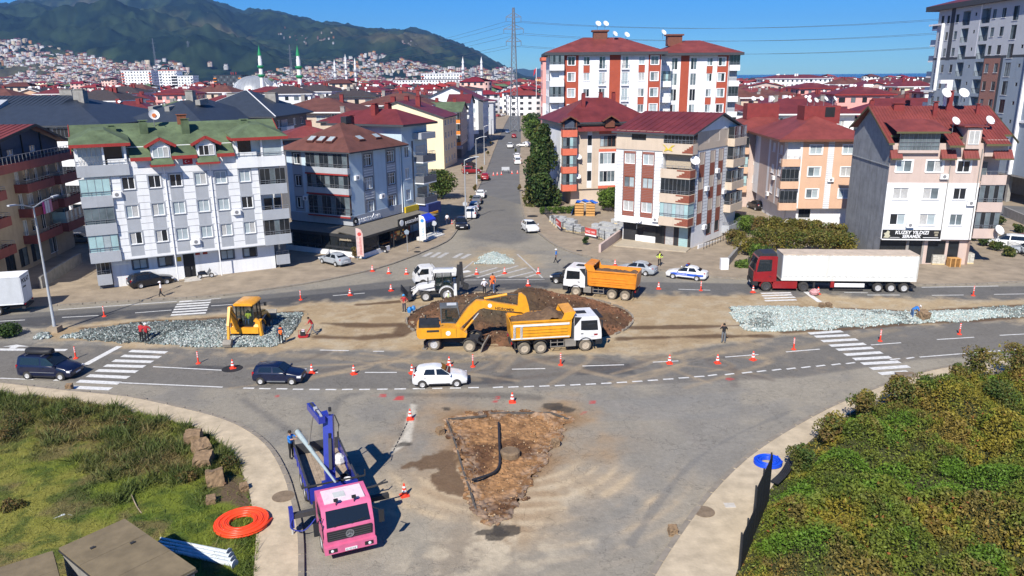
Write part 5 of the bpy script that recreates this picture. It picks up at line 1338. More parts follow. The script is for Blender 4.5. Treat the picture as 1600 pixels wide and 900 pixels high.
# ---- salmon house behind the hedge
def salmon_house():
 t=building('apartment_building','salmon and white apartment building with red hipped roof behind the hedge',(41.34,110.8),-3)
 f=Fac(t,0,0,0)
 for z in(5.05,8.2,11.35):
  f.win(2.2,z,1.7,1.3,'w',trim='trim_white',panes=('pane_pale','pane_mid'));f.win(6.7,z,1.5,1.3,'w',trim='trim_white',panes=('pane_pale','pane_curtain'))
 f.wall(9.5,2.9,12.5,'paint_salmon',[(0,.35,2,13,'paint_white'),(3.9,4.75,2,13,'paint_white')],grooves=[(3.92,4.73,z)for z in np.arange(3.2,12.4,.3)])
 for z in(2.9,6.02,9.2):f.balcony(-2.6,-.02,z,.7,.9,'paint_salmon',glaze='pane_dark' if z<9 else None,top=z+2.7,nglz=4)
 core(t,[(-1.75,.35),(9.5,.35),(9.5,18),(-1.75,18)],2.9,12.5,'paint_white')
 g=Fac(t,0,0,0,-1.0);g.win(1.7,2.0,1.7,1.3,'d',panes='pane_dark');g.wall(10.5,BASE,2.9,'paint_white',u0=-1)
 core(t,[(-1,1.4),(9.5,1.4),(9.5,18),(-1,18)],BASE,2.89,'paint_white')
 l=Fac(t,-1.8,17,-90)
 for z in(4.9,7.95,11.15):
  for u in(10.2,14.0):l.win(u,z,1.5,1.3,'w',sill=True,panes=('pane_mid','pane_pale'))
 l.wall(14.5,2.9,12.5,'paint_mauve',[(12.1,12.7,2.9,12.5,'paint_white'),(15.4,17,2.9,12.5,'paint_white'),(7.4,8.4,2.9,12.5,'paint_white')],u0=2.5)
 l.ac((11.5,6.4),(15.0,9.3),(9.0,3.6));f.ac((4.6,6.8))
 hip(t,-2.6,9.6,-.2,18,12.85,2.9,'roof_red_b',.7,'frame_brown',.3)
 sh=MB().box(2.0,7.2,6,9.5,14.6,17.2).build('stair_house','chimney_red',t);MB().box(5.0,6.4,5.95,6.0,15.6,17.0).build('louvre','black',sh)
 v=Fac(t,-5.5,18.1,0)
 MB().box(-5.4,6,18.4,30,BASE,12.5).build('wing','paint_white',t)
 for z in(2.9,6.02,9.2):
  v.balcony(.1,2.6,z,1.0,.9,'paint_salmon',glaze=('pane_dark','pane_teal')if z<9 else 'pane_dark',top=z+2.6,nglz=4)
 for i,z in enumerate((4.9,7.95,11.1)):v.win(4.2,z,1.0,1.3,'w')
 v.wall(5.6,BASE,12.5,'paint_mauve')
 hip(t,-5.6,6,18,30,12.82,2.6,'roof_red_b',.7,'frame_brown',.3)
 MB().box(-2.5,2.8,22,25,14.4,17.0).build('stair_house','chimney_red',t)
 w=TR(t.location)@rotz(R(-3))
 for i,(x,y,z)in enumerate(((-1.5,23,16.5),(-.2,23,16.5),(1.6,23,16.5),(2.6,7,16.7),(3.6,7,16.7),(5.0,7,16.9),(6.3,7,16.9))):
  dish(w@Vector((x,y,z)),.42,10+6*i,f"white dish on the {'rear' if i < 3 else 'front'} stair house of the salmon building, {['left', 'middle', 'right', 'leftmost', 'second', 'third', 'rightmost'][i]} in its row")
salmon_house()
# ---- grey tower at the right edge
def grey_tower():
 t=building('apartment_building','tall blue grey apartment tower with a brick strip under a red roof edge',(85,152.5),-90)
 f=Fac(t,0,0,0)
 rws=[31.6-3.05*i for i in range(9)]
 for i,z in enumerate(rws):
  for u,w,h in((-6.6,1.0,1.7),(-4.5,.9,1.5),(-1.4,1.0,1.5),(10.2,1.0,1.55),(12.9,1.1,1.55),(16.2,1.5,2.3)):f.win(u,z-(.3 if h>2 else 0),w,h,'d',n=2 if w>1 else 1,panes=('pane_dark','pane_mid'),sill=True,trim=None)
  f.win(4.6,z+.35,.5,.6,'d',n=1,panes='pane_dark',sill=False);f.win(19.2,z+.35,.6,.6,'d',n=1,panes='pane_dark',sill=False)
  for u0,u1 in((.4,2.8),(6.4,9.0)):f.holes.append((u0,u1,z-1.4,z+1.1))
 f.wall(40,5,33.5,'tower_blue',[(-9,40,24.5,34,'tower_light'),(9.1,13.9,5,24.1,'brick_pale'),(-3.7,-2.3,24,34,'fascia_dark'),(-9,40,24.1,24.55,'fascia_dark'),(8.95,9.15,5,24.1,'fascia_dark'),(13.9,14.6,5,24.1,'fascia_dark'),(5.9,6.15,24.6,34,'trim_white')],depth=.9,u0=-8.2)
 for z in rws:
  for u0,u1 in((.4,2.8),(6.4,9.0)):
   MB().box(u0+.1,u1-.1,.85,.89,z-1.3,z+.9).build('balcony_door','pane_mid',t,f.M0)
   b=MB()
   for i in range(7):b.bar((u0+.05+i*(u1-u0-.1)/6,.03,z-1.4),(u0+.05+i*(u1-u0-.1)/6,.03,z-.5),.04,.04)
   b.bar((u0,.03,z-.48),(u1,.03,z-.48),.05,.05);b.build('railing','frame_dark',t,f.M0)
 core(t,[(-8.2,1),(31.8,1),(31.8,18),(-8.2,18)],5,33.5,'tower_blue')
 e=Fac(t,-8.2,18,-90);e.wall(18,5,33.5,'tower_blue')
 for i,z in enumerate(rws):
  b=MB();b.box(-10.6,-8.25,.2,4.5,z-1.75,z-1.45);o=b.build('balcony','trim_white',t)
  MB().box(-10.6,-10.5,.25,4.4,z-1.44,z-.5).box(-10.5,-8.3,.25,.3,z-1.44,z-.5).build('railing',mat('rail_glass',(.12,.18,.3),rough=.1),o)
 MB().box(-5.9,-5.6,-.5,-.02,18.3,31.0).box(-10.6,-5.9,-.5,-.02,30.7,31.0).box(-10.6,-5.9,-.5,-.02,18.0,18.3).build('white_frame','trim_white',t)
 b=MB();b.box(-11.6,33,-1.0,19,33.5,34.4,1);b.poly([(-11.6,-1,34.41),(33,-1,34.41),(33,9,37),(-4,9,37)]);b.poly([(-11.6,19,34.41),(-11.6,-1,34.41),(-4,9,37)]);b.build('roof',['roof_red','fascia_dark'],t)
 MB().box(21.6,21.9,-.55,-.02,5,33.5).box(21.9,40,-.3,-.02,13.6,14.0).build('white_frame','trim_white',t)
 b=MB()
 for i in range(6):b.box(-8+i*7,-7.4+i*7,.6,1.2,BASE,5)
 b.box(-8,31,8,8.3,BASE,5);b.build('column','concrete_grey',t)
 MB().box(-8.2,31.8,0,18,4.7,4.98).build('slab','concrete_grey',t)
grey_tower()
# ---- houses seen between the tower blocks
block('apartment_building','white house with a red hip roof and broad white eaves behind the salmon building',(53,168),-5,20,14,4,'paint_white','hip','roof_red',g0=.8,eave=13.2,rh=2.8,over=1.4,fas='trim_white',faces={0:dict(win=rows(9,19,3),bal=[(.5,5,1.2,'paint_white',('pane_dark','pane_mid'))]),3:dict(win=rows(1,13,3))},chim=2)
block('apartment_building','white block of flats right beside the tall red and white block',(47,190),0,13,14,4,'paint_white','hip','roof_red_b',g0=.6,rh=2.4,faces={0:dict(win=rows(1,12,3),zones=[(1,12,3.2,3.9,'paint_salmon')]),3:dict(win=rows(1,13,3))},chim=2)
block('apartment_building','cream house with orange balconies and a dark red mansard behind the tile shop',(74,170),-4,11,12,3,'paint_cream','hip','roof_red',g0=1.0,eave=12.2,rh=2.6,faces={0:dict(win=[(6.5,1.6,1.4),(9,1.3,1.4)],bal=[(.2,4,1.1,'paint_orange',('pane_dark','pane_mid'))])},chim=1)
block('apartment_building','yellow house with a dark brown roof and white dormer behind the tile shop',(86,178),-4,11,12,3,'paint_cream','hip','roof_dark',g0=1.0,eave=11.8,rh=2.6,faces={0:dict(win=rows(1,10,2))},chim=1)
block('apartment_building','grey gabled house with a wine red roof left of the grey tower',(92,196),-12,14,14,4,'paint_grey_dark','gable','roof_red',g0=.4,rh=3,faces={0:dict(win=rows(1,13,3),bal=[(5,9,1,'paint_mauve',None)]),3:dict(win=rows(1,13,3))},chim=1)
# ================================================================ THE TOWN, THE HILL, THE AIR
def terrain_profile():
 prof=[(-260,34),(-60,12),(0,8),(60,2),(150,-14),(230,-16),(310,-4),(345,13),(368,22),(385,24),(420,19),(470,30),(500,38),(545,42),(600,52),(645,51),(690,62),(720,72),(745,82),(770,97),(790,107),(802,113),(818,119),(850,121)]
 a,e=[],[]
 for px,py in prof:
  d=ray(px,py);a.append(d[0]/d[1]);e.append(d[2]/d[1])
 return np.array(a),np.array(e)
PA,PE=terrain_profile()
Y0,YR=1750.0,4600.0
def terrain_h(x,y):
 x,y=np.asarray(x,float),np.asarray(y,float)
 a=x/y;e=np.interp(a,PA,PE)
 H_=np.maximum(0,CAM_H+e*YR)
 s=np.clip((y-Y0)/(YR-Y0),0,1.4)
 sh=np.where(s<1,s**1.25,1-(s-1)*.9)
 g=fbm(x,y,1/900,5,71)-.5
 rid=1-np.abs(fbm(x+300,y,1/650,4,72)*2-1)*2
 amp=np.clip(s*(1.06-s)*4,0,1)*np.clip(H_/250,0,1)
 h=H_*sh+amp*(g*260+rid*80)
 lim=CAM_H+(e-.0012)*y
 h=np.where(s<.97,np.minimum(h,np.maximum(lim,0)),h)
 return h*np.clip(s*6,0,1)-.9+0*x
def build_hill():
 na,ny=560,300
 a=np.linspace(-.92,.045,na);y=np.linspace(Y0,5400,ny);A,Y=np.meshgrid(a,y);X=A*Y
 Hh=terrain_h(X,Y)
 tree=((fbm(X,Y,1/60,4,73)-.5)*42+(vnoise(X,Y,1/22,78)-.5)*14)*np.clip(Hh/40,0,1)
 n1,n2,n3=fbm(X,Y,1/420,5,74),fbm(X,Y,1/90,4,75),fbm(X,Y,1/1200,4,76)
 c=np.array((.010,.019,.012))+np.zeros(X.shape+(3,))
 def fill(k,w):
  nonlocal c
  c=c*(1-w[...,None])+np.array(k)*w[...,None]
 fill((.022,.036,.016),sstep(n2,.46,.6)*.9)
 fill((.048,.06,.025),sstep(n1,.55,.66)*sstep(n2,.42,.6)*.8)
 fill((.10,.085,.045),sstep(n1,.66,.74)*.6)
 fill((.012,.024,.012),sstep(n3,.52,.66)*.6)
 Hh=Hh+tree;c*=(.45+1.1*fbm(X,Y,1/34,3,79))[...,None]
 i=np.arange(na*ny).reshape(ny,na)
 F=np.c_[i[:-1,:-1].ravel(),i[:-1,1:].ravel(),i[1:,1:].ravel(),i[1:,:-1].ravel()]
 attr_mat('hill_forest',rough=1,var=.35,scale=.02,spec=.0,bump=.6,bscale=.03)
 tag(obj('hills',np_mesh('hills',np.c_[X.ravel(),Y.ravel(),Hh.ravel()],F,'hill_forest',c.reshape(-1,3))),kind='structure')
 b=MB();pr=[(700,122),(790,111),(805,108),(818,107),(828,109.5),(838,108),(850,106),(880,109),(950,113),(1010,119)]
 P1=[]
 for px,py in pr:
  d=ray(px,py);P1.append((d[0]/d[1]*7600,7600,CAM_H+d[2]/d[1]*7600))
 for p,q in zip(P1,P1[1:]):
  b.poly([(p[0],p[1]-900,-.8),(q[0],q[1]-900,-.8),q,p]);b.poly([p,q,(q[0],q[1]+900,-.8),(p[0],p[1]+900,-.8)])
 tag(b.build('hills',mat('far_range',(.03,.05,.03),var=.3,scale=.003)),kind='structure')
 s=MB();s.poly([(60,1650,-.6),(6800,1500,-.6),(6800,8900,-.6),(-300,8900,-.6)])
 sea=bpy.data.materials.new('sea_water');MATS['sea_water']=mat('sea_water_',(.012,.05,.11),rough=.25,var=.2,scale=.004,bump=.2,bscale=.05)
 tag(s.build('sea','sea_water_'),kind='structure')
build_hill()
# ---- town houses one by one, nearest first
WALLS=[('white','paint_white'),('white','paint_white'),('white','trim_white'),('cream','paint_cream'),('beige','paint_beige'),('salmon','paint_salmon'),('pale grey','tower_light'),('pink','paint_pink'),('orange','paint_orange'),('white','paint_white'),('mauve','paint_mauve')]
ROOFS=[('red','roof_red'),('red','roof_red'),('bright red','roof_red_b'),('bright red','roof_red_b'),('wine red','roof_red'),('brown','roof_brown'),('brown','roof_brown'),('green','roof_green'),('dark','roof_dark'),('red','roof_red')]
def cheap_house(W,D,floors,wall,roof,rtype,rh,fas='trim_white',rnd=None,fh=3.0):
 rnd=rnd or random.Random(1)
 t=thing('apartment_building','house','apartment building');top=floors*fh+.6
 b=MB().box(0,W,0,D,-1.1,top)
 if rtype=='gable':b.poly([(-.0,-.001,top),(W,-.001,top),(W/2,-.001,top+rh)]);b.poly([(W,D+.001,top),(0,D+.001,top),(W/2,D+.001,top+rh)])
 b.build('wall',wall,t)
 w=MB();bal=MB()
 for fl in range(floors):
  z=.6+fl*fh
  nb=rnd.random()<.75
  for k,(L,n)in enumerate(((W,int(W/3.1)),(D,int(D/3.4)),(D,int(D/3.4)))):
   for i in range(n):
    u=L*(i+.5)/n;ww=.65 if(i+k)%3 else.9
    if k==0:
     w.box(u-ww,u+ww,-.05,.05,z+.9,z+2.3,(i+fl)%2)
     if i in(0,n-1)and W>10:bal.box(u-1.5,u+1.5,-1.1,-.06,z-.1,z+.85)
    elif k==1:w.box(W-.05,W+.05,u-ww,u+ww,z+.9,z+2.3,(i+fl)%2)
    else:w.box(-.05,.05,u-ww,u+ww,z+.9,z+2.3,(i+fl)%2)
 tag(w.build('window',['pane_dark','pane_mid'],t),kind='stuff')
 if bal.f:tag(bal.build('balcony',rnd.choice([wall,'paint_white',wall,'paint_orange','paint_coral']),t),kind='stuff')
 o=.8
 if rtype=='hip':hip(t,0,W,0,D,top+.25,rh,roof,o,fas,.3)
 elif rtype=='flat':MB().box(-.3,W+.3,-.3,D+.3,top,top+.5).build('roof',roof,t)
 else:
  r=MB();s=rh/(W/2)
  for sx in(0,1):
   xa=-o if sx==0 else W+o
   q=[(xa,-o,top-o*s),(xa,D+o,top-o*s),(W/2,D+o,top+rh),(W/2,-o,top+rh)]
   r.poly(q if sx else q[::-1]);r.poly([(x,y,z-.25)for x,y,z in(q[::-1]if sx else q)],1)
   for yy in(-o,D+o):r.poly([(xa,yy,top-o*s-.25),(xa,yy,top-o*s),(W/2,yy,top+rh),(W/2,yy,top+rh-.25)],1)
  r.build('roof',[roof,fas],t)
 c=MB()
 for i in range(rnd.randint(1,3)):
  x,y=W*(.25+.5*rnd.random()),D*(.3+.4*rnd.random());zz=top+rh*.4
  c.box(x-.5,x+.5,y-.4,y+.4,zz,top+rh+.9)
 tag(c.build('chimney',rnd.choice(['chimney_red','chimney_red','concrete_grey','trim_white']),t),kind='stuff')
 if rnd.random()<.8:
  d=MB()
  for i in range(rnd.randint(1,4)):
   x,y=W*(.2+.6*rnd.random()),D*(.15+.4*rnd.random());zz=top+rh*.7
   d.lathe([(.03,0),(.26,.03),(.4,.13),(.26,.05),(.03,.03)],10,M=TR((x,y,zz+1.1))@rotz(rnd.uniform(-.6,.6))@RT(R(62),4,'X'));d.tube((x,y,zz-.5),(x,y,zz+1.1),.05,n=4)
  tag(d.build('satellite_dish','dish_white',t),kind='stuff')
 return t
bpy.context.view_layer.update()
OCC=[]
for o in list(COL.objects):
 if o.get('category')=='apartment building':
  c=[o.matrix_world@ch.matrix_local@Vector(v)for ch in o.children if ch.name.startswith(('wall','roof'))for v in ch.bound_box]
  if c:OCC.append((min(p.x for p in c),max(p.x for p in c),min(p.y for p in c),max(p.y for p in c)))
def town():
 rnd=random.Random(42);protos=[]
 for i in range(44):
  wn_,wm=WALLS[rnd.randrange(len(WALLS))];rn_,rm=ROOFS[rnd.randrange(len(ROOFS))];rt=rnd.choice(['hip','hip','hip','gable']);fl=rnd.choice([3,3,4,4,4,5])
  W,D=rnd.uniform(12,18),rnd.uniform(11,16)
  p=cheap_house(W,D,fl,wm,rm,rt,rnd.uniform(1.8,3.2),rnd.choice(['trim_white','fascia_dark','fascia_dark','trim_white','fascia_red']),rnd)
  protos.append([p,[],W,D,f"{wn_} {fl} storey house, {rn_} {'hipped' if rt == 'hip' else 'gabled'} roof,"])
 seen={}
 y=206.0;row=0
 while y<440:
  x=-.74*y-10+rnd.uniform(0,12)
  while x<.74*y+12:
   X,Y=x+rnd.uniform(-2,2),y+rnd.uniform(-3,3)
   P=protos[rnd.randrange(len(protos))];W,D=P[2],P[3]
   x+=W+rnd.uniform(4,9)
   if-11-W<X<19 and Y<436:continue
   if any(X+W>a-1.5 and X<b+1.5 and Y+D>c-1.5 and Y<d+1.5 for a,b,c,d in OCC):continue
   side='left of the street' if X<0 else 'right of the red tower' if X>45 else 'right of the street'
   depth='near rows' if Y<270 else 'middle rows' if Y<350 else 'far rows'
   lab=f"{P[4]} {depth} {side}"
   o=place(P[0],P[1],lab,(X,Y,.0),R(rnd.uniform(-14,10)),'town houses '+depth+' '+side)
  y+=rnd.uniform(21,24);row+=1
 for P in protos:
  if not P[1]:
   for ch in list(P[0].children):bpy.data.objects.remove(ch)
   bpy.data.objects.remove(P[0])
town()
# ---- the town beyond, too many to count
def far_town():
 r=np.random.default_rng(5);V,Fq,T=[],[],[];nv=0
 cube=np.array([(0,0,0),(1,0,0),(1,1,0),(0,1,0),(0,0,1),(1,0,1),(1,1,1),(0,1,1)],float)
 cf=[(0,1,5,4),(1,2,6,5),(2,3,7,6),(3,0,4,7),(4,5,6,7)]
 wc=np.array([(.72,.72,.72),(.76,.75,.72),(.7,.7,.72),(.6,.5,.4),(.72,.62,.45),(.65,.42,.36),(.5,.5,.52),(.6,.3,.12),(.74,.74,.74),(.55,.45,.4)])
 rc=np.array([(.235,.02,.022),(.30,.035,.03),(.25,.05,.04),(.125,.045,.035),(.10,.16,.075),(.06,.05,.05),(.22,.02,.03),(.28,.06,.045)])
 def add(v,f,c):
  nonlocal nv
  V.append(v);Fq.extend([tuple(i+nv for i in q)for q in f]);T.append(np.tile(c,(len(v),1)));nv+=len(v)
 def house(x,y,z,W,D,h,ang,wall,roof,win,flat=False):
  ca,sa=math.cos(ang),math.sin(ang)
  def tr(p):
   p=np.asarray(p,float);q=p-(W/2,D/2,0)
   return np.c_[q[:,0]*ca-q[:,1]*sa+x,q[:,0]*sa+q[:,1]*ca+y,q[:,2]+z]
  c=cube*(W,D,h+4);c[:,2]-=4;add(tr(c),cf,wall)
  if not flat:
   o=.9;rh=.17*min(W,D)+.5;w2=min(W,D)/2*.9
   p=[(-o,-o,h),(W+o,-o,h),(W+o,D+o,h),(-o,D+o,h),(w2,D/2,h+rh),(W-w2,D/2,h+rh)]
   add(tr(p),[(0,1,5,4),(1,2,5,5),(2,3,4,5),(3,0,4,4)],roof)
  if win:
   nf=max(2,int(h/3));pts=[];fs=[]
   for fl in range(nf):
    for k in range(win):
     u=W*(k+.3)/win;zz=h*fl/nf+1;b0=len(pts)
     pts+=[(u,-.08,zz),(u+W/win*.42,-.08,zz),(u+W/win*.42,-.08,zz+1.5),(u,-.08,zz+1.5)];fs.append((b0,b0+1,b0+2,b0+3))
    for k in range(2):
     u=D*(k+.3)/2;zz=h*fl/nf+1;sx=W+.08 if x<0 else-.08;b0=len(pts)
     pts+=[(sx,u,zz),(sx,u+D*.2,zz),(sx,u+D*.2,zz+1.5),(sx,u,zz+1.5)];fs.append((b0,b0+1,b0+2,b0+3))
   add(tr(pts),fs,np.array((.045,.05,.058)))
   if r.random()<.5 and y<900:add(tr(cube*(1.0,.8,2.6)+(W*.4,D*.4,h+1)),cf,rc[0]if r.random()<.6 else np.array((.5,.5,.5)))
 y=446.0
 while y<1740:
  st=22+y*.007
  x=-.76*y
  while x<.76*y:
   X,Y=x+r.uniform(-4,4),y+r.uniform(-6,6);x+=st*r.uniform(.85,1.45)
   if Y>1580 and X>40:continue
   h=r.choice([9,12,12,13,15],p=[.2,.3,.2,.2,.1])*(1 if y<1000 else.9)
   if r.random()<.02:h+=6
   house(X,Y,-.9,r.uniform(11,19),r.uniform(10,15),h,r.uniform(-.4,.4),wc[r.integers(len(wc))]*r.uniform(.85,1.05),rc[r.integers(len(rc))]*r.uniform(.8,1.2),4 if y<800 else 3)
  y+=st*r.uniform(1.0,1.25)
 o=tag(obj('distant_houses',np_mesh('distant_houses',np.concatenate(V),[],'hill_forest')if 0 else quads_mesh('distant_houses',V,Fq,T,'town_tint')),'the crowd of houses in the town beyond the rows one can count',kind='stuff')
 V.clear();Fq.clear();T.clear();nv=0
 def scatter(px0,px1,row_lo,row_hi,n,big=1.,dens=.0):
  k=0;tries=0
  while k<n and tries<n*12:
   tries+=1
   px=r.uniform(px0,px1);t_=r.random();row=row_lo+(row_hi(px)-row_lo)*t_**1.35
   d=ray(px,row);a,e=d[0]/d[1],d[2]/d[1]
   ys=np.linspace(Y0-350,YR-60,160);hs=np.where(ys<Y0,-.9,terrain_h(a*ys,np.maximum(ys,Y0)))
   hit=np.nonzero(hs>CAM_H+e*ys)[0]
   if len(hit)==0:continue
   Y=ys[hit[0]];X=a*Y
   if fbm(X,Y,1/260,3,91)<.44+dens:continue
   k+=1
   house(X,Y,float(hs[hit[0]])-1,r.uniform(11,20)*big,r.uniform(10,15)*big,r.uniform(9,19)*big,r.uniform(-.6,.6),wc[r.integers(len(wc))]*r.uniform(.45,.9)*min(1,big*1.5),rc[r.integers(len(rc))]*.7,3,r.random()<.4)
 scatter(-10,260,140,lambda p:66+max(0,p-40)*.26,1300,.62)
 scatter(180,520,138,lambda p:102 if p<330 else 110,700,.62)
 scatter(500,720,136,lambda p:84+abs(p-580)*.24,640,.6)
 scatter(700,800,134,lambda p:112,150,1.0)
 for a,b_,lo,hi,n in((440,530,70,50,22),(285,330,30,20,8),(625,650,76,66,7),(430,465,58,44,6)):
  scatter(a,b_,lo,lambda p,h=hi:h,n,.34,-.2)
 tag(obj('hillside_houses',quads_mesh('hillside_houses',V,Fq,T,'town_tint')),'the crowd of pale houses climbing the lower slopes of the hill',kind='stuff')
attr_mat('town_tint',rough=.85,var=.12,scale=.3,spec=.2)
def quads_mesh(name,V,Fq,T,m):
 return np_mesh(name,np.concatenate(V),np.array(Fq),m,np.concatenate(T))
far_town()
# ---- larger buildings standing out of the town
def landmark(label,px,Y,W,D,floors,wall,roof,rt='flat',deg=0,cat='building',top_row=None,fas='trim_white'):
 d=ray(px,117);x=d[0]/d[1]*Y
 t=cheap_house(W,D,floors,wall,roof,rt,2.5,fas,random.Random(int(px)))
 t.location=(x-W/2,Y,-.9);t.rotation_euler=(0,0,R(deg));tag(t,label,cat);return t
landmark('long white public building with a flat dark roof below the hill',672,830,78,30,6,'paint_white','roof_dark')
landmark('upper dark storey block of the long white public building',690,870,45,22,8,'paint_white','trim_white')
landmark('wide white hotel with curved balconies left of the mosque',213,900,34,18,10,'trim_white','trim_white')
landmark('white tower block with a brick red corner left of the mosque',262,880,20,16,10,'trim_white','paint_coral')
landmark('lower white wing beside the white tower block left of the mosque',284,880,24,16,8,'paint_white','trim_white')
landmark('dark glass building with a flat roof beside the silver dome',355,800,28,22,8,'fascia_dark','fascia_dark')
landmark('white hipped roof house with wide eaves at the far left of the town',85,340,26,16,5,'trim_white','roof_red','hip')
landmark('wide white hall with a maroon roof right of the tall red and white block',1250,560,46,24,6,'trim_white','roof_red','hip')
landmark('salmon and white row house, red roof, right of the tall red and white block',1195,400,32,16,4,'paint_salmon','roof_red','hip')
landmark('wide white house with a maroon roof and small turret by the sea',1408,500,44,20,5,'tower_light','roof_red','hip')
def minaret(px,base_row,top_row,Y,label,cone='minaret_green',r=1.45,group=None):
 d=ray(px,top_row);x=d[0]/d[1]*Y;zt=CAM_H+d[2]/d[1]*Y
 t=thing('minaret',label,'minaret',(x,Y,-.9),group=group);H_=zt+.9
 MB().lathe([(r*1.25,0),(r*1.2,H_*.22),(r,H_*.26),(r,H_*.78),(r*.8,H_*.78),(r*.78,H_*.84)],14).build('shaft','paint_white',t,None,50)
 for k in(.52,.66):MB().lathe([(r,H_*k-1.5),(r*1.75,H_*k-.2),(r*1.75,H_*k+.9),(r*1.6,H_*k+.9),(r*1.6,H_*k),(r,H_*k)],14).build('gallery',cone if cone!='trim_white' else 'paint_grey',t)
 MB().lathe([(r*1.0,H_*.835),(r*.95,H_*.85),(.12,H_*.985),(.05,H_)],14).build('spire',cone,t,None,50)
mat('minaret_green',(.015,.25,.085),var=.1,rough=.5)
mat('dome_lead',(.36,.38,.40),var=.15,scale=.15,rough=.4,metal=.3)
minaret(404,0,70,600,'left of the two tall minarets with green spires beside the silver dome')
minaret(464,0,70,560,'right of the two tall minarets with green spires, nearer than the dome')
for px,row,lab in((723,88,'left of two white minarets at the right end of the hill'),(752,88,'right of two white minarets at the right end of the hill'),(522,92,'leftmost of three grey minarets in the middle of the town'),(539,84,'middle and tallest of three grey minarets in the town'),(554,90,'rightmost of three grey minarets in the middle of the town')):
 minaret(px,0,row,900,lab,'trim_white',1.3)
def mosque():
 d=ray(396,117);x=d[0]/d[1]*620
 t=thing('mosque','mosque with a broad silver lead dome in the town','mosque',(x,620,-.9))
 MB().box(-18,18,-18,18,0,10).build('wall','paint_white',t)
 pr=[(17.5*math.cos(a),10+14*math.sin(a))for a in np.linspace(0,PI/2-.03,12)]
 MB().lathe(pr,32).build('dome','dome_lead',t,None,60)
 b=MB()
 for i in range(32):
  a=2*PI*i/32
  b.path([(r_*math.cos(a)*1.003,r_*math.sin(a)*1.003,z)for r_,z in pr],.12,4)
 tag(b.build('dome_rib','dome_lead',t),kind='stuff');MB().tube((0,0,23.8),(0,0,26.5),.2,.05).build('finial','fascia_dark',t)
mosque()
# ---- lattice pylon and its cables
def pylon():
 d=ray(803,117);Y=315;X=d[0]/d[1]*Y
 t=thing('pylon','tall grey lattice pylon standing at the far end of the street','pylon',(X,Y,0));Hh=47.0
 mat('galvanised',(.17,.19,.22),var=.1,rough=.6,metal=.2)
 def hw(z):return 1.75*(1-z/34)+.7*z/34 if z<34 else.7-.45*(z-34)/13
 b=MB()
 for sx in(-1,1):
  for sy in(-1,1):
   for z0,z1 in((0,34),(34,Hh)):b.bar((sx*hw(z0),sy*hw(z0),z0),(sx*hw(z1),sy*hw(z1),z1),.32,.32)
 b.build('leg','galvanised',t);b=MB();z=0.
 while z<Hh-2:
  h=max(1.4,hw(z)*1.9);a,c=hw(z),hw(min(z+h,Hh))
  for s in(-1,1):
   [b.bar(p,q,.15,.15)for p,q in(((-a,s*a,z),(c,s*c,z+h)),((a,s*a,z),(-c,s*c,z+h)),((s*a,-a,z),(s*c,c,z+h)),((s*a,a,z),(s*c,-c,z+h)))]
  b.bar((-c,-c,z+h),(c,-c,z+h),.09,.09);z+=h
 tag(b.build('brace','galvanised',t),kind='stuff')
 tips=[]
 for z,w in((43.6,2.9),(39.2,3.8),(34.6,2.9)):
  b=MB();q=hw(z)
  for s in(-1,1):
   b.bar((s*q,-q,z),(s*w,0,z),.24,.24);b.bar((s*q,q,z),(s*w,0,z),.24,.24);b.bar((s*q,0,z+1.5),(s*w,0,z+.05),.2,.2)
   b.tube((s*w,0,z),(s*w,0,z-1.6),.1);tips.append(Vector((X+s*w,Y,z-1.6)))
  b.build('cross_arm','galvanised',t)
 mat('cable',(.08,.09,.1),rough=.6)
 for i,p in enumerate(tips):
  for q,sag,side in((Vector((-260+(i%2)*9,900,38+(2-i//2)*3.5)),9,'left'),(Vector((215+(i%2)*8,235,37+(2-i//2)*4.2)),6.5,'right')):
   b=MB();b.path([p.lerp(q,k/24)-Vector((0,0,4*sag*(k/24)*(1-k/24)))for k in range(25)],.045,4)
   tag(b.build('power_cable','cable'),f'thin dark power cable running {side} from the lattice pylon','cable','power cables '+side+' of the pylon')
pylon()
for px,row,Y,H_,lab in((238,60,1900,40,'small faint pylon on the hill left of the mosque'),(452,70,1500,60,'faint pylon between the two green minarets'),(293,64,2200,45,'faint pylon on the slope right of the hotel')):
 d=ray(px,row);x=d[0]/d[1]*Y;z=CAM_H+d[2]/d[1]*Y
 b=MB();z0=float(terrain_h(np.array([x]),np.array([max(Y,Y0)]))[0])if Y>Y0 else-.9
 for sx in(-1,1):
  for sy in(-1,1):b.bar((sx*2.5,sy*2.5,z0),(sx*.4,sy*.4,z),.5,.5)
 for k in(.7,.8,.9):zz=z0+(z-z0)*k;b.bar((-5,0,zz),(5,0,zz),.4,.4)
 o=b.build('pylon','galvanised');o.location=(x,Y,0);tag(o,lab,'pylon')
fp=thing('flagpole','red flag on a white pole right of the lattice pylon','flagpole',(*[c*420 for c in(ray(838,117)[0]/ray(838,117)[1],1)],-.9))
MB().tube((0,0,0),(0,0,26.5),.15).build('pole','trim_white',fp);MB().box(-.2,-.15,0,.05,0,0).add([(0,0,26.3),(-.5,-.2,24),(-1.6,-.3,22),(-1.2,-.3,25.4)],[(0,1,2,3),(3,2,1,0)]).build('flag','flag_red',fp)
# ---- air
hz=MB().box(-7100,7100,-450,9200,-2.2,640).build('haze',[])
hm=bpy.data.materials.new('haze');hm.use_nodes=True;nt=hm.node_tree;nt.nodes.clear()
vo=nt.nodes.new('ShaderNodeVolumePrincipled');vo.inputs['Color'].default_value=(.24,.50,1,1);vo.inputs['Density'].default_value=8.5e-5;vo.inputs['Anisotropy'].default_value=.1
nt.links.new(vo.outputs[0],nt.nodes.new('ShaderNodeOutputMaterial').inputs['Volume'])
hz.data.materials.clear();hz.data.materials.append(hm);tag(hz,kind='stuff')
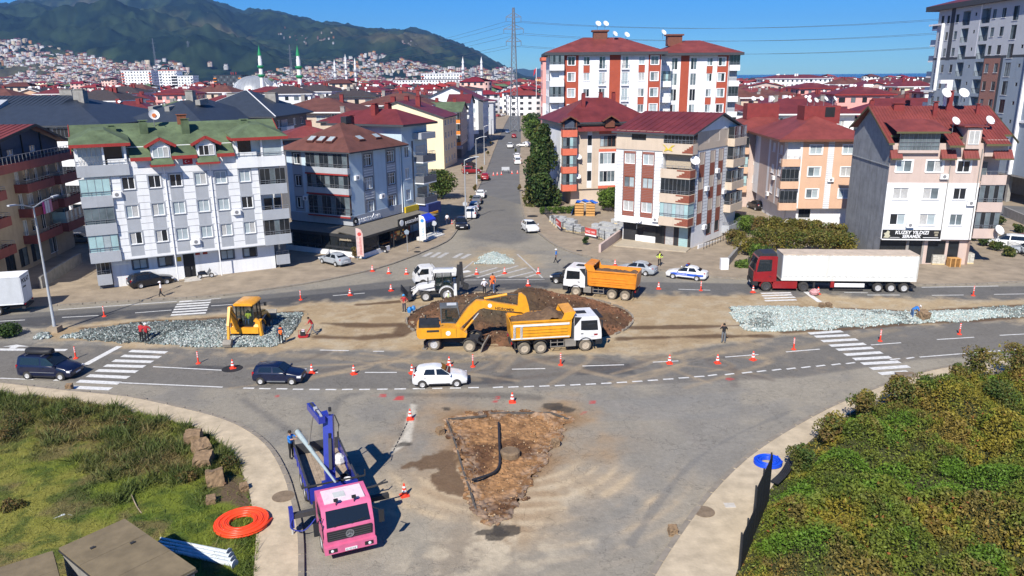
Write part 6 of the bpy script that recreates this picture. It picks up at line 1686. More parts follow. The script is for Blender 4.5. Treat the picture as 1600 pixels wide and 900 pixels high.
# ================================================================ VEHICLES   (local x forward, y left)
def paint(name,col,rough=.3):return mat(name,col,rough=rough,var=.14,scale=2.2,coat=.45,spec=.5,streak=.3 if rough>.4 else.08)
paint('car_white',(.72,.73,.73));paint('car_silver',(.33,.36,.39));paint('car_grey',(.14,.15,.16));paint('car_black',(.012,.012,.014));paint('car_navy',(.006,.01,.034));paint('car_red',(.26,.012,.015));paint('car_blue',(.06,.1,.2))
paint('truck_red',(.24,.008,.012));paint('truck_pink',(.60,.125,.25),.5);paint('truck_blue',(.018,.032,.30),.5);paint('truck_orange',(.72,.25,.02),.45);paint('machine_yellow',(.74,.33,.015),.45);paint('truck_white',(.72,.72,.71))
mat('tyre',(.045,.042,.038),var=.3,scale=4,rough=.9);mat('tyre_dusty',(.17,.145,.11),var=.35,scale=4,rough=.95);mat('rim',(.5,.5,.5),var=.1,rough=.4,metal=.2);mat('rim_dusty',(.40,.34,.26),var=.25,rough=.8);mat('rim_dark',(.05,.05,.052),rough=.5)
mat('car_glass',(.012,.016,.02),rough=.04,var=0,spec=.7);mat('cab_glass',(.02,.035,.03),rough=.04,var=0,spec=.6,alpha=.45);mat('light_clear',(.7,.7,.72),rough=.1,var=.1);mat('light_red',(.35,.01,.012),rough=.2);mat('plastic_black',(.02,.02,.022),rough=.6);mat('plate',(.7,.7,.7),var=.05)
mat('chassis',(.03,.03,.032),var=.3,rough=.8);mat('steel_dusty',(.22,.2,.17),var=.25,rough=.7);mat('curtain_white',(.66,.66,.62),var=.08,scale=1.,streak=.3,rough=.7);mat('earth_load',(.13,.08,.045),var=.35,scale=3,bump=1,bscale=5);mat('hose',(.02,.02,.022),rough=.5)
mat('wood_deck',(.32,.25,.18),var=.3,scale=3,rough=.95);mat('amber',(.7,.22,.01),rough=.3)
def wheel(par,x,y,r,w=.2,tyre='tyre',rim='rim',name='wheel'):
 k=('wheel',r,w,tyre,rim)
 if k not in CACHE:
  T=RT(PI/2,4,'X')
  CACHE[k]=(MB().lathe([(r*.62,-w/2),(r*.9,-w/2),(r*.985,-w*.38),(r,-w*.2),(r,w*.2),(r*.985,w*.38),(r*.9,w/2),(r*.62,w/2)],20,M=T,caps=False).mesh('wheel',tyre,45),MB().lathe([(.02,-w*.33),(r*.14,-w*.42),(r*.18,-w*.34),(r*.5,-w*.34),(r*.56,-w*.44),(r*.64,-w*.46),(r*.64,w*.46),(r*.56,w*.44),(r*.5,w*.34),(r*.18,w*.34),(r*.14,w*.42),(.02,w*.33)],20,M=T).mesh('rim',rim,40))
 o=obj(name,CACHE[k][0],par,TR((x,y,r)));obj('rim',CACHE[k][1],o);return o
def loft(rings,mi=0):
 b=MB();n=len(rings[0]);vs=[p for r in rings for p in r];fs=[]
 for i in range(len(rings)-1):
  for j in range(n-1):fs.append((i*n+j,i*n+j+1,(i+1)*n+j+1,(i+1)*n+j))
  fs.append((i*n+n-1,i*n,(i+1)*n,(i+1)*n+n-1))
 fs+=[tuple(range(n))[::-1],tuple(range((len(rings)-1)*n,len(rings)*n))]
 return b.add(vs,fs,mi)
SHAPES={'hatch':(4.06,1.69,1.48,2.5,1.22,.29,[(2.03,.34,.52,.55,.55,.4),(1.95,.25,.62,.7,.76,.6),(1.55,.22,.74,.83,.83,.72),(1.0,.2,.87,.95,.845,.74),(.78,.2,.9,1.0,.845,.74),(.05,.2,.93,1.43,.845,.6),(-.4,.2,.94,1.48,.845,.6),(-1.1,.2,.95,1.45,.84,.59),(-1.55,.22,.97,1.36,.82,.56),(-1.86,.25,.98,1.05,.78,.6),(-2.0,.32,.72,.9,.7,.55)],((.85,.12),(-.28,-.32),(-1.25,-1.05)),(.86,.05),(-1.84,-1.5)),'sedan':(4.5,1.78,1.45,2.65,1.35,.3,[(2.25,.34,.55,.6,.6,.45),(2.15,.25,.64,.7,.8,.62),(1.7,.22,.75,.82,.87,.74),(1.1,.2,.85,.92,.885,.77),(.85,.2,.88,.97,.885,.77),(.1,.2,.91,1.4,.885,.6),(-.4,.2,.92,1.45,.885,.6),(-.95,.2,.93,1.4,.88,.59),(-1.6,.22,.95,1.03,.86,.68),(-2.1,.26,.92,1.0,.82,.66),(-2.25,.34,.72,.9,.72,.6)],((.92,.18),(-.25,-.3),(-1.3,-.95)),(.93,.12),(-1.58,-.98)),'wagon':(4.65,1.78,1.5,2.7,1.4,.3,[(2.32,.34,.55,.6,.6,.45),(2.2,.25,.64,.7,.8,.62),(1.75,.22,.75,.82,.87,.74),(1.15,.2,.85,.92,.885,.77),(.9,.2,.88,.97,.885,.77),(.15,.2,.91,1.42,.885,.62),(-.4,.2,.92,1.48,.885,.62),(-1.4,.2,.93,1.46,.88,.61),(-1.95,.22,.95,1.38,.86,.58),(-2.2,.26,.94,1.0,.82,.66),(-2.32,.34,.72,.9,.72,.6)],((.95,.22),(-.25,-.3),(-1.75,-1.5)),(.96,.17),(-2.18,-1.93)),'box':(3.7,1.56,1.43,2.36,1.14,.28,[(1.85,.34,.55,.6,.66,.5),(1.8,.24,.68,.76,.74,.62),(1.4,.22,.78,.85,.77,.7),(.9,.2,.86,.92,.78,.72),(.68,.2,.88,.97,.78,.72),(.12,.2,.9,1.4,.78,.6),(-.4,.2,.9,1.43,.78,.6),(-1.1,.2,.91,1.42,.775,.6),(-1.6,.22,.92,1.36,.76,.58),(-1.78,.25,.9,.98,.74,.62),(-1.85,.32,.7,.85,.7,.58)],((.75,.2),(-.3,-.33),(-1.4,-1.3)),(.76,.12),(-1.77,-1.58)),'van':(4.4,1.79,1.82,2.7,1.35,.31,[(2.2,.36,.6,.66,.62,.48),(2.1,.26,.74,.82,.82,.66),(1.7,.22,.88,.98,.88,.76),(1.2,.2,1.0,1.08,.895,.78),(1.0,.2,1.02,1.14,.895,.78),(.15,.2,1.06,1.72,.895,.68),(-.35,.2,1.07,1.8,.895,.69),(-1.5,.2,1.08,1.8,.895,.69),(-2.05,.22,1.08,1.74,.88,.67),(-2.17,.26,1.06,1.2,.86,.74),(-2.2,.34,.8,.95,.82,.7)],((1.08,.25),(-.2,-.25),(-1.95,-1.85)),(1.09,.16),(-2.16,-2.05)),'suv':(4.2,1.79,1.58,2.6,1.3,.33,[(2.1,.4,.68,.75,.62,.5),(2.0,.3,.8,.88,.82,.66),(1.6,.26,.9,.98,.88,.78),(1.05,.24,.98,1.05,.895,.78),(.85,.24,1.0,1.1,.895,.78),(.1,.24,1.02,1.53,.895,.63),(-.4,.24,1.03,1.58,.895,.63),(-1.2,.24,1.05,1.55,.89,.62),(-1.7,.26,1.06,1.42,.87,.58),(-1.95,.3,1.04,1.15,.82,.64),(-2.1,.4,.8,.95,.74,.6)],((.93,.18),(-.28,-.33),(-1.4,-1.15)),(.94,.12),(-1.93,-1.66)),}
def car(name,label,shape,color,cat='car',group=None,lower=None,detail=True,rimm='rim'):
 L,W,H,wb,fx,r,st,pil,ws,rs=SHAPES[shape]
 t=thing(name,label,cat,(0,0,0),0,group)
 rings=[]
 for x,zl,zb,zt,hw,tw in st:
  h=[(hw*.9,zl),(hw*.99,zl+.12),(hw,zl+(zb-zl)*.55),(hw*.985,zb-.05),(hw*.95,zb),(tw,zt-.045),(tw*.8,zt),(tw*.4,zt+.012)]
  rings.append([(x,-y,z)for y,z in h][::1]+[(x,y,z)for y,z in h[::-1]])
 body=loft(rings[::-1]).build('body',color,t,None,50)
 def side(x,f,out):
  k=[s for s in st if s[3]-s[2]>.3]
  hw,tw,zb,zt=[np.interp(x,[s[0]for s in st][::-1],[s[i]for s in st][::-1])for i in(4,5,2,3)]
  hw*=.95;return(hw+(tw-hw)*f+out,zb+(zt-.045-zb)*f)
 zb0=st[5][2];hw0,tw0,zt0=st[5][4]*.95,st[5][5],st[6][3]-.045
 def sp(x,f,s,out=.012):
  zb=np.interp(x,[q[0]for q in st][::-1],[q[2]for q in st][::-1])
  return(x,s*(hw0+(tw0-hw0)*f+out),zb+(zt0-zb)*f)
 for s in(-1,1):
  for(xa,xar),(xb,xbr)in zip(pil,pil[1:]):
   g=.06
   q=[sp(xb+g,.1,s),sp(xa-g,.1,s),sp(xar+(xa-xar)*.12-g,.88,s),sp(xbr+(xb-xbr)*.12+g,.88,s)]
   b=MB();b.poly(q if s>0 else q[::-1]);b.poly([(x,y-s*.03,z)for x,y,z in q][::-1]);b.build('side_window','car_glass',t)
   if detail:
    b=MB();ym=st[5][4]
    q=[(xb+.03,s*(ym+.006),.34),(xa-.03,s*(ym+.006),.34),(xa-.03,s*(ym*.99+.006),zb0-.06),(xb+.03,s*(ym*.99+.006),zb0-.06)]
    b.poly(q if s<0 else q[::-1]);d=b.build('door',color,t)
    MB().box(xb+.1,xb+.26,s*(ym+.03)-.015,s*(ym+.03)+.015,zb0-.14,zb0-.1).build('handle','plastic_black' if color=='car_black' else color,d)
  b=MB();b.cbox((ws[0]-.1,s*(hw0+.14),zb0+.1),(.12,.2,.13));b.build('mirror',color,t)
  MB().box(-wb/2+.45,fx-.5,s*st[5][4]*.98-.02,s*st[5][4]*.98+.03,.22,.32).build('sill','plastic_black' if lower is None else lower,t)
  x0,x1=st[1][0]-.3,st[1][0]+.02
  zl=st[1][2]-.05;b=MB();b.cbox((st[1][0]-.12,s*(st[1][4]-.12),zl),(.3,.3,.15));b.build('headlight','light_clear',t)
  b=MB();b.cbox((st[-2][0]+.03,s*(st[-2][4]-.1),(st[-2][2]+.02)-.08),(.16,.18,.26 if shape!='sedan' else.17));b.build('tail_light','light_red',t)
 def screen(x0,x1,zb,zt,wb_,wt,nm):
  n=Vector((zt-zb,0,x0-x1))if x0>x1 else Vector((-(zt-zb),0,-(x0-x1)))
  n=Vector(((zt-zb)*(1 if x0>x1 else-1),0,abs(x0-x1))).normalized()*.014
  q=[Vector((x0,-wb_,zb))+n,Vector((x0,wb_,zb))+n,Vector((x1,wt,zt))+n,Vector((x1,-wt,zt))+n]
  b=MB();b.poly([tuple(p)for p in(q if x0>x1 else q[::-1])]);b.poly([tuple(p-n*2)for p in(q[::-1]if x0>x1 else q)]);b.build(nm,'car_glass',t)
 i=[k for k,q in enumerate(st)if q[3]-q[2]>.3][0]
 screen(st[i-1][0]-.02,st[i][0]+.04,st[i-1][3]+.03,st[i][3]-.03,st[i-1][5]*.93,st[i][5]*.88,'windscreen')
 j=[k for k,q in enumerate(st)if q[3]-q[2]>.3][-1]
 screen(st[j+1][0]+.02,st[j][0]-.02,st[j+1][3]+.04,st[j][3]-.05,st[j+1][5]*.88,st[j][5]*.86,'rear_window')
 MB().box(st[0][0]-.02,st[0][0]+.015,-.26,.26,.42,.53).build('number_plate','plate',t);MB().box(st[-1][0]-.015,st[-1][0]+.02,-.26,.26,.56,.67).build('number_plate','plate',t)
 MB().box(st[1][0]-.05,st[1][0]+.055,-.5,.5,.3,.5).build('grille','plastic_black',t)
 for s in(-1,1):
  for x in(fx,fx-wb):
   wheel(t,x,s*(st[5][4]-.035),r,.19,'tyre',rimm)
   k=('arch',r,shape)
   if k not in CACHE:CACHE[k]=MB().lathe([(r*1.17,-.012),(r*1.17,.008),(r*.98,.008),(r*.98,-.012)],20,M=RT(PI/2,4,'X'),caps=False).mesh('wheel_arch','plastic_black')
   obj('wheel_arch',CACHE[k],t,TR((x,s*(st[5][4]+.001),r)))
 return t
def by_wheels(rear,front,W,wb,fx,far=1):
 """where a vehicle stands, from the ground points of its near wheels"""
 a,b=Vector((*at2(*rear),0)),Vector((*at2(*front),0));d=(b-a).normalized();n=Vector((-d.y,d.x,0))
 if n.y<0:n=-n
 mid=(a+b)/2+n*(W/2-.1)
 c=mid-d*(fx-wb/2)
 return(c.x,c.y,0),math.atan2(d.y,d.x)
def put(t,rear,front,z=0.,shape=None,W=None,wb=None,fx=None):
 if shape:L,W,H,wb,fx=SHAPES[shape][:5]
 loc,rz=by_wheels(rear,front,W,wb,fx);t.location=(loc[0],loc[1],z);t.rotation_euler=(0,0,rz);return t
c=put(car('hatchback_car','white five door hatchback driving on the near carriageway','hatch','car_white'),(659,606),(715,604),shape='hatch')
c=put(car('hatchback_car','old dark blue boxy hatchback with grey sills on the near carriageway','box','car_navy',lower='car_grey'),(407,600.5),(458,601),shape='box')
c=put(car('van','dark blue people van with a black roof box at the zebra crossing','van','car_navy','van'),(43.9,592),(98,594),shape='van')
b=loft([[(x,y*w,z)for y,z in((-.36,1.86),(-.42,1.95),(-.38,2.12),(-.25,2.2),(.25,2.2),(.38,2.12),(.42,1.95),(.36,1.86))]for x,w in((-1.7,.7),(-1.6,1),(-.2,1.02),(.25,.85),(.4,.5))])
b.build('roof_box','plastic_black',c,None,50);b=MB();b.bar((-1.4,-.7,1.86),(-1.4,.7,1.86),.05,.05);b.build('roof_rail','metal_rail',c);b=MB();b.bar((-.1,-.7,1.84),(-.1,.7,1.84),.05,.05);b.build('roof_rail','metal_rail',c)
for s in(-1,1):MB().box(-1.1,.9,s*.905-.01,s*.905+.012,.58,.62).build('trim_strip','metal_rail',c)
c=put(car('police_car','white police saloon with blue side stripes and a roof light bar','sedan','car_white','police car'),(1089,439),(1051,435),shape='sedan')
mat('police_blue',(.02,.09,.5),rough=.4);mat('lamp_blue',(.02,.08,.6),rough=.2)
for s in(-1,1):
 b=MB();q=[(-2.0,.58),(-1.2,.46),(1.3,.5),(1.75,.66),(1.3,.76),(-1.2,.72),(-2.0,.74)];b.yprism(q,s*.893-.004,s*.893+.006);st_=b.build('stripe','police_blue',c)
 text(st_,'POLİS POLİS',.2,(TR((-1.0,-.9,.53))@UP)if s<0 else(TR((.9,.9,.53))@rotz(PI)@UP),'trim_white',.002)
lb=MB().box(-.2,.1,-.55,.55,1.46,1.58).build('light_bar','plastic_black',c);MB().box(-.18,.08,.18,.54,1.581,1.6).build('lamp','lamp_blue',lb);MB().box(-.18,.08,-.54,-.18,1.581,1.6).build('lamp','light_red',lb)
put(car('saloon_car','silver blue saloon half hidden behind the orange tipper lorry','sedan','car_silver'),(1008,431),(975,427),shape='sedan')
put(car('saloon_car','black car half hidden behind the cab of the orange tipper lorry','suv','car_black'),(905,446),(869.6,443),shape='suv')
put(car('saloon_car','silver hatchback saloon parked before the restaurant','sedan','car_silver'),(525,418),(505,413),z=.13,shape='sedan')
put(car('estate_car','black estate car parked at the foot of the white building','wagon','car_black'),(221,452.3),(260.6,445.5),z=.13,shape='wagon')
c=car('hatchback_car','white sporty crossover coming down the street on the right','suv','car_white');c.location=(*at2(828,361),0);c.rotation_euler=(0,0,R(-76))
def street(label,px,py,deg,shape,color,z=.0):
 c=car('parked_car',label,shape,color,group='cars along the long street',detail=py>300);c.location=(*at2(px,py),z);c.rotation_euler=(0,0,R(deg))
street('black car parked first in the left row, facing the junction',721,356,-84,'suv','car_black')
street('white delivery van parked second in the left row',737,339,88,'van','car_white')
street('light grey car parked behind the white delivery van',741,327,90,'wagon','car_silver')
street('dark grey saloon parked fourth in the left row',745,317,90,'sedan','car_grey')
street('white saloon parked at the upper end of the left row',751,308,90,'sedan','car_white')
street('dark red car parked at the left kerb higher up the street',758,281,90,'suv','car_red')
street('white van stopped behind the barrier, nearer of two',809,256,90,'van','car_white')
street('white car stopped behind the barrier, farther of two',808,247,90,'sedan','car_white')
street('white car driving in the middle of the far street',797,231,-90,'suv','car_white')
street('red car driving away on the far street',803,215,90,'hatch','car_red')
street('small blue car at the left of the far street',793,208,-90,'hatch','car_blue')
street('white car parked at the right edge of the far street, left of a pair',817,230,160,'hatch','car_white',.12)
street('white car parked at the right edge of the far street, right of a pair',823,229,100,'suv','car_white',.12)
street('black car parked in the shade of the big tree',834,316,88,'suv','car_black',.12)
street('white van parked under the bright green trees up the street',829,217,90,'van','car_white',.12)
street('red car parked at the very far end of the street',779,183,60,'hatch','car_red',.12)
street('white car parked at the very far end of the street',785,182,60,'sedan','car_white',.12)
street('dark red van under the trees beside the left kerb',737,272,20,'van','car_red',.12)
street('dark car under the awning of the orange balcony house',733,262,60,'suv','car_black',.12)
c=car('parked_car','grey car parked in the shady yard behind the maroon balconies','sedan','car_grey');c.location=(*at2(126,381),.12);c.rotation_euler=(0,0,R(15))
c=car('parked_car','black jeep parked beside the salmon building','suv','car_black');c.location=(*at2(1182,328),.12);c.rotation_euler=(0,0,R(100))
c=car('van','white minibus parked behind the fence at the right edge','van','car_white','van');c.location=(*at2(1572,388),.12);c.rotation_euler=(0,0,R(150))
c=car('parked_car','silver car cut off by the right edge of the picture','sedan','car_silver');c.location=(*at2(1606,398),.12);c.rotation_euler=(0,0,R(150))
c=car('parked_car','dark red car parked behind the white minibus','hatch','car_red');c.location=(*at2(1590,384),.12);c.rotation_euler=(0,0,R(150))
# ---------------- lorries
def truck_cab(t,color,x0,x1,z0,z1,W,slope=.35,lower='plastic_black',visor=False,roof=None):
 """forward cab: x0 back, x1 front"""
 zb=z0+(z1-z0)*.42
 prof=[(x0,z0),(x1-.02,z0),(x1,z0+.3),(x1-.03,zb),(x1-slope*.85,z1-.22),(x1-slope-.12,z1),(x0+.05,z1),(x0,z1-.1)]
 b=MB();b.yprism(prof,-W/2,W/2);cab=b.build('cab',color,t,None,35)
 q=MB();n=.015
 q.poly([(x1-.03+n,-W/2+.12,zb+.06),(x1-.03+n,W/2-.12,zb+.06),(x1-slope*.85+n,W/2-.16,z1-.27),(x1-slope*.85+n,-W/2+.16,z1-.27)])
 q.poly([(x1-.06,-W/2+.12,zb+.06),(x1-slope*.85-.03,-W/2+.16,z1-.27),(x1-slope*.85-.03,W/2-.16,z1-.27),(x1-.06,W/2-.12,zb+.06)]);q.build('windscreen','car_glass',t)
 for s in(-1,1):
  y=s*(W/2+.012);d=MB()
  p=[(x0+.55,zb+.02),(x1-.3,zb+.02-.12),(x1-slope*.8-.16,z1-.34),(x0+.55,z1-.34)]
  d.yprism(p,y-.008,y+.008);d.build('side_window','car_glass',t)
  dr=MB().yprism([(x0+.45,z0+.25),(x1-.22,z0+.25),(x1-.22,zb-.05),(x0+.45,zb-.02)],y-.012,y+.002).build('door',color,t)
  MB().cbox((x0+.65,s*(W/2+.03),z0+.55),(.2,.03,.06)).build('handle','plastic_black',dr)
  m=MB();m.cbox((x1-.05,s*(W/2+.22),zb+.55),(.1,.22,.6));m.bar((x1-.15,s*W/2,zb+.8),(x1-.05,s*(W/2+.2),zb+.75),.04,.04);m.build('mirror',lower,t)
  MB().cbox((x1-.05,s*(W/2-.3),z0-.12),(.16,.42,.2)).build('headlight','light_clear',t)
 MB().box(x1-.5,x1+.06,-W/2,W/2,z0-.42,z0+.04).build('bumper',lower,t)
 MB().box(x1-.02,x1+.03,-W/2+.25,W/2-.25,z0+.12,zb-.12).build('grille','plastic_black',t)
 MB().box(x1+.06,x1+.08,-.28,.28,z0-.3,z0-.18).build('number_plate','plate',t)
 if visor:MB().box(x1-slope-.05,x1+.12,-W/2+.1,W/2-.1,z1-.2,z1-.14).build('sun_visor','plastic_black',t)
 return cab
def lumpy_load(t,x0,x1,y0,y1,z,hfun,seed,name='soil_load'):
 nx,ny=40,18;X,Y=np.meshgrid(np.linspace(x0,x1,nx),np.linspace(y0,y1,ny))
 Zz=z+hfun(X,Y)+(fbm(X,Y,1.8,4,seed)-.5)*.5+(vnoise(X,Y,6,seed)-.5)*.1
 V=np.c_[X.ravel(),Y.ravel(),Zz.ravel()];i=np.arange(nx*ny).reshape(ny,nx)
 F=np.c_[i[:-1,:-1].ravel(),i[:-1,1:].ravel(),i[1:,1:].ravel(),i[1:,:-1].ravel()]
 o=obj(name,np_mesh(name,V,F,'earth_load'),t);return o
def tipper(label,tub,trim,load,inner,stripes):
 t=thing('tipper_lorry',label,'tipper lorry');W=2.5
 truck_cab(t,'truck_white',-.95,1.35,1.0,3.0,2.45,.3,visor=True)
 MB().box(-.6,.25,-.35,.35,3.01,3.05).build('roof_hatch','plastic_black',t);
 for s in(-1,1):MB().yprism([(-.95,2.2),(-.35,2.95),(-.95,3.0)],s*1.24-.01,s*1.24+.012).build('air_deflector','plastic_black',t)
 MB().box(-6.2,1.2,-.45,.45,.75,1.05).build('chassis','chassis',t)
 for s in(-1,1):
  wheel(t,0,s*1.05,.52,.34,'tyre_dusty','rim_dusty')
  for x in(-3.75,-5.1):wheel(t,x,s*.98,.52,.5,'tyre_dusty','rim_dusty')
  a=MB()
  for i in range(10):
   a0,a1=PI*i/10,PI*(i+1)/10
   a.bar((.66*math.cos(a0),s*1.05,.52+.66*math.sin(a0)),(.66*math.cos(a1),s*1.05,.52+.66*math.sin(a1)),.45,.05)
  a.build('mudguard','plastic_black',t)
  for x in(-3.75,-5.1):
   a=MB()
   for i in range(2,8):
    a0,a1=PI*i/10,PI*(i+1)/10
    a.bar((x+.68*math.cos(a0),s*.98,.52+.68*math.sin(a0)),(x+.68*math.cos(a1),s*.98,.52+.68*math.sin(a1)),.55,.04)
   a.build('mudguard','plastic_black',t)
  g=MB();
  for z in(.55,.9):g.bar((-2.95,s*1.15,z),(-1.75,s*1.15,z),.05,.06)
  for x in(-2.9,-2.35,-1.8):g.bar((x,s*1.15,.5),(x,s*1.15,1.1),.05,.05)
  g.build('side_guard','steel_dusty',t)
 MB().box(-1.7,-.8,-1.2,-.6,.5,1.1).build('fuel_tank','steel_dusty',t);MB().box(-1.6,-.8,.6,1.2,.5,1.1).build('tool_box','steel_dusty',t)
 MB().tube((-1.05,.9,.9),(-1.05,.9,2.6),.1).build('exhaust','chassis',t);MB().box(-1.2,-.98,-1.1,1.1,1.0,2.5).build('air_filter','chassis',t)
 x0,x1,zb,zt=-6.15,-1.28,1.35,2.85;w0,w1=1.15,1.27
 th=.07
 for s in(-1,1):
  b=MB();o=[(x0,s*w1,zt),(x1,s*w1,zt),(x1,s*w0,zb),(x0,s*w0,zb)];inn=[(x,y-s*th,z)for x,y,z in o]
  b.add(o+inn,[(0,1,2,3),(7,6,5,4),(0,4,5,1),(3,2,6,7),(1,5,6,2),(0,3,7,4)][::1]);sd=b.build('tub_side',tub,t)
  r=MB()
  for z in(1.62,1.88,2.14):
   f=(z-zb)/(zt-zb);y=s*(w0+(w1-w0)*f);r.box(x0+.95,x1-.25,y-.035,y+.045,z-.05,z+.05)if s>0 else r.box(x0+.95,x1-.25,y-.045,y+.035,z-.05,z+.05)
  tag(r.build('rib',tub,sd),kind='stuff')
  r=MB();r.box(x0,x1,s*(w1+.01)-.06,s*(w1+.01)+.06,zt-.08,zt+.06);r.build('top_rail',tub,sd)
  if stripes:
   r=MB();y=s*(w1+.02);r.box(x0+.15,x1-.1,y-.012,y+.012,zt-.42,zt-.24);r.build('white_band','truck_white',sd)
   for xx in(x0+.15,x0+.72):
    r=MB();r.add([(xx,s*(w1+.028),zt-.42),(xx+.2,s*(w1+.028),zt-.42),(xx+.2,s*(w0+.045),zb+.02),(xx,s*(w0+.045),zb+.02)],[(0,1,2,3),(3,2,1,0)]);r.build('white_band','truck_white',sd)
   r=MB();r.box(x0,x1,s*(w0+.03)-.02,s*(w0+.03)+.02,zb-.02,zb+.08);r.build('white_band','truck_white',sd)
  else:
   r=MB();f=.28;y=s*(w0+(w1-w0)*f);r.box(x0+.05,x1,y-.05,y+.05,zb+.42,zb+.5);r.build('ledge',tub,sd)
  r=MB();r.cbox((x0+.02,s*1.05,1.0),(.08,.3,.14));r.build('tail_light','light_red',t)
 MB().box(x0+.05,x1-.05,-w0,w0,zb-.1,zb).build('tub_floor',tub,t)
 b=MB();b.add([(x0-.12,-w1,zt),(x0-.12,w1,zt),(x0,w0,zb),(x0,-w0,zb),(x0-.04,-w1,zt),(x0-.04,w1,zt),(x0+.08,w0,zb),(x0+.08,-w0,zb)],[(0,3,2,1),(4,5,6,7),(0,1,5,4),(3,7,6,2),(1,2,6,5),(0,4,7,3)]);b.build('tailgate',tub,t)
 b=MB();b.yprism([(x1-.07,zb),(x1+.02,zb),(x1+.1,zt),(x1+.42,3.42),(x1+.34,3.5),(x1-.55,3.42),(x1-.55,3.34),(x1+.2,3.36),(x1+.02,zt)],-w1,w1);b.build('head_board',tub,t)
 for s in(-1,1):MB().yprism([(x1-.75,zt),(x1+.1,zt),(x1+.4,3.42),(x1-.5,3.42)],s*w1-.03,s*w1+.03).build('canopy_side',tub,t)
 lumpy_load(t,x0+.08,x1-.08,-w0-.05,w0+.05,zt-.35,load,5 if stripes else 9)
 for s in(-1,1):MB().box(x0+.3,x0+.35,s*.5,s*1.1,.3,1.0).build('mud_flap','chassis',t)
 return t
t=tipper('yellow tipper lorry with white bands and a heaped soil load, white cab to the right','machine_yellow',None,lambda X,Y:.15+.65*np.exp(-((X+2.6)/.9)**2)+.3*np.exp(-((X+4.2)/1.0)**2)-.25*sstep(np.abs(Y),.7,1.2),True,True)
for s in(-1,1):
 text(t,'HARDOX',.13,(TR((-2.2,-1.28,2.28))@UP)if s<0 else(TR((-1.7,1.28,2.28))@rotz(PI)@UP),'frame_brown',.004)if 0 else None
 MB().box(.7,1.0,s*1.25-.005,s*1.25+.005,1.35,1.5).build('decal','car_red',t)
def put_axles(t,rear,front,x_rear,x_front,half):
 a,b=Vector((*at2(*rear),0)),Vector((*at2(*front),0));d=(b-a).normalized();n=Vector((-d.y,d.x,0))
 if n.y<0:n=-n
 m=(a+b)/2+n*half;c=m-d*((x_rear+x_front)/2);t.location=(c.x,c.y,0);t.rotation_euler=(0,0,math.atan2(d.y,d.x))
put_axles(t,(819.4,554),(913.9,548.3),-5.1,0,1.15)
t=tipper('orange tipper lorry with a level soil load and white cab facing left','truck_orange',None,lambda X,Y:.2+0*X-.1*sstep(np.abs(Y),.8,1.2),True,False)
put_axles(t,(978,470),(898,462.4),-5.1,0,1.15)
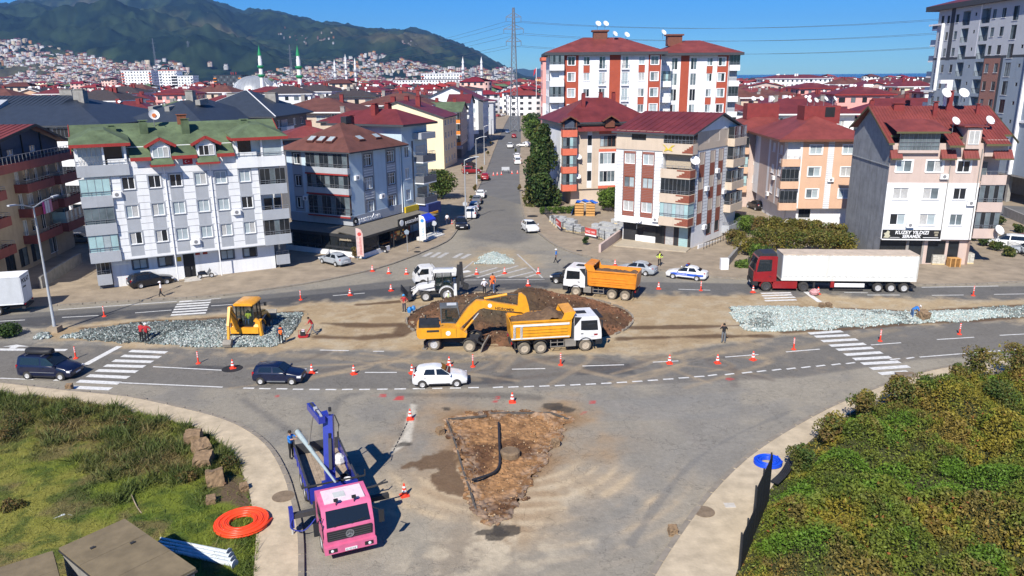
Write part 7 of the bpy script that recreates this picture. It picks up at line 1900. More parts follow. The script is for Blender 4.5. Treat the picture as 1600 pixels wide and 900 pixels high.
def semi():
 t=thing('articulated_lorry','dark red articulated lorry with a long dirty white curtain trailer','articulated lorry')
 cab=truck_cab(t,'truck_red',-.95,1.4,1.05,3.75,2.5,.45,'plastic_black')
 MB().yprism([(-.9,3.72),(1.0,3.7),(.55,4.0),(-.85,4.05)],-1.1,1.1).build('roof_fairing','frame_dark',t)
 MB().box(-4.9,1.2,-.45,.45,.6,.95).build('chassis','chassis',t)
 for s in(-1,1):
  MB().box(-3.1,-.65,s*1.2-.05,s*1.2+.05,.35,1.1).build('side_skirt','truck_red',t);MB().box(-.95,-.6,s*1.15-.08,s*1.15+.08,1.05,3.4).build('side_deflector','truck_red',t)
  wheel(t,0,s*1.05,.52,.34,'tyre','rim_dark');wheel(t,-3.8,s*1.0,.52,.5,'tyre','rim_dark')
  a=MB()
  for i in range(10):a0,a1=PI*i/10,PI*(i+1)/10;a.bar((.64*math.cos(a0),s*1.06,.52+.64*math.sin(a0)),(.64*math.cos(a1),s*1.06,.52+.64*math.sin(a1)),.36,.06)
  a.build('mudguard','truck_red',t)
 X0,X1=-15.0,-1.45
 MB().box(X0,X1,-1.26,1.26,1.2,1.42).build('trailer_frame','curtain_white',t);MB().box(X0+.3,X1-2,-.5,.5,.75,1.2).build('trailer_chassis','chassis',t)
 MB().box(X1-.06,X1,-1.25,1.25,1.42,3.95).build('bulkhead','paint_grey',t)
 MB().box(X0,X1,-1.27,1.27,3.88,4.0).build('trailer_roof',mat('roof_tan',(.52,.43,.34),var=.15,scale=1,streak=.3),t)
 for s in(-1,1):
  n=70;vs,fs=[],[]
  for i in range(n+1):
   x=X0+.05+(X1-X0-.1)*i/n;y=s*(1.262+.018*math.sin(i*1.9)*(1 if i%7 else.2));vs+=[(x,y,1.36),(x,y,3.9)]
   if i<n:fs.append((2*i,2*i+2,2*i+3,2*i+1)if s<0 else(2*i,2*i+1,2*i+3,2*i+2))
  cu=MB().add(vs,fs).build('curtain','curtain_white',t)
  b=MB()
  for i in range(24):
   x=X0+.35+i*.55;b.path([(x,s*1.29,1.62),(x+.18,s*1.29,1.72),(x+.36,s*1.29,1.62)],.012,4)
  tag(b.build('lashing','paint_grey',cu),kind='stuff')
  b=MB()
  for i in range(26):b.cbox((X0+.3+i*.52,s*1.275,3.9),(.05,.02,.1))
  tag(b.build('hook','paint_grey',cu),kind='stuff')
  for x in(-11.3,-12.6,-13.9):wheel(t,x,s*1.0,.5,.42,'tyre','rim')
  MB().box(-9.9,-6.9,s*1.18-.02,s*1.18+.02,.55,.95).build('side_guard','trim_white',t);MB().box(-6.85,-6.5,s*1.1-.1,s*1.1+.1,.5,1.15).build('extinguisher_box','car_red',t)
 for y in(-.63,.63):MB().box(X0-.04,X0+.01,y-.62,y+.62,1.45,3.85).build('rear_door','curtain_white',t)
 MB().box(X0-.1,X0+.4,-1.2,1.2,.5,.7).build('rear_bumper','chassis',t)
 lg=MB();lg.box(-5.0,-4.8,-1,-.85,.4,1.2);lg.build('landing_leg','chassis',t);lg=MB();lg.box(-5.0,-4.8,.85,1,.4,1.2);lg.build('landing_leg','chassis',t)
 put_axles(t,(1399,457.5),(1209,455.3),-13.9,0,1.2)
semi()
def box_lorry():
 t=thing('box_lorry','grey and white box lorry cut off by the left edge, lettering on its rear doors','lorry')
 body=MB().box(-7,0,-1.25,1.25,1.1,3.75).build('box_body',mat('box_grey',(.5,.52,.54),var=.05,streak=.15),t);MB().box(-7.05,.04,-1.28,1.28,3.7,3.8).build('box_roof','paint_white',t)
 for y in(-.62,.62):d=MB().box(-7.06,-7.0,y-.6,y+.6,1.2,3.65).build('rear_door','paint_white',t)
 text(t,'POLAT',.62,TR((-7.075,1.0,3.0))@rotz(-PI/2)@UP,'plastic_black',.005,bold=.01)
 text(t,'nakliyat',.26,TR((-7.075,.85,2.55))@rotz(-PI/2)@UP,'plastic_black',.005)
 MB().box(-7,0,-1.27,1.27,1.02,1.12).build('side_rail','paint_white',t);MB().box(-7,2,-.5,.5,.6,1.02).build('chassis','chassis',t);MB().box(-7.1,-6.8,-1.2,1.2,.55,.75).build('rear_bumper','chassis',t)
 truck_cab(t,'truck_white',.2,2.2,1.0,2.9,2.3,.3)
 for s in(-1,1):wheel(t,1.2,s*1,.48,.32);wheel(t,-4.6,s*.95,.48,.5);MB().cbox((-7.08,s*1.0,1.0),(.06,.3,.15)).build('tail_light','light_red',t)
 a=Vector((*at2(40,491),0));rz=R(194);d=Vector((math.cos(rz),math.sin(rz),0));n=Vector((-d.y,d.x,0));c=a+d*7.0-n*1.25
 t.location=(c.x,c.y,0);t.rotation_euler=(0,0,rz)
box_lorry()
def small_truck():
 t=thing('pickup_truck','small white flatbed lorry standing behind the white backhoe','lorry')
 W=1.75
 b=MB();b.yprism([(-.8,.55),(1.2,.55),(1.25,.95),(1.1,1.35),(.55,1.98),(.3,2.05),(-.75,2.05),(-.8,1.9)],-W/2,W/2);b.build('cab','truck_white',t,None,40)
 MB().poly([(1.115,-.75,1.38),(1.115,.75,1.38),(.6,.68,1.95),(.6,-.68,1.95)]).build('windscreen','car_glass',t)
 for s in(-1,1):
  y=s*(W/2+.01);MB().yprism([(-.3,1.3),(.85,1.25),(.45,1.88),(-.3,1.88)],y-.008,y+.008).build('side_window','car_glass',t)
  wheel(t,.35,s*.82,.32,.22);wheel(t,-2.4,s*.82,.32,.26);MB().cbox((1.17,s*.6,.9),(.14,.3,.18)).build('headlight','light_clear',t)
  MB().box(-3.6,-.95,s*.88-.03,s*.88+.03,.95,1.35).build('bed_side','truck_white',t);MB().cbox((.9,s*(W/2+.15),1.5),(.06,.18,.28)).build('mirror','plastic_black',t)
  MB().lathe([(.4,-.008),(.4,.008),(.02,.008),(.02,-.008)],18,M=TR((.35,s*.877,.34))@RT(PI/2,4,'X')).build('wheel_arch','plastic_black',t)
 MB().box(-3.6,-.95,-.88,.88,.85,.95).build('bed','truck_white',t);MB().box(-3.65,-3.6,-.88,.88,.95,1.35).build('tailboard','truck_white',t);MB().box(-1.0,-.92,-.88,.88,.95,2.0).build('head_board','truck_white',t)
 MB().box(-3.5,1.0,-.35,.35,.45,.85).build('chassis','chassis',t);MB().box(1.2,1.3,-.85,.85,.4,.6).build('bumper','paint_grey',t)
 a=Vector((*at2(661,446.5),0));rz=R(196);d=Vector((math.cos(rz),math.sin(rz),0));n=Vector((-d.y,d.x,0));c=a-d*.35-n*.75
 t.location=(c.x,c.y,0);t.rotation_euler=(0,0,rz)
small_truck()
def crane_truck():
 t=thing('crane_lorry','pink cab lorry with a blue loading crane and open blue deck','crane lorry')
 W=2.45
 zb,x1,x0=1.9,0.,-2.25
 prof=[(x0,.85),(-.02,.85),(0,1.1),(-.06,1.72),(-.46,2.5),(-.64,2.62),(x0+.1,2.68),(x0,2.55)]
 MB().yprism(prof,-W/2+.04,W/2-.04).build('cab','truck_pink',t,None,35)
 n=.014
 MB().poly([(-.085+n,-W/2+.2,1.77),(-.085+n,W/2-.2,1.77),(-.44+n,W/2-.24,2.46),(-.44+n,-W/2+.24,2.46)]).poly([(-.14,-W/2+.2,1.77),(-.5,-W/2+.24,2.46),(-.5,W/2-.24,2.46),(-.14,W/2-.2,1.77)]).build('windscreen','car_glass',t)
 MB().box(-1.95,-.75,-.95,.95,2.63,2.7).build('roof_panel',mat('pink_faded',(.74,.60,.64),var=.12,scale=5,rough=.6),t)
 MB().box(-1.55,-1.05,-.45,.1,2.7,2.72).build('roof_hatch',mat('hatch_grey',(.5,.52,.5),var=.1),t)
 for y in(-.45,.4):
  b=MB();b.tube((-.56,y,2.6),(-.54,y,2.85),.02);b.cbox((-.54,y,2.87),(.12,.2,.12));b.build('spot_lamp','plastic_black',t)
 g=MB().box(-.03,.05,-1.05,1.05,1.14,1.6).build('grille','plastic_black',t)
 b=MB()
 for i in range(4):b.box(.05,.075,-1.0,1.0,1.18+i*.11,1.22+i*.11)
 tag(b.build('slat','rim_dark',g),kind='stuff')
 b=MB();b.lathe([(.2,0),(.2,.02),(.165,.02),(.165,0)],20,M=TR((.08,0,1.38))@RT(PI/2,4,'Y'))
 for i in range(3):
  a=R(90+120*i);b.bar((.09,0,1.38),(.09,.17*math.cos(a),1.38+.17*math.sin(a)),.02,.035)
 b.build('emblem','metal_rail',g)
 MB().box(-.35,.14,-1.22,1.22,.5,.88).build('bumper','truck_pink',t)
 for s in(-1,1):
  l=MB().box(.13,.165,s*.85-.2,s*.85+.2,.6,.78).build('headlight','plastic_black',t);MB().lathe([(.07,0),(.07,.02),(.01,.03)],12,M=TR((.165,s*.88,.69))@RT(PI/2,4,'Y')).build('lamp','light_clear',l)
  y=s*(W/2-.025);MB().yprism([(-1.5,1.7),(-.32,1.66),(-.58,2.4),(-1.5,2.44)],y-.008,y+.01).build('side_window','car_glass',t)
  d=MB().yprism([(-1.55,.95),(-.25,.95),(-.22,1.6),(-1.55,1.64)],y-.01,y+.004).build('door','truck_pink',t);MB().cbox((-1.35,s*(W/2+.0),1.42),(.2,.03,.06)).build('handle','plastic_black',d)
  m=MB();m.bar((-.2,s*1.2,2.3),(.1,s*1.5,2.25),.03,.03);m.cbox((.12,s*1.52,1.95),(.1,.24,.62));m.build('mirror','plastic_black',t)
  wheel(t,-1.05,s*1.05,.5,.32);wheel(t,-6.1,s*1.0,.5,.5);wheel(t,-7.4,s*1.0,.5,.5)
 pl=MB().box(.14,.165,-.28,.28,.55,.68).build('number_plate','plate',t);text(pl,'52 TE 418',.11,TR((.168,-.25,.575))@rotz(PI/2)@UP,'plastic_black',.002)
 wp=MB();wp.bar((-.04,-.7,1.8),(-.12,.0,1.9),.025,.025);wp.build('wiper','plastic_black',t);wp=MB();wp.bar((-.04,.1,1.8),(-.12,.8,1.9),.025,.025);wp.build('wiper','plastic_black',t)
 MB().box(-9.0,-1.2,-.45,.45,.6,1.0).build('chassis','chassis',t)
 X0,X1=-9.2,-3.75
 MB().box(X0,X1,-1.22,1.22,1.05,1.16).build('deck_frame','truck_blue',t)
 for i in range(12):MB().box(X0+.06,X1-.9,-1.15+i*.192,-1.15+i*.192+.183,1.165+.006*(i%3),1.2+.006*(i%3)).build('plank','wood_deck',t)
 for s in(-1,1):
  sd=MB().box(X0,X1,s*1.24-.03,s*1.24+.03,1.17,1.85).build('deck_side','truck_blue',t)
  b=MB()
  for i in range(6):b.box(X0+.2+i*.95,X0+.28+i*.95,s*1.285-.02,s*1.285+.02,1.1,1.8)
  b.build('rib','truck_blue',sd)and tag(COL.objects[-1],kind='stuff')
  b=MB();b.box(X0,X1,s*1.24-.05,s*1.24+.05,1.85,1.9);b.build('top_rail','rim_dark',sd)
  for x in(X0+.04,X1-.04):MB().bar((x,s*1.24,1.1),(x,s*1.24,2.2),.08,.08).build('post','chassis',t)
 MB().box(X0-.04,X0+.02,-1.22,1.22,1.17,1.85).build('tailboard','rim_dark',t);MB().box(X1-.03,X1+.03,-1.22,1.22,1.17,1.95).build('head_board','truck_blue',t)
 b=MB();b.bar((X1+.05,-1.6,2.1),(X1+.05,1.6,2.1),.07,.07);b.bar((X1+.05,1.6,2.1),(X1+.05,1.6,2.45),.05,.05);b.build('rack','chassis',t)
 MB().box(-3.6,-2.4,-1.15,1.15,.75,1.3).build('stabiliser_beam','chassis',t)
 for s,L_ in((-1,2.3),(1,2.6)):
  o=MB().box(-3.05,-2.8,min(s*1.1,s*L_),max(s*1.1,s*L_),1.0,1.25).build('outrigger','rim_dark' if s<0 else 'chassis',t)
  if s<0:
   MB().box(-3.1,-2.75,s*L_-.1,s*L_+.1,.55,1.6).build('leg','truck_blue',o);MB().tube((-2.92,s*L_,.05),(-2.92,s*L_,.6),.05).build('ram','rim',o);MB().cbox((-2.92,s*L_,.04),(.3,.3,.06)).build('foot','chassis',o)
   MB().path([Vector(p)for p in smooth_line([(-2.8,s*(L_-.1),1.2),(-2.6,s*2.4,.7),(-2.5,s*1.8,.45),(-2.6,s*1.2,.9)],6)],.03,6).build('hose','truck_blue',o)
  else:
   q=MB();q.bar((-2.92,1.1,1.75),(-2.92,2.6,1.9),.07,.07);q.bar((-2.92,1.8,1.75),(-2.92,2.5,2.05),.05,.05);q.build('arm_brace','rim_dark',t)
 MB().box(-4.95,-4.0,-.45,.45,1.0,1.6).build('crane_base','truck_blue',t)
 J=crane_frame(t)
 return t
def crane_frame(t):
 rz=R(-67);o=Vector((-7.72,31.7,0));t.location=o;t.rotation_euler=(0,0,rz)
 Mi=(TR(o)@rotz(rz)).inverted()
 def L_(x,y,z):return Mi@Vector((x,y,z))
 base=Vector((-4.5,-.05,1.55));knee=L_(-9.55,36.5,5.15);tip=L_(-10.85,37.9,5.05)
 b=MB();b.bar(base,base+Vector((0,0,1.0)),.5,.5);b.build('crane_column','truck_blue',t)
 c0=base+Vector((0,0,.7));b=MB()
 d=(knee-c0).normalized();b.bar(c0,knee,.5,.42);bm=b.build('boom','truck_blue',t)
 MB().bar(c0+d*.3+Vector((.33,0,0)),c0+d*1.9+Vector((.3,0,0)),.16,.16).build('ram','rim_dark',bm)
 MB().cbox(c0+d*2.0+Vector((.28,.0,0)),(.04,.14,.3)).build('slot','plastic_black',bm)
 MB().path([knee+Vector((.1,.3,0)),knee+Vector((.3,.45,-.5)),knee+Vector((.2,.4,-1.2))],.03,6).build('hose','hose',bm)
 MB().cbox(knee+Vector((0,.1,.3)),(.14,.14,.2)).build('lamp','plastic_black',bm)
 k2=knee+Vector((0,-.45,-.05));b=MB();b.bar(knee,k2,.4,.4);b.build('knuckle','truck_blue',t)
 e=(tip-k2).normalized();b=MB();b.bar(k2-e*.45,tip,.34,.36);j=b.build('jib','truck_blue',t)
 b=MB();b.bar(k2-e*.2+Vector((0,0,.22)),tip-e*.2+Vector((0,0,.2)),.12,.1);b.build('extension','rim_dark',j);MB().cbox(k2+e*.7+Vector((0,0,.24)),(.3,.18,.1)).build('valve','rim',j)
 MB().bar(k2-e*.4+Vector((0,.0,.2)),k2+e*.3+Vector((0,0,.26)),.1,.1).build('ram','rim',j)
 A,B_=L_(-12.2,39.7,2.65),L_(-8.75,33.75,2.85);hold=A.lerp(B_,.33);top=L_(-10.6,37.65,4.95)
 MB().path([top,hold+Vector((0,0,.1))],.045,6).build('sling','steel_dusty',j)
 W_=TR(o)@rotz(rz);a,b2=W_@A,W_@B_
 p=MB();p.path([a,a.lerp(b2,.12),a.lerp(b2,.3),a.lerp(b2,.65),b2],[.15,.15,.12,.09,.05],12);o2=p.build('lamp_column',mat('pole_grey',(.36,.43,.43),var=.12,rough=.6),None,None,40);tag(o2,'grey tapered lamp column slung from the blue crane over the deck','lamp column')
 f=MB();f.lathe([(.24,0),(.24,.05),(.01,.05)],14,M=TR(a)@(a-b2).to_track_quat('Z','Y').to_matrix().to_4x4());f.build('flange','steel_dusty',o2)
 def on(name,label,cat,x,y,z,f_,m):
  b=MB();f_(b);q=b.build(name,m);q.location=W_@Vector((x,y,z));q.rotation_euler=(0,0,rz);return tag(q,label,cat)
 on('bucket','white bucket on the deck beside the crane base','bucket',-4.6,.85,1.21,lambda b:b.lathe([(.16,0),(.2,.42),(.17,.42),(.13,.03),(.01,.03)],14),'trim_white')
 on('bucket','black bucket beside the white one on the blue deck','bucket',-5.0,.75,1.21,lambda b:b.lathe([(.16,0),(.2,.42),(.17,.42),(.13,.03),(.01,.03)],14),'plastic_black')
 on('basin','upturned white basin at the deck corner near the pink cab','basin',-4.2,.95,1.21,lambda b:b.lathe([(.28,0),(.24,.2),(.05,.24),(.01,.24)],16),'trim_white')
 on('sack','white crumpled sack at the rear right of the blue deck','sack',-7.2,.9,1.21,lambda b:b.lathe([(.28,0),(.36,.15),(.3,.4),(.16,.55),(.03,.56)],9),mat('sack_white',(.6,.6,.58),var=.2,scale=4,bump=.8,bscale=6))
 def rods(b):
  for i in range(5):b.bar((-.5+i*.05,-.2+i*.12,.05+.03*i),(.5-i*.08,.05+i*.06,.06+.02*i),.05,.05)
 on('scrap_rods','small heap of offcut rods and rags on the blue deck','scrap',-4.4,-.85,1.21,rods,'steel_dusty')
crane_truck()
# ---------------- excavator
def excavator():
 t=thing('excavator','yellow wheeled excavator with its arm over the yellow tipper','excavator')
 a,b_=Vector((*at2(678,547),0)),Vector((*at2(734.4,550),0));d=(b_-a).normalized();n=Vector((-d.y,d.x,0));c=(a+b_)/2+n*1.15
 t.location=c;rz=math.atan2(d.y,d.x);t.rotation_euler=(0,0,rz)
 for x in(-1.5,1.5):
  for s in(-1,1):wheel(t,x,s*1.05,.52,.42,'tyre_dusty','rim_dusty' if x>0 else 'rim')
  MB().tube((x,-1,.52),(x,1,.52),.12).build('axle','chassis',t)
 MB().box(-2.1,2.1,-.5,.5,.55,1.0).build('undercarriage','chassis',t)
 for s in(-1,1):
  m=MB()
  for i in range(8):a0,a1=PI*(i+1)/10,PI*(i+2)/10;m.bar((1.5+.62*math.cos(a0),s*1.05,.52+.62*math.sin(a0)),(1.5+.62*math.cos(a1),s*1.05,.52+.62*math.sin(a1)),.46,.04)
  m.build('mudguard','chassis',t)
 bl=MB();bl.add([(2.5,-1.25,.1),(2.5,1.25,.1),(2.72,1.25,.75),(2.72,-1.25,.75),(2.42,-1.25,.1),(2.42,1.25,.1),(2.62,1.25,.75),(2.62,-1.25,.75)],[(0,1,2,3),(7,6,5,4),(0,4,5,1),(3,2,6,7),(0,3,7,4),(1,5,6,2)]);bl.build('dozer_blade','steel_dusty',t)
 for s in(-1,1):
  MB().bar((2.0,s*.4,.7),(2.5,s*.5,.45),.12,.12).build('blade_arm','chassis',t)
  q=MB();q.bar((-2.1,s*.5,.8),(-2.35,s*1.0,.6),.16,.16);q.bar((-2.35,s*1.0,.7),(-2.35,s*1.05,.12),.14,.14);st_=q.build('stabiliser','chassis',t);MB().cbox((-2.35,s*1.05,.06),(.4,.4,.08)).build('foot','steel_dusty',st_)
 MB().lathe([(.75,1.0),(.75,1.18),(.01,1.18)],20).build('slew_ring','chassis',t)
 S=rotz(R(5)-rz)
 def U(b,name,m,par=None,smooth=None):return b.build(name,m,par or t,S if par is None else None,smooth)
 b=MB();b.yprism([(-3.1,1.35),(-2.9,1.18),(.9,1.18),(1.0,1.5),(.4,1.95),(-.6,2.05),(-3.0,2.1),(-3.15,1.9)],-1.24,1.24);body=U(b,'body','machine_yellow',None,30)
 U(MB().box(-2.95,-1.3,-1.1,.9,2.08,2.32),'engine_cover',mat('cover_black',(.02,.022,.025),var=.4,scale=2,rough=.75))
 MB().box(-2.3,-1.3,-1.26,-1.235,1.75,1.92).build('vent','chassis',body);MB().box(-3.16,-3.1,-1.0,1.0,1.4,1.75).build('vent','chassis',body)
 MB().lathe([(.2,0),(.2,.012),(.01,.014)],18,M=TR((-.55,-1.24,1.6))@RT(PI/2,4,'X')).build('emblem','trim_white',body)
 MB().lathe([(.2,0),(.2,.012),(.01,.014)],18,M=TR((-.55,1.24,1.6))@RT(-PI/2,4,'X')).build('emblem','trim_white',body)
 for x in(-1.15,.1):MB().box(x,x+.02,-1.255,-1.235,1.25,1.98).build('seam','chassis',body)
 MB().tube((-2.4,.6,2.3),(-2.4,.6,2.65),.07).build('exhaust','chassis',body);MB().tube((-1.2,-.9,2.3),(-1.2,-.9,2.55),.05).build('beacon','amber',body)
 y0,y1=.1,1.22
 cb=MB()
 for x,y in((-1.1,y0),(-1.1,y1),(.55,y0),(.55,y1)):cb.bar((x,y,1.95),(x-(.25 if x>0 else 0),y,3.35),.1,.1)
 cb.box(-1.2,.35,y0-.05,y1+.05,3.35,3.5);cb.box(-1.15,.6,y0,y1,1.9,2.1);cab=U(cb,'cab',mat('cab_grey',(.09,.1,.11),var=.2))
 MB().poly([(-1.05,y0-.02,2.15),(.5,y0-.02,2.15),(.3,y0-.02,3.32),(-1.05,y0-.02,3.32)]).build('side_window','cab_glass',cab);MB().poly([(.56,y0+.05,2.15),(.56,y1-.05,2.15),(.36,y1-.05,3.32),(.36,y0+.05,3.32)]).build('windscreen','cab_glass',cab);MB().poly([(-1.15,y1-.05,2.15),(-1.15,y0+.05,2.15),(-1.15,y0+.05,3.32),(-1.15,y1-.05,3.32)]).build('rear_window','cab_glass',cab)
 MB().poly([(.5,y1+.02,2.15),(-1.05,y1+.02,2.15),(-1.05,y1+.02,3.32),(.3,y1+.02,3.32)]).build('side_window','cab_glass',cab)
 MB().box(-.7,-.2,.4,.9,2.1,2.35).box(-.75,-.6,.4,.9,2.35,2.95).build('seat','plastic_black',cab);MB().box(-.6,.2,.35,.95,3.51,3.56).build('roof_hatch',mat('hatch_pale',(.5,.52,.55)),cab)
 y=-.3
 def plate(pts,w,nm,m='machine_yellow',par=None):return U(MB().yprism(pts,y-w/2,y+w/2),nm,m,par,25)
 bm=plate([(-.05,1.85),(.25,1.6),(1.2,2.5),(2.1,3.35),(2.65,3.5),(2.45,4.05),(1.85,4.12),(1.1,3.45)],.42,'boom')
 b2=plate([(2.2,3.55),(2.5,3.4),(3.1,3.28),(5.35,2.98),(5.6,3.15),(5.5,3.45),(3.4,3.85),(2.5,4.1)],.36,'second_boom')
 for s in(-1,1):
  text(b2,'HIDROMEK',.32,(TR((3.35,y-.185,3.28))@RT(R(8),4,'Y')@UP)if s<0 else(TR((5.0,y+.185,3.12))@rotz(PI)@RT(R(-8),4,'Y')@UP),'plastic_black',.004,bold=.008)
  MB().lathe([(.17,0),(.17,.01),(.01,.012)],16,M=TR((2.95,y+s*.18,3.62))@RT(s*-PI/2,4,'X')).build('emblem','trim_white',b2)
  q=MB();q.tube((.75,y+s*.32,1.55),(1.55,y+s*.32,2.5),.09);r_=U(q,'ram','machine_yellow');MB().tube((1.5,y+s*.32,2.45),(2.0,y+s*.32,3.05),.05).build('ram_rod','rim',r_)
 q=MB();q.tube((2.5,y,4.2),(4.4,y,4.5),.11);ru=U(q,'ram','machine_yellow');MB().tube((4.4,y,4.5),(5.55,y,4.4),.055).build('ram_rod','rim_dark',ru)
 U(MB().path([Vector(p)for p in smooth_line([(.0,y+.1,2.1),(.9,y+.12,3.45),(1.9,y+.12,4.28),(2.6,y+.1,4.2),(4.0,y+.1,3.9),(5.3,y+.1,3.6)],5)],.04,6),'hose','hose')
 plate([(5.25,3.0),(5.6,2.95),(6.05,2.6),(6.3,2.75),(6.15,3.6),(5.95,4.3),(5.6,4.6),(5.35,4.55),(5.3,4.0)],.34,'stick')
 bk=plate([(5.9,2.75),(6.4,2.7),(6.75,2.2),(6.6,1.9),(6.1,1.95),(5.75,2.3)],.9,'bucket','machine_yellow')
 for k in range(4):MB().yprism([(5.75,2.32),(5.62,2.05),(5.85,2.2)],y-.42+k*.22,y-.3+k*.22).build('tooth','steel_dusty',bk)
 U(MB().bar((5.6,y,3.2),(6.0,y,2.7),.12,.12),'linkage','chassis')
excavator()
# ---------------- backhoe loaders
def backhoe(label,color,roofm,fold):
 """front axle x=0 (loader forward), rear axle x=-2.15"""
 t=thing('backhoe_loader',label,'backhoe loader')
 for s in(-1,1):wheel(t,0,s*.95,.52 if fold else.45,.4,'tyre','rim' if fold else 'rim_dusty');wheel(t,-2.15,s*.95,.68,.48,'tyre','rim' if fold else 'rim_dusty')
 MB().box(-2.9,.6,-.4,.4,.55,1.0).build('chassis','chassis',t)
 MB().yprism([(-1.0,.95),(.9,.95),(.95,1.35),(.6,1.55),(-1.0,1.75)],-.45,.45).build('bonnet',color,t,None,30);MB().box(.94,.98,-.35,.35,1.0,1.4).build('grille','plastic_black',t)
 cb=MB();x0,x1,w,zt=-2.75,-1.0,.72,2.85
 for x,y in((x0,-w),(x0,w),(x1,-w),(x1,w),(-1.75,-w),(-1.75,w)):cb.bar((x,y,1.1),(x+(.12 if x==x0 else-.1 if x==x1 else 0),y*.95,zt),.09,.09)
 cb.box(x0,x1,-w,w,1.0,1.12);cab=cb.build('cab','plastic_black',t)
 rf=loft([[(x,y*k,z)for y,z in((-.82,zt),(-.85,zt+.1),(-.7,zt+.22),(.7,zt+.22),(.85,zt+.1),(.82,zt))]for x,k in((-2.95,.92),(-2.85,1),(-1.0,1),(-.85,.92))]).build('cab_roof',roofm,t,None,40)
 for s in(-1,1):
  y=s*(w+.02)
  for a,b_ in((x0+.1,-1.8),(-1.7,x1-.08)):q=[(a,y,1.2),(b_,y,1.2),(b_-.06,y*.96,zt-.05),(a+.05,y*.96,zt-.05)];MB().poly(q if s<0 else q[::-1]).build('side_window','cab_glass',cab)
  f=MB()
  for i in range(9):a0,a1=PI*(i+.6)/10,PI*(i+1.6)/10;f.bar((-2.15+.78*math.cos(a0),s*.95,.7+.78*math.sin(a0)),(-2.15+.78*math.cos(a1),s*.95,.7+.78*math.sin(a1)),.5,.06)
  f.build('mudguard',color,t)
  l=MB();l.bar((-.9,s*.55,1.5),(.7,s*.55,1.25),.14,.26);l.bar((.65,s*.55,1.3),(1.5,s*.55,.45),.14,.22);l.build('loader_arm',color,t)
  MB().tube((-.5,s*.55,.95),(.6,s*.55,1.15),.06).build('ram','rim',t);MB().tube((.5,s*.38,1.5),(1.55,s*.38,.9),.05).build('ram','rim',t)
 MB().poly([(x1,-w+.05,1.2),(x1,w-.05,1.2),(x1-.1,w-.08,zt-.05),(x1-.1,-w+.08,zt-.05)]).build('windscreen','cab_glass',cab);MB().poly([(x0,w-.05,1.2),(x0,-w+.05,1.2),(x0+.1,-w+.08,zt-.05),(x0+.1,w-.08,zt-.05)]).build('rear_window','cab_glass',cab)
 MB().box(-2.2,-1.75,-.25,.25,1.12,1.5).box(-1.85 if fold else-1.85,-1.72,-.25,.25,1.5,2.05).build('seat','plastic_black',cab)
 b=MB();pr=[(1.45,.25),(2.25,.12),(2.28,.18),(1.6,.42),(1.5,.75),(1.75,1.15),(1.68,1.2),(1.35,.8)]if not fold else[(1.4,.3),(1.75,.15),(2.5,1.25),(2.42,1.3),(1.8,.5),(1.55,.7),(1.6,1.1),(1.5,1.12)]
 b.yprism(pr,-1.12,1.12);bk=b.build('front_bucket','steel_dusty' if not fold else 'chassis',t)
 if fold:
  for k in range(3):q=MB();q.bar((1.3,-.6+k*.6,.9),(1.9,-.6+k*.6,.25),.1,.1);q.build('quick_hitch','chassis',bk)
  fk=MB();fk.bar((1.35,.4,.1),(1.7,.4,.1),.1,.06);fk.build('fork','chassis',t)
 xr=-2.95
 MB().box(xr-.15,xr+.1,-1.15,1.15,.55,1.05).build('rear_frame',color,t)
 for s in(-1,1):
  if fold:
   MB().box(xr-.2,xr+.05,s*1.12-.12,s*1.12+.12,.2,1.75).build('stabiliser',color,t)
  else:
   q=MB();q.bar((xr-.05,s*.9,1.75),(xr-.05,s*1.3,1.45),.2,.3);q.bar((xr-.05,s*1.28,1.6),(xr-.1,s*1.38,.35),.2,.24);st_=q.build('stabiliser',color,t);MB().cbox((xr-.1,s*1.38,.2),(.4,.35,.1)).build('foot','chassis',st_)
 if fold:
  b=MB();b.bar((xr-.3,-.1,.8),(xr-.55,-.1,3.4),.3,.4);bm=b.build('boom','chassis',t);b=MB();b.bar((xr-.75,-.1,3.7),(xr-.85,-.1,1.3),.24,.3);b.build('dipper','chassis',t)
  b=MB();b.yprism([(xr-1.0,1.5),(xr-1.5,1.3),(xr-1.4,.8),(xr-.85,.9)],-.4,.2);b.build('bucket','chassis',t);b=MB();b.bar((xr-.9,-.05,1.95),(xr-2.2,-.1,2.1),.07,.07);b.build('breaker_rod','chassis',t)
  MB().tube((xr-.45,-.1,1.8),(xr-.65,-.1,3.5),.07).build('ram','rim_dark',bm)
 else:
  p0,p1,p2,p3=Vector((xr-.3,.55,1.0)),Vector((xr-.75,.75,3.0)),Vector((xr-1.5,.72,1.6)),Vector((xr-1.75,.7,.55))
  b=MB();b.bar(p0,p1,.26,.34);b.build('boom',color,t);b=MB();b.bar(p1,p2,.2,.3);b.bar(p2,p3,.18,.2);b.build('dipper',color,t)
  MB().tube(p0+Vector((-.1,-.05,.8)),p1+Vector((-.2,0,-.3)),.06).build('ram','rim_dark',t)
  b=MB();b.yprism([(xr-1.6,.6),(xr-1.95,.65),(xr-2.25,.35),(xr-2.15,.08),(xr-1.75,.1)],.4,1.05);b.build('bucket','steel_dusty',t)
  b=MB();b.path([p0+Vector((0,-.15,.4)),p0+Vector((-.4,-.3,1.2)),p1+Vector((-.1,-.2,-.2))],.03,6);b.build('hose','hose',t)
  for s in(-.5,.5):MB().cbox((x0+.0,s,zt+.12),(.1,.2,.12)).build('work_lamp','light_clear',t)
 for s in(-1,1):m=MB();m.bar((x1,s*.72,2.5),(x1+.25,s*1.0,2.5),.03,.03);m.cbox((x1+.25,s*1.05,2.4),(.06,.2,.32));m.build('mirror','plastic_black',t)
 MB().tube((-.3,.35,1.6),(-.3,.35,2.3),.06).build('exhaust','chassis',t)
 return t
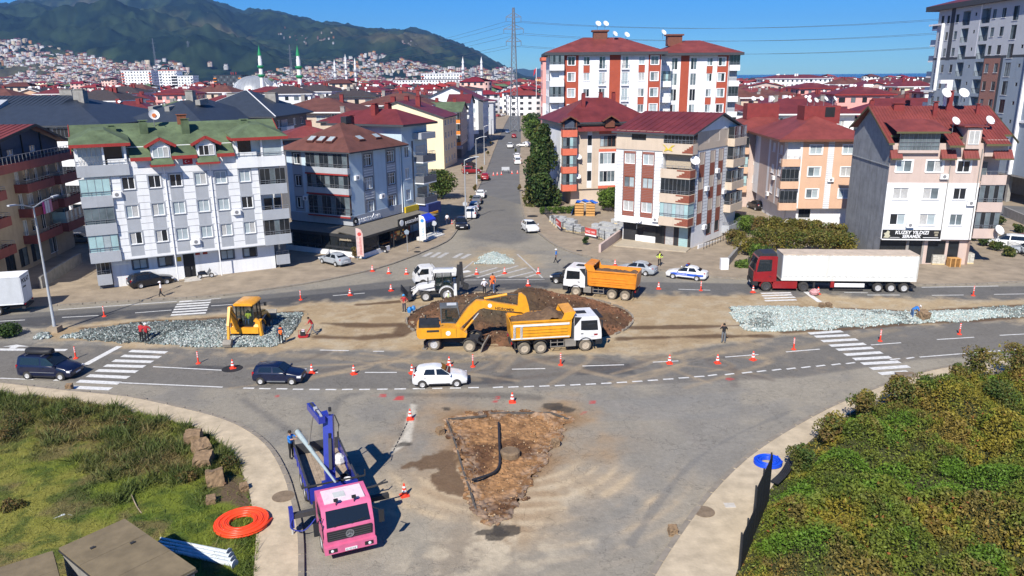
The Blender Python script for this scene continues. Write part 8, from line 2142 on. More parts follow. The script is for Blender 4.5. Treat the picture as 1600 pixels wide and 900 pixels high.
t=backhoe('white backhoe loader with its digging arm folded upright at the rear','truck_white','truck_white',True)
put_axles(t,(700,470),(664,471.5),-2.15,0,1.15)
t=backhoe('yellow backhoe loader seen from behind, digging in the left gravel bed','machine_yellow','machine_yellow',False)
YB=t
c=Vector((*at2(386,529),0));t.rotation_euler=(0,0,R(88));d=Vector((math.cos(R(88)),math.sin(R(88)),0));t.location=c+d*2.9;t.scale=(1.06,)*3
# ================================================================ PEOPLE
for n_,c_ in(('skin',(.42,.24,.16)),('hair',(.02,.014,.01)),('cloth_black',(.015,.015,.018)),('cloth_grey',(.16,.17,.18)),('cloth_red',(.38,.02,.025)),('cloth_orange',(.85,.16,.03)),('cloth_lime',(.55,.75,.06)),('cloth_blue',(.02,.16,.5)),('jeans',(.06,.12,.25)),('cloth_white',(.7,.7,.7)),('cloth_navy',(.02,.03,.07)),('helmet_white',(.75,.75,.73)),('helmet_blue',(.05,.3,.6)),('cloth_palelime',(.5,.6,.3))):
 mat(n_,c_,var=.12,scale=6,rough=.85)
def person(label,px,py,face,shirt,trousers,vest=None,hat=None,pose='stand',z=0.,h=1.74,loc=None,shoes='cloth_black',sleeve='skin',vest_bands=True):
 """face: heading in degrees; body grown from a jointed skeleton"""
 t=thing('person',label,'person',loc or(*at2(px,py),z),R(face));t.scale=(h/1.74,)*3
 lean={'bend':62,'stoop':35,'push':28,'look':12}.get(pose,0)
 def tor(x,y,zz):
  a=R(lean);dz=zz-.95;return Vector((x*math.cos(a)+dz*math.sin(a),y,.95+dz*math.cos(a)-x*math.sin(a)))
 if pose=='sit':leg={s:[(.02,s*.1,.9),(.45,s*.13,.95),(.5,s*.13,.5),(.64,s*.13,.46)]for s in(-1,1)}
 elif pose in('walk','push'):leg={-1:[(0,-.1,.92),(.14,-.11,.52),(.26,-.11,.09),(.42,-.11,.05)],1:[(0,.1,.92),(.02,.11,.5),(-.3,.11,.14),(-.18,.11,.05)]}
 elif pose=='bend':leg={s:[(0,s*.1,.92),(.03,s*.14,.5),(-.04,s*.16,.09),(.14,s*.18,.05)]for s in(-1,1)}
 else:leg={s:[(0,s*.1,.92),(.02,s*.11,.5),(-.02,s*.12,.09),(.15,s*.14,.05)]for s in(-1,1)}
 A={}
 for s in(-1,1):
  sh=tor(0,s*.19,1.42)
  if pose in('bend','stoop'):el,wr=sh+Vector((.06,s*.06,-.28)),sh+Vector((.16,-s*.03,-.52))
  elif pose=='push':el,wr=sh+Vector((.16,s*.05,-.22)),sh+Vector((.38,0,-.34))
  elif pose=='reach':el,wr=sh+Vector((.24,s*.05,-.08)),sh+Vector((.48,0,-.02))
  elif pose=='pole':el,wr=(sh+Vector((.1,s*.1,-.22)),sh+Vector((.26,-.02*s,.06 if s>0 else-.12)))
  elif pose=='akimbo':el,wr=sh+Vector((-.04,s*.2,-.24)),sh+Vector((.1,s*.02,-.42))
  elif pose=='look':el,wr=sh+Vector((.06,s*.06,-.28)),sh+Vector((.28,-s*.12,-.3))
  elif pose=='walk':el,wr=sh+Vector((-.08*s,s*.07,-.28)),sh+Vector((.02-.1*s,s*.09,-.52))
  elif pose=='sit':el,wr=sh+Vector((.12,s*.06,-.26)),sh+Vector((.38,0,-.22))
  else:el,wr=sh+Vector((-.02,s*.08,-.29)),sh+Vector((.04,s*.1,-.55))
  A[s]=[sh,el,wr]
 V,E,Rr,seg=[],[],[],[]
 def v(p,r):V.append(tuple(p));Rr.append(r);return len(V)-1
 def e(a,b,m):E.append((a,b));seg.append((a,b,m))
 pel=v((0,0,.95),.135);sp=v(tor(.0,0,1.16),.13);ch=v(tor(.0,0,1.36),.145);nk=v(tor(.01,0,1.5),.06)
 hb=v(tor(.03,0,1.585),.085);ht=v(tor(.03,0,1.69),.085)
 e(pel,sp,shirt);e(sp,ch,shirt);e(ch,nk,shirt);e(nk,hb,'skin');e(hb,ht,'skin')
 for s in(-1,1):
  L=leg[s];a=v(L[0],.095);k=v(L[1],.068);n=v(L[2],.05);f=v(L[3],.045);e(pel,a,trousers);e(a,k,trousers);e(k,n,trousers);e(n,f,shoes)
  sh,el,wr=A[s];a=v(sh,.07);b=v(el,.052);w=v(wr,.036);e(ch,a,shirt);e(a,b,shirt);e(b,w,sleeve)
  d=(wr-el).normalized();side_=Vector((-d.y,d.x,0));side_=side_.normalized()if side_.length>.05 else Vector((0,1,0));pm=v(wr+d*.075,.03);e(w,pm,'skin');up=d.cross(side_)
  for i,(o,ln)in enumerate(((-.028,.068),(-.01,.082),(.01,.078),(.027,.06))):
   q=wr+d*(.085+ln*.55)+side_*o;k1=v(q,.0085);k2=v(q+d*ln*.38+up*s*.018,.0075);e(pm,k1,'skin');e(k1,k2,'skin')
  k1=v(wr+d*.045+side_*.045*-s,.01);k2=v(wr+d*.085+side_*.062*-s,.0085);e(w,k1,'skin');e(k1,k2,'skin')
 me=bpy.data.meshes.new('skeleton');me.from_pydata(V,E,[]);o=bpy.data.objects.new('skeleton',me);COL.objects.link(o)
 md=o.modifiers.new('skin','SKIN');md.use_smooth_shade=True
 sv=me.skin_vertices[0].data
 for i,r in enumerate(Rr):sv[i].radius=(r,r*(1.25 if i in(1,2)and False else 1))
 sv[0].use_root=True;sb=o.modifiers.new('sub','SUBSURF');sb.levels=sb.render_levels=1
 bm=bpy.data.meshes.new_from_object(o.evaluated_get(bpy.context.evaluated_depsgraph_get()));bpy.data.objects.remove(o)
 ms=sorted({m for*_,m in seg});bm.materials.clear()
 for m in ms:bm.materials.append(MATS[m])
 a=np.array([V[i]for i,j,m in seg]);b=np.array([V[j]for i,j,m in seg]);mi=np.array([ms.index(m)for*_,m in seg])
 n=len(bm.polygons);c=np.empty(n*3,np.float32);bm.polygons.foreach_get('center',c);c=c.reshape(-1,3)
 ab=b-a;tt=np.clip(((c[:,None]-a)*ab).sum(-1)/np.maximum((ab**2).sum(-1),1e-9),0,1);dd=np.linalg.norm(c[:,None]-a-tt[...,None]*ab,axis=-1);near=dd.argmin(1)
 bm.polygons.foreach_set('material_index',mi[near].astype(np.int32));bm.name='body'
 body=obj('body',bm,t)
 if vest:
  co=np.empty(len(bm.vertices)*3,np.float32);bm.vertices.foreach_get('co',co);co=co.reshape(-1,3);no=np.empty_like(co.ravel());bm.vertices.foreach_get('normal',no);no=no.reshape(-1,3)
  fs=[tuple(bm.polygons[i].vertices)for i in range(n)if near[i]in(0,1,2)];ids=sorted({i for f in fs for i in f});mp={k:i for i,k in enumerate(ids)}
  vm=MB().add([tuple(co[i]+no[i]*.022)for i in ids],[tuple(mp[i]for i in f)for f in fs]);vm.build('vest',vest,t,None,60)
 hd,up_=tor(.03,0,1.66),(tor(.03,0,1.7)-tor(.03,0,1.6)).normalized();Mh=TR(hd)@rotz(0)@RT(R(lean),4,'Y')
 if hat:MB().lathe([(.135,-.01),(.14,.01),(.118,.03),(.1,.085),(.055,.115),(.01,.12)],14,M=Mh).box(.08,.19,-.07,.07,-.005,.012,M=Mh).build('helmet' if hat.startswith('helmet')else 'cap',hat,t,None,50)
 else:MB().lathe([(.098,-.045),(.108,.0),(.098,.06),(.055,.1),(.01,.108)],12,M=Mh@TR((-.018,0,0))@RT(R(-12),4,'Y')).build('hair','hair',t,None,60)
 f=MB();f.add([(.085,-.018,-.06),(.085,.018,-.06),(.118,0,-.055),(.09,0,-.005)],[(0,2,3),(2,1,3),(0,1,2)],0,Mh)
 for s in(-1,1):f.cbox((0,s*.092,-.03),(.035,.02,.06),0,Mh);f.cbox((.09,s*.033,-.012),(.012,.024,.012),1,Mh)
 f.cbox((.085,0,-.09),(.012,.05,.012),1,Mh);f.build('face',['skin','hair'],t)
 return t
person('worker in a red shirt seen from behind, left of two on the left gravel',222,534.5,80,'cloth_red','cloth_black',sleeve='cloth_red',pose='look')
person('worker with white helmet and red shirt, right of two on the left gravel',230.5,535,110,'cloth_red','cloth_black',hat='helmet_white',pose='akimbo')
person('worker in a bright orange vest standing beside the yellow backhoe',440,538,105,'cloth_navy','cloth_black',vest='cloth_orange',sleeve='cloth_navy')
person('worker in red and grey leaning on the plate compactor',490,523,190,'cloth_red','cloth_grey',pose='push')
person('worker with pale blue cap and red shirt beside the blue jugs',632,487,250,'cloth_red','cloth_navy',hat='helmet_blue',pose='akimbo')
person('person in pale lime vest and light trousers behind the excavator cab',701,481,-80,'cloth_white','cloth_white',vest='cloth_palelime',hat='helmet_white')
person('man in a white shirt and black trousers at the rim of the roundabout',757,461,120,'cloth_white','cloth_black',hat='helmet_white',pose='akimbo')
person('worker in an orange jacket standing behind the man in jeans',770,452,-90,'cloth_orange','cloth_navy',sleeve='cloth_orange')
person('man in blue jeans bending forward at the rim of the roundabout',772,458,180,'cloth_orange','jeans',pose='stoop',shoes='cloth_white')
person('policeman in a pale blue shirt walking by the far corner pavement',869,411,160,'cloth_blue','cloth_black',hat='helmet_white',pose='walk')
person('policeman in a lime vest standing at the far kerb by the police car',1030,417,-110,'cloth_black','cloth_black',vest='cloth_lime',sleeve='cloth_lime',pose='akimbo',z=.12)
PM=person('man in black and grey holding a long tool on the dirt right of the roundabout',1130,536,80,'cloth_black','cloth_grey',pose='pole')
person('man in a white cap and blue shirt bending over the hole in the right gravel',1424,499,0,'cloth_blue','jeans',hat='helmet_white',pose='bend')
person('worker in a bright blue shirt steadying the lamp column at the deck side',456,716,-25,'cloth_blue','cloth_black',pose='reach',h=1.8)
person('man in a white shirt walking along the far pavement by the white building',253,465,200,'cloth_white','cloth_black',hat='cloth_white',pose='walk')
person('person in a white shirt walking up the left pavement of the long street',699,353,95,'cloth_white','cloth_navy',pose='walk',z=.12)
d_=Vector((math.cos(R(88)),math.sin(R(88)),0));q_=YB.location-d_*2.05
person('backhoe driver in a lime vest sitting in the yellow cab',0,0,268,'cloth_lime','jeans',vest='cloth_lime',pose='sit',loc=(q_.x,q_.y,.62))
b=MB();b.tube((0,0,0),(.1,.05,1.95),.018);o=b.build('long_tool','wood_deck');o.location=PM.location+Vector((.12,.38,0));tag(o,'long wooden handled tool held upright by the man in black','tool')
def compactor():
 t=thing('plate_compactor','red plate compactor pushed by the leaning worker','compactor',(*at2(474,527),0),R(10))
 MB().yprism([(-.35,.05),(.35,.05),(.45,.18),(.4,.18),(-.4,.18),(-.45,.18)],-.28,.28).build('plate','cloth_red',t);MB().box(-.22,.18,-.2,.2,.2,.55).build('engine','plastic_black',t);MB().box(-.1,.15,-.16,.16,.56,.7).build('tank','cloth_white',t)
 b=MB();b.path([(.3,-.22,.3),(.75,-.22,.95),(.75,.22,.95),(.3,.22,.3)],.025,6);b.build('handle','cloth_red',t);b=MB();b.path([(-.35,-.24,.2),(-.35,-.24,.75),(.3,-.24,.75),(.3,-.24,.2)],.02,6);b.build('guard','cloth_red',t)
compactor()
mat('jug_blue',(.03,.2,.5),rough=.4)
for px,py,l in((640,488,'left of two blue jugs on the ground beside the worker in the blue cap'),(646,486,'right of two blue jugs on the ground beside the worker in the blue cap')):
 b=MB();b.lathe([(.2,0),(.22,.05),(.22,.38),(.1,.48),(.06,.56),(.01,.56)],12);b.path([(.05,0,.5),(.16,0,.56),(.2,0,.44)],.02,5);o=b.build('jug','jug_blue',None,None,50);o.location=(*at2(px,py),0);tag(o,l,'jug')
 # ================================================================ CONES AND STREET FURNITURE
mat('cone_red',(.82,.06,.025),var=.1,scale=5,rough=.5);mat('cone_white',(.75,.75,.75),var=.08)
def cone_proto():
 t=thing('traffic_cone','x','traffic cone',group='traffic cones round the works')
 MB().prism([(-.2,-.24),(.2,-.24),(.24,-.2),(.24,.2),(.2,.24),(-.2,.24),(-.24,.2),(-.24,-.2)],0,.05).build('base','cone_red',t);MB().lathe([(.17,.05),(.13,.25),(.045,.72),(.03,.75),(.01,.75)],14).build('body','cone_red',t,None,60)
 for z0,z1 in((.26,.38),(.5,.6)):MB().lathe([(.134-(z0-.25)*.18+.004,z0),(.134-(z1-.25)*.18+.004,z1)],14).build('band','cone_white',t)
 return t
def post_proto():
 t=thing('delineator_post','x','delineator post',group='tall red delineator posts along the carriageways')
 MB().lathe([(.2,0),(.19,.05),(.09,.09),(.06,.1)],14).build('base','cone_red',t);MB().lathe([(.06,.1),(.055,1.0),(.03,1.03),(.01,1.03)],12).build('body','cone_red',t)
 for z0 in(.55,.72,.88):MB().lathe([(.062,z0),(.062,z0+.07)],12).build('band','cone_white',t)
 return t
cp,pp,cu,pu=cone_proto(),post_proto(),[],[]
for px,py,l in((364,575.5,'on the dark patch left of the old blue hatchback'),(487.5,583,'just before the nose of the old blue hatchback'),(553,584.5,'on the lane line left of the white hatchback'),(644,583.5,'half hidden behind the white hatchback tail'),(702,571,'peeping over the white hatchback bonnet'),(641,655,'at the top of the pale concrete strip'),(632,774.5,'beside the pink cab lorry'),(800.5,628.5,'above the dug triangle'),(1046,568,'at the right end of the dark carriageway patch'),(1121,567.5,'left of the thin leaning cone'),(1176.5,562.5,'fallen thin with a white body'),(1176.5,457,'before the red lorry cab'),(1278,459.5,'beside the bundle behind the red tractor'),(611,454.5,'left of the small white flatbed lorry'),(547,461.5,'alone on the far carriageway left of the flatbed'),(582,424,'at the restaurant kerb'),(607.5,427.5,'second from the restaurant kerb'),(635,428.5,'third from the restaurant kerb, left of the flatbed cab'),(744.6,428.5,'left one on the hatched area'),(788.5,427.5,'middle one on the hatched area'),(841,427.5,'right one on the hatched area'),(825,446.5,'on the lane right of the orange jacket'),(961,415,'just behind the orange tipper tub'),(1029,451.5,'right of the orange tipper rear'),(771,274,'first from the left in the row across the street'),(777,273.5,'second from the left in the row across the street'),(783.5,273,'third from the left in the row across the street'),(800,271.5,'right of the barrier across the street'),(808.5,271,'last on the right of the row across the street'),(706,351,'small on the left pavement of the street')):
 place(cp,cu,'red and white cone '+l,(*at2(px,py),0),R(px*7%40))
for px,py,l in((118.6,560,'right of the dark blue van'),(310,568,'right of the left zebra crossing'),(739,573,'right of the white hatchback'),(876,570.5,'left of the dark carriageway patch'),(1240,546,'left of the right zebra crossing'),(1375,533,'right of the right zebra crossing'),(1499,522.5,'farthest right on the near carriageway'),(1520.5,462,'on the far carriageway right of the lorry'),(163,494.5,'on the far carriageway by the tall lamp'),(470,468.6,'above the yellow backhoe on the far carriageway'),(1095,454,'below the police car')):
 place(pp,pu,'tall red post '+l,(*at2(px,py),0),0)
t=thing('barrier','pale road works barrier board standing across the street','barrier',(*at2(790,271),0));MB().box(-.9,.9,-.03,.03,.7,1.5).build('board','tower_light',t)
for s in(-1,1):b=MB();b.bar((s*.5,0,.9),(s*.8,-.5,0),.06,.06);b.bar((s*.5,0,.9),(s*.8,.5,0),.06,.06);b.build('stand','frame_dark',t)
mat('lamp_pole',(.42,.44,.46),var=.1,rough=.45,metal=.3)
def lamp(label,px,py,h,arms,z=0.,block=False):
 t=thing('street_lamp',label,'street lamp',(*at2(px,py),z),group='street lamps')
 MB().lathe([(.16,0),(.15,.9),(.13,.95),(.09,h*.6),(.06,h),(.01,h)],10).build('pole','lamp_pole',t,None,50)
 for ax,ay,rise in arms:
  b=MB();b.path([(0,0,h-.1),(ax*.5,ay*.5,h+rise*.6),(ax,ay,h+rise)],.045,6);a=b.build('arm','lamp_pole',t);d=Vector((ax,ay,0)).normalized();b=MB();b.bar(Vector((ax,ay,h+rise))-d*.1,Vector((ax,ay,h+rise+.03))+d*.6,.26,.12);b.build('lamp_head','tower_light',a)
 if block:MB().box(-.45,.45,-.45,.45,-.05,.5).build('foundation','forecourt',t)
lamp('tall double armed street lamp in the left gravel bed',86.5,518,11.4,((.5,2.2,.5),(-.5,-1.7,.4)),0,True)
lamp('grey street lamp beside the big bush on the left pavement',728,347,9.5,((1.6,.1,.4),),.12);lamp('second grey street lamp up the left kerb',745,291,9.5,((1.6,.1,.4),),.12);lamp('third grey street lamp up the left kerb',757,258,9.5,((1.6,.1,.4),),.12);lamp('short pole lamp with a round globe by the far left kerb',768,214,6,((.1,.05,.1),),.12)
def sign(label,px,py,h,kind,m,z=.13):
 t=thing('road_sign',label,'road sign',(*at2(px,py),z));MB().tube((0,0,0),(0,0,h),.035).build('pole','lamp_pole',t)
 T=TR((0,-.05,h-.3))@RT(PI/2,4,'X');MB().lathe([(.36,0),(.36,.02),(.01,.021)],20 if kind=='round' else 5,M=T@rotz(R(90))).build('plate',m,t)
sign('round pale road sign on the kerb near the blue canopy',679,371,2.2,'round','tower_light');sign('grey blue pointed road sign before the restaurant steps',637,395,2.9,'five','tower_blue');sign('small grey round sign at the left kerb higher up',727,340,2.4,'round','tower_light')
def feather(label,px,py,h,m,txt,tm):
 t=thing('feather_banner',label,'banner',(*at2(px,py),.13));MB().tube((-.42,0,0),(-.42,0,h),.03).build('pole','lamp_pole',t)
 f=MB();f.yprism([(-.4,.5),(.4,.45),(.42,h-.7),(.2,h-.2),(-.2,h),(-.4,h)],-.02,.02);s=f.build('sail',m,t);text(s,txt,.5,TR((.2,-.025,.7))@RT(-PI/2,4,'Y')@UP,tm,.004);MB().lathe([(.24,0),(.24,.01),(.01,.012)],16,M=TR((0,-.02,h-.75))@RT(PI/2,4,'X')).build('disc',tm,s)
mat('banner_red',(.5,.06,.05));mat('banner_blue',(.05,.25,.6))
feather('pink and white feather banner before the restaurant corner',564,408,4.0,mat('banner_pale',(.6,.42,.38),var=.25,scale=1.5),'pasazadem','banner_red');feather('white feather banner with blue and red print by the steps',661,381,3.8,'trim_white','Ocakta','banner_blue')
def canopy(label,px,py,m,w,d,h):
 t=thing('market_canopy',label,'canopy',(*at2(px,py),.13),R(63));MB().add([(-w,-d,h),(w,-d,h),(w,d,h),(-w,d,h),(-w,0,h+.7),(w,0,h+.7),(-w,-d,h-.3),(w,-d,h-.3)],[(0,1,5,4),(4,5,2,3),(0,4,3),(1,2,5),(6,7,1,0)]).build('cloth',m,t)
 for x in(-w,w):
  for y in(-d,d):MB().tube((x,y,0),(x,y,h),.04).build('post','frame_dark',t)
canopy('blue canopy stall beside the restaurant',664,371,mat('canopy_bright',(.02,.05,.5),rough=.5),1.3,1.1,2.5);canopy('yellow canopy behind the blue canopy stall',671,359,mat('canopy_yellow',(.8,.38,.02),rough=.5),1.2,.9,2.6)
MB_=MB().lathe([(.5,0),(.55,.1),(.6,1.0),(.4,1.1),(.01,1.1)],12).build('waste_bin','jug_blue');MB_.location=(*at2(674,312),.12);tag(MB_,'bright blue round bin on the grass behind the restaurant','bin')
def scooter(label,px,py,deg):
 t=thing('scooter',label,'scooter',(*at2(px,py),.13),R(deg))
 for x in(-.62,.62):wheel(t,x,0,.27,.12)
 b=loft([[(x,y*w,z)for y,z in((-.16,z0),(-.17,z0+.2),(-.1,z0+.32),(.1,z0+.32),(.17,z0+.2),(.16,z0))]for x,z0,w in((-.8,.5,.6),(-.5,.42,1),(0,.4,.9),(.15,.3,.7))]);b.build('body','car_black',t,None,50)
 MB().box(-.6,0,-.14,.14,.74,.84).build('seat','plastic_black',t);MB().bar((.15,0,.35),(.55,0,.95),.16,.28).bar((.6,0,.3),(.5,0,1.05),.06,.06).build('front_shield','car_grey',t);MB().bar((.48,-.3,1.05),(.48,.3,1.05),.04,.04).build('handlebar','plastic_black',t)
scooter('black scooter leaning by the door of the white building',322,436,25);scooter('dark scooter parked before the restaurant terrace',596,396,150)
t=thing('bench','orange wooden bench before the restaurant','bench',(*at2(601,389),.13),R(60));MB().box(-.8,.8,-.25,.25,.62,.7).build('seat','paint_orange',t)
for s in(-.7,.7):MB().box(s-.04,s+.04,-.2,.2,0,.62).build('leg','frame_dark',t)
def pallet(label,px,py,deg,m='pallet_wood',load=None,up=False,z=.12):
 t=thing('pallet',label,'pallet',(*at2(px,py),z),R(deg));T=RT(R(78),4,'X')if up else Matrix()
 for i in range(6):MB().box(-.6,.6,-.48+i*.165,-.36+i*.165,.1,.125).build('plank',m,t,T)
 for i in range(3):MB().box(-.6+i*.54,-.48+i*.54,-.48,.48,0,.098).build('bearer',m,t,T)
 return t
mat('pallet_wood',(.55,.30,.10),var=.25,scale=5);mat('pallet_pale',(.62,.5,.28),var=.2,scale=5);mat('wrap_pale',(.5,.48,.42),var=.25,scale=5,rough=.35);mat('block_grey',(.40,.41,.41),var=.25,scale=6,bump=.4,bscale=12)
for k in range(7):pallet(f"orange wood pallet in the stack before the tile shop, {['lowest', 'second', 'third', 'fourth', 'fifth', 'sixth', 'topmost'][k]} of seven",1489,417.5,-6,z=.12+k*.145)
def boxed(label,px,py,w,d,h,m,deg=-6,z=.12,bare=False):
 t=thing('loaded_pallet',label,'pallet load',(*at2(px,py),z),R(deg));MB().box(-w/2,w/2,-d/2,d/2,0,.12).build('pallet_base','pallet_pale',t)
 b=MB();nx,nz=max(2,int(w/.4)),max(2,int(h/.22))
 for i in range(nx):
  for k in range(nz):b.box(-w/2+w*i/nx+.01,-w/2+w*(i+1)/nx-.01,-d/2+.01+random.uniform(0,.04),d/2-random.uniform(.01,.05),.125+h*k/nz,.125+h*(k+.95)/nz)
 tag(b.build('block',m,t),kind='stuff')
boxed('pale crate load under plastic right of the orange pallets',1507,412,1.5,1.1,1.1,'wrap_pale');boxed('yellow cardboard load behind the orange pallets',1487,408,1.5,1.1,1.9,mat('card_yellow',(.6,.48,.2),var=.25,scale=4));boxed('grey wrapped tile load left of the orange pallets',1463,413.5,1.4,1.0,1.0,'wrap_pale');boxed('brown board leaning at the shop window behind the pallets',1474,405,1.1,.5,1.9,mat('board_brown',(.4,.22,.06)))
i=0
for r_,(x0,y0,x1,y1,n)in enumerate(((866,347,876,356,4),(878,346,892,362,5),(890,350,905,364,4),(922,365,950,376,5),(932,360,962,371,5),(944,357,974,366,5),(962,350,972,358,2))):
 for k in range(n):
  f=k/max(1,n-1);i+=1
  boxed('grey paving blocks on a pallet, '+['left edge','second line','third line','front right line','middle right line','rear right line','shop wall'][r_]+f" of the yard, {['first', 'second', 'third', 'fourth', 'fifth'][k]} from left",x0+(x1-x0)*f,y0+(y1-y0)*f,1.15,1.1,random.uniform(.5,.85),'block_grey',-35)
t=thing('tarpaulin_stack','blue tarpaulin thrown over stacked pallets in the yard','tarpaulin',(*at2(914,337),.12),R(-8))
for x in(-.9,.9):
 for k in range(5):MB().box(x-.7,x+.7,-1.0,-.2,k*.42,k*.42+.3).build('crate','pallet_wood',t)
X,Y=np.meshgrid(np.linspace(-2.2,2.0,30),np.linspace(-1.0,1.6,14));Zt=2.35-.25*np.abs(X)**1.6*.4-np.where(X<-1.4,(-1.4-X)*2.3,0)+.12*np.sin(X*5+Y*3)-.35*np.clip(Y-.9,0,1)*2
ii=np.arange(30*14).reshape(14,30);obj('tarpaulin',np_mesh('tarpaulin',np.c_[X.ravel(),Y.ravel(),np.maximum(Zt,.05).ravel()],np.c_[ii[:-1,:-1].ravel(),ii[:-1,1:].ravel(),ii[1:,1:].ravel(),ii[1:,:-1].ravel()],mat('tarp_blue',(.01,.11,.5),rough=.45,var=.2)),t)
def mesh_fence(label,pts,h,m):
 t=thing('mesh_fence',label,'fence',(*at2(*pts[0]),.12));o=t.location;P=[Vector((*at2(*p),0))-Vector((o.x,o.y,0))for p in pts]
 for p in P:MB().box(p.x-.04,p.x+.04,p.y-.04,p.y+.04,0,h+.08).build('post',m,t)
 for a,c in zip(P,P[1:]):
  b=MB();n=int((c-a).length/.22)
  for z in(.08,h*.33,h*.66,h):b.bar(a+Vector((0,0,z)),c+Vector((0,0,z)),.025,.025)
  for k in range(1,n):q=a.lerp(c,k/n);b.bar(q+Vector((0,0,.05)),q+Vector((0,0,h)),.018,.018)
  tag(b.build('wire_panel',m,t),kind='stuff')
 return t,P
t,P=mesh_fence('dark mesh fence with two red banners round the block yard',[(852,337),(864,351),(876.5,362.7),(895.5,367),(914.4,371.3),(934.6,375.6),(944.3,377.4)],1.3,'frame_dark')
for a,c in((P[2].lerp(P[1],.6),P[2]),(P[4],P[5].lerp(P[4],.12))):
 d=(c-a);ang=math.atan2(d.y,d.x);b=MB().box(0,d.length,-.06,-.03,.3,1.35).build('banner','banner_red',t,TR(a)@rotz(ang));MB().box(.02,d.length-.02,-.066,-.061,.3,.5).build('white_strip','trim_white',b);text(b,'VAŞ YAPI' if d.length>1.9 else 'VAŞ',.42,TR((.15,-.066,.72))@UP,'trim_white',.003)
b=MB();p,q=Vector(at(937,396)),Vector(at(972,371));b.bar((p.x,p.y,.6),(q.x,q.y,.75),.3,1.1);tag(b.build('ramp_wall','paint_mauve'),'sloping low wall between the block yard and the shop terrace','wall')
b=MB();b.prism([at2(958,386),at2(974,376),at2(1080,389),at2(1072,396)],.1,.25);tag(b.build('terrace',mat('terrace_tile',(.42,.36,.27),var=.12,scale=2)),kind='structure')
b=MB();b.box(-.45,.45,-.3,.3,0,1.3);o=b.build('gate_pillar','paint_white');o.location=(*at2(1131,422),.1);tag(o,'white square pillar at the end of the hedge by the police car','pillar')
garden_wall('garden_wall','low grey wall stub between the white pillar and the hedge',[at2(1134,420),at2(1152,398),at2(1160,388)],.9,.3,'concrete_grey')
for pts,l in(([(1460,360),(1530,372),(1600,402)],'dark mesh fence behind the tile shop yard'),):mesh_fence(l,pts,1.2,'frame_dark')
garden_wall('garden_wall','pale garden wall with a coping before the grey tower',[at2(1568,338),at2(1600,352),at2(1640,368)],1.4,.3,'concrete_grey');sheet('road',[at2(1500,318),at2(1700,330),at2(1700,352),at2(1520,338)],.135,'street_asphalt')
# ---- things lying about in the foreground
mat('pipe_orange',(.85,.07,.02),rough=.35,var=.08);mat('pipe_blue',(.01,.07,.6),rough=.35,var=.1);mat('pipe_white',(.55,.6,.62),rough=.5,var=.15,scale=2)
def coil(label,px,py,R1,R0,n,layers,m,r,tilt=0):
 p=at2(px,py);pts=[]
 for l in range(layers):
  for k in range(n*24):
   a=2*PI*k/24;rr=R0+(R1-R0)*k/(n*24);pts.append((rr*math.cos(a),rr*math.sin(a)*.96,r*(1.1+1.9*l)+.03*math.sin(a*1.3)))
 pts+=[(R1*1.02,.3,r),(R1*1.05,.8,r)]if R1<1 else[(R1,.4,r)]
 o=MB().path(pts,r,7).build('pipe_coil',m,None,None,60);o.location=(*p,.12);return tag(o,label,'coil of pipe')
coil('big coil of bright orange plastic pipe on the grass edge',379,822,1.38,.62,8,2,'pipe_orange',.06);coil('coil of blue plastic pipe on the right pavement',1199,727,.8,.38,5,3,'pipe_blue',.045)
for s in(.7,1.4,2.3):pass
b=MB()
for i in range(5):b.path([Vector(p)for p in smooth_line([at(1205+i*2.5,752+i*1,.3+.02*i),at(1222+i*3,735,.55),at(1238+i*1.5,705,.35)],5)],.05,6)
tag(b.build('pipe_bundle','pipe_black'),'bundle of curved black plastic pipes leaning by the thicket','pipes')
def mesh_panel():
 t=thing('fence_panel','tall black mesh covered hoarding at the edge of the thicket','hoarding',(*at2(1157,893),0));o=Vector((*t.location[:2],0))
 A_,B_=Vector((*at2(1157,893),0))-o,Vector((*at2(1201,788),0))-o;mid=B_*.42
 mat('mesh_black',(.012,.012,.014),var=.3,scale=10,rough=.8)
 for a,c,z0,z1 in((A_,mid*.98,.0,1.9),(mid,B_,.3,2.9)):
  d=c-a;n=5;nn=Vector((-d.y,d.x,0)).normalized()*.04
  for k in range(n):
   p,q=a.lerp(c,k/n+.004),a.lerp(c,(k+1)/n-.004);b=MB();b.add([tuple(p+Vector((0,0,z0))),tuple(q+Vector((0,0,z0))),tuple(q+Vector((0,0,z1))),tuple(p+Vector((0,0,z1))),*[tuple(v+nn+Vector((0,0,z)))for v,z in((p,z0),(q,z0),(q,z1),(p,z1))]],[(0,1,2,3),(7,6,5,4),(3,2,6,7),(0,4,5,1),(1,5,6,2),(0,3,7,4)]);b.build('sheet','mesh_black',t)
  for f in(0,.5,1):p=a.lerp(c,f)+nn*2;MB().bar((p.x,p.y,0),(p.x,p.y,z1+.1),.07,.07).build('post','frame_dark',t)
  MB().bar(tuple(a+nn*2+Vector((0,0,z0+.3))),tuple(c+nn*2+Vector((0,0,z1-.5))),.06,.06).build('brace','frame_dark',t)
mesh_panel()
mat('block_stone',(.23,.155,.09),var=.35,scale=2.5,bump=1,bscale=6,rough=1);mat('block_soil',(.13,.075,.042),var=.4,scale=4,bump=1,bscale=6,rough=1)
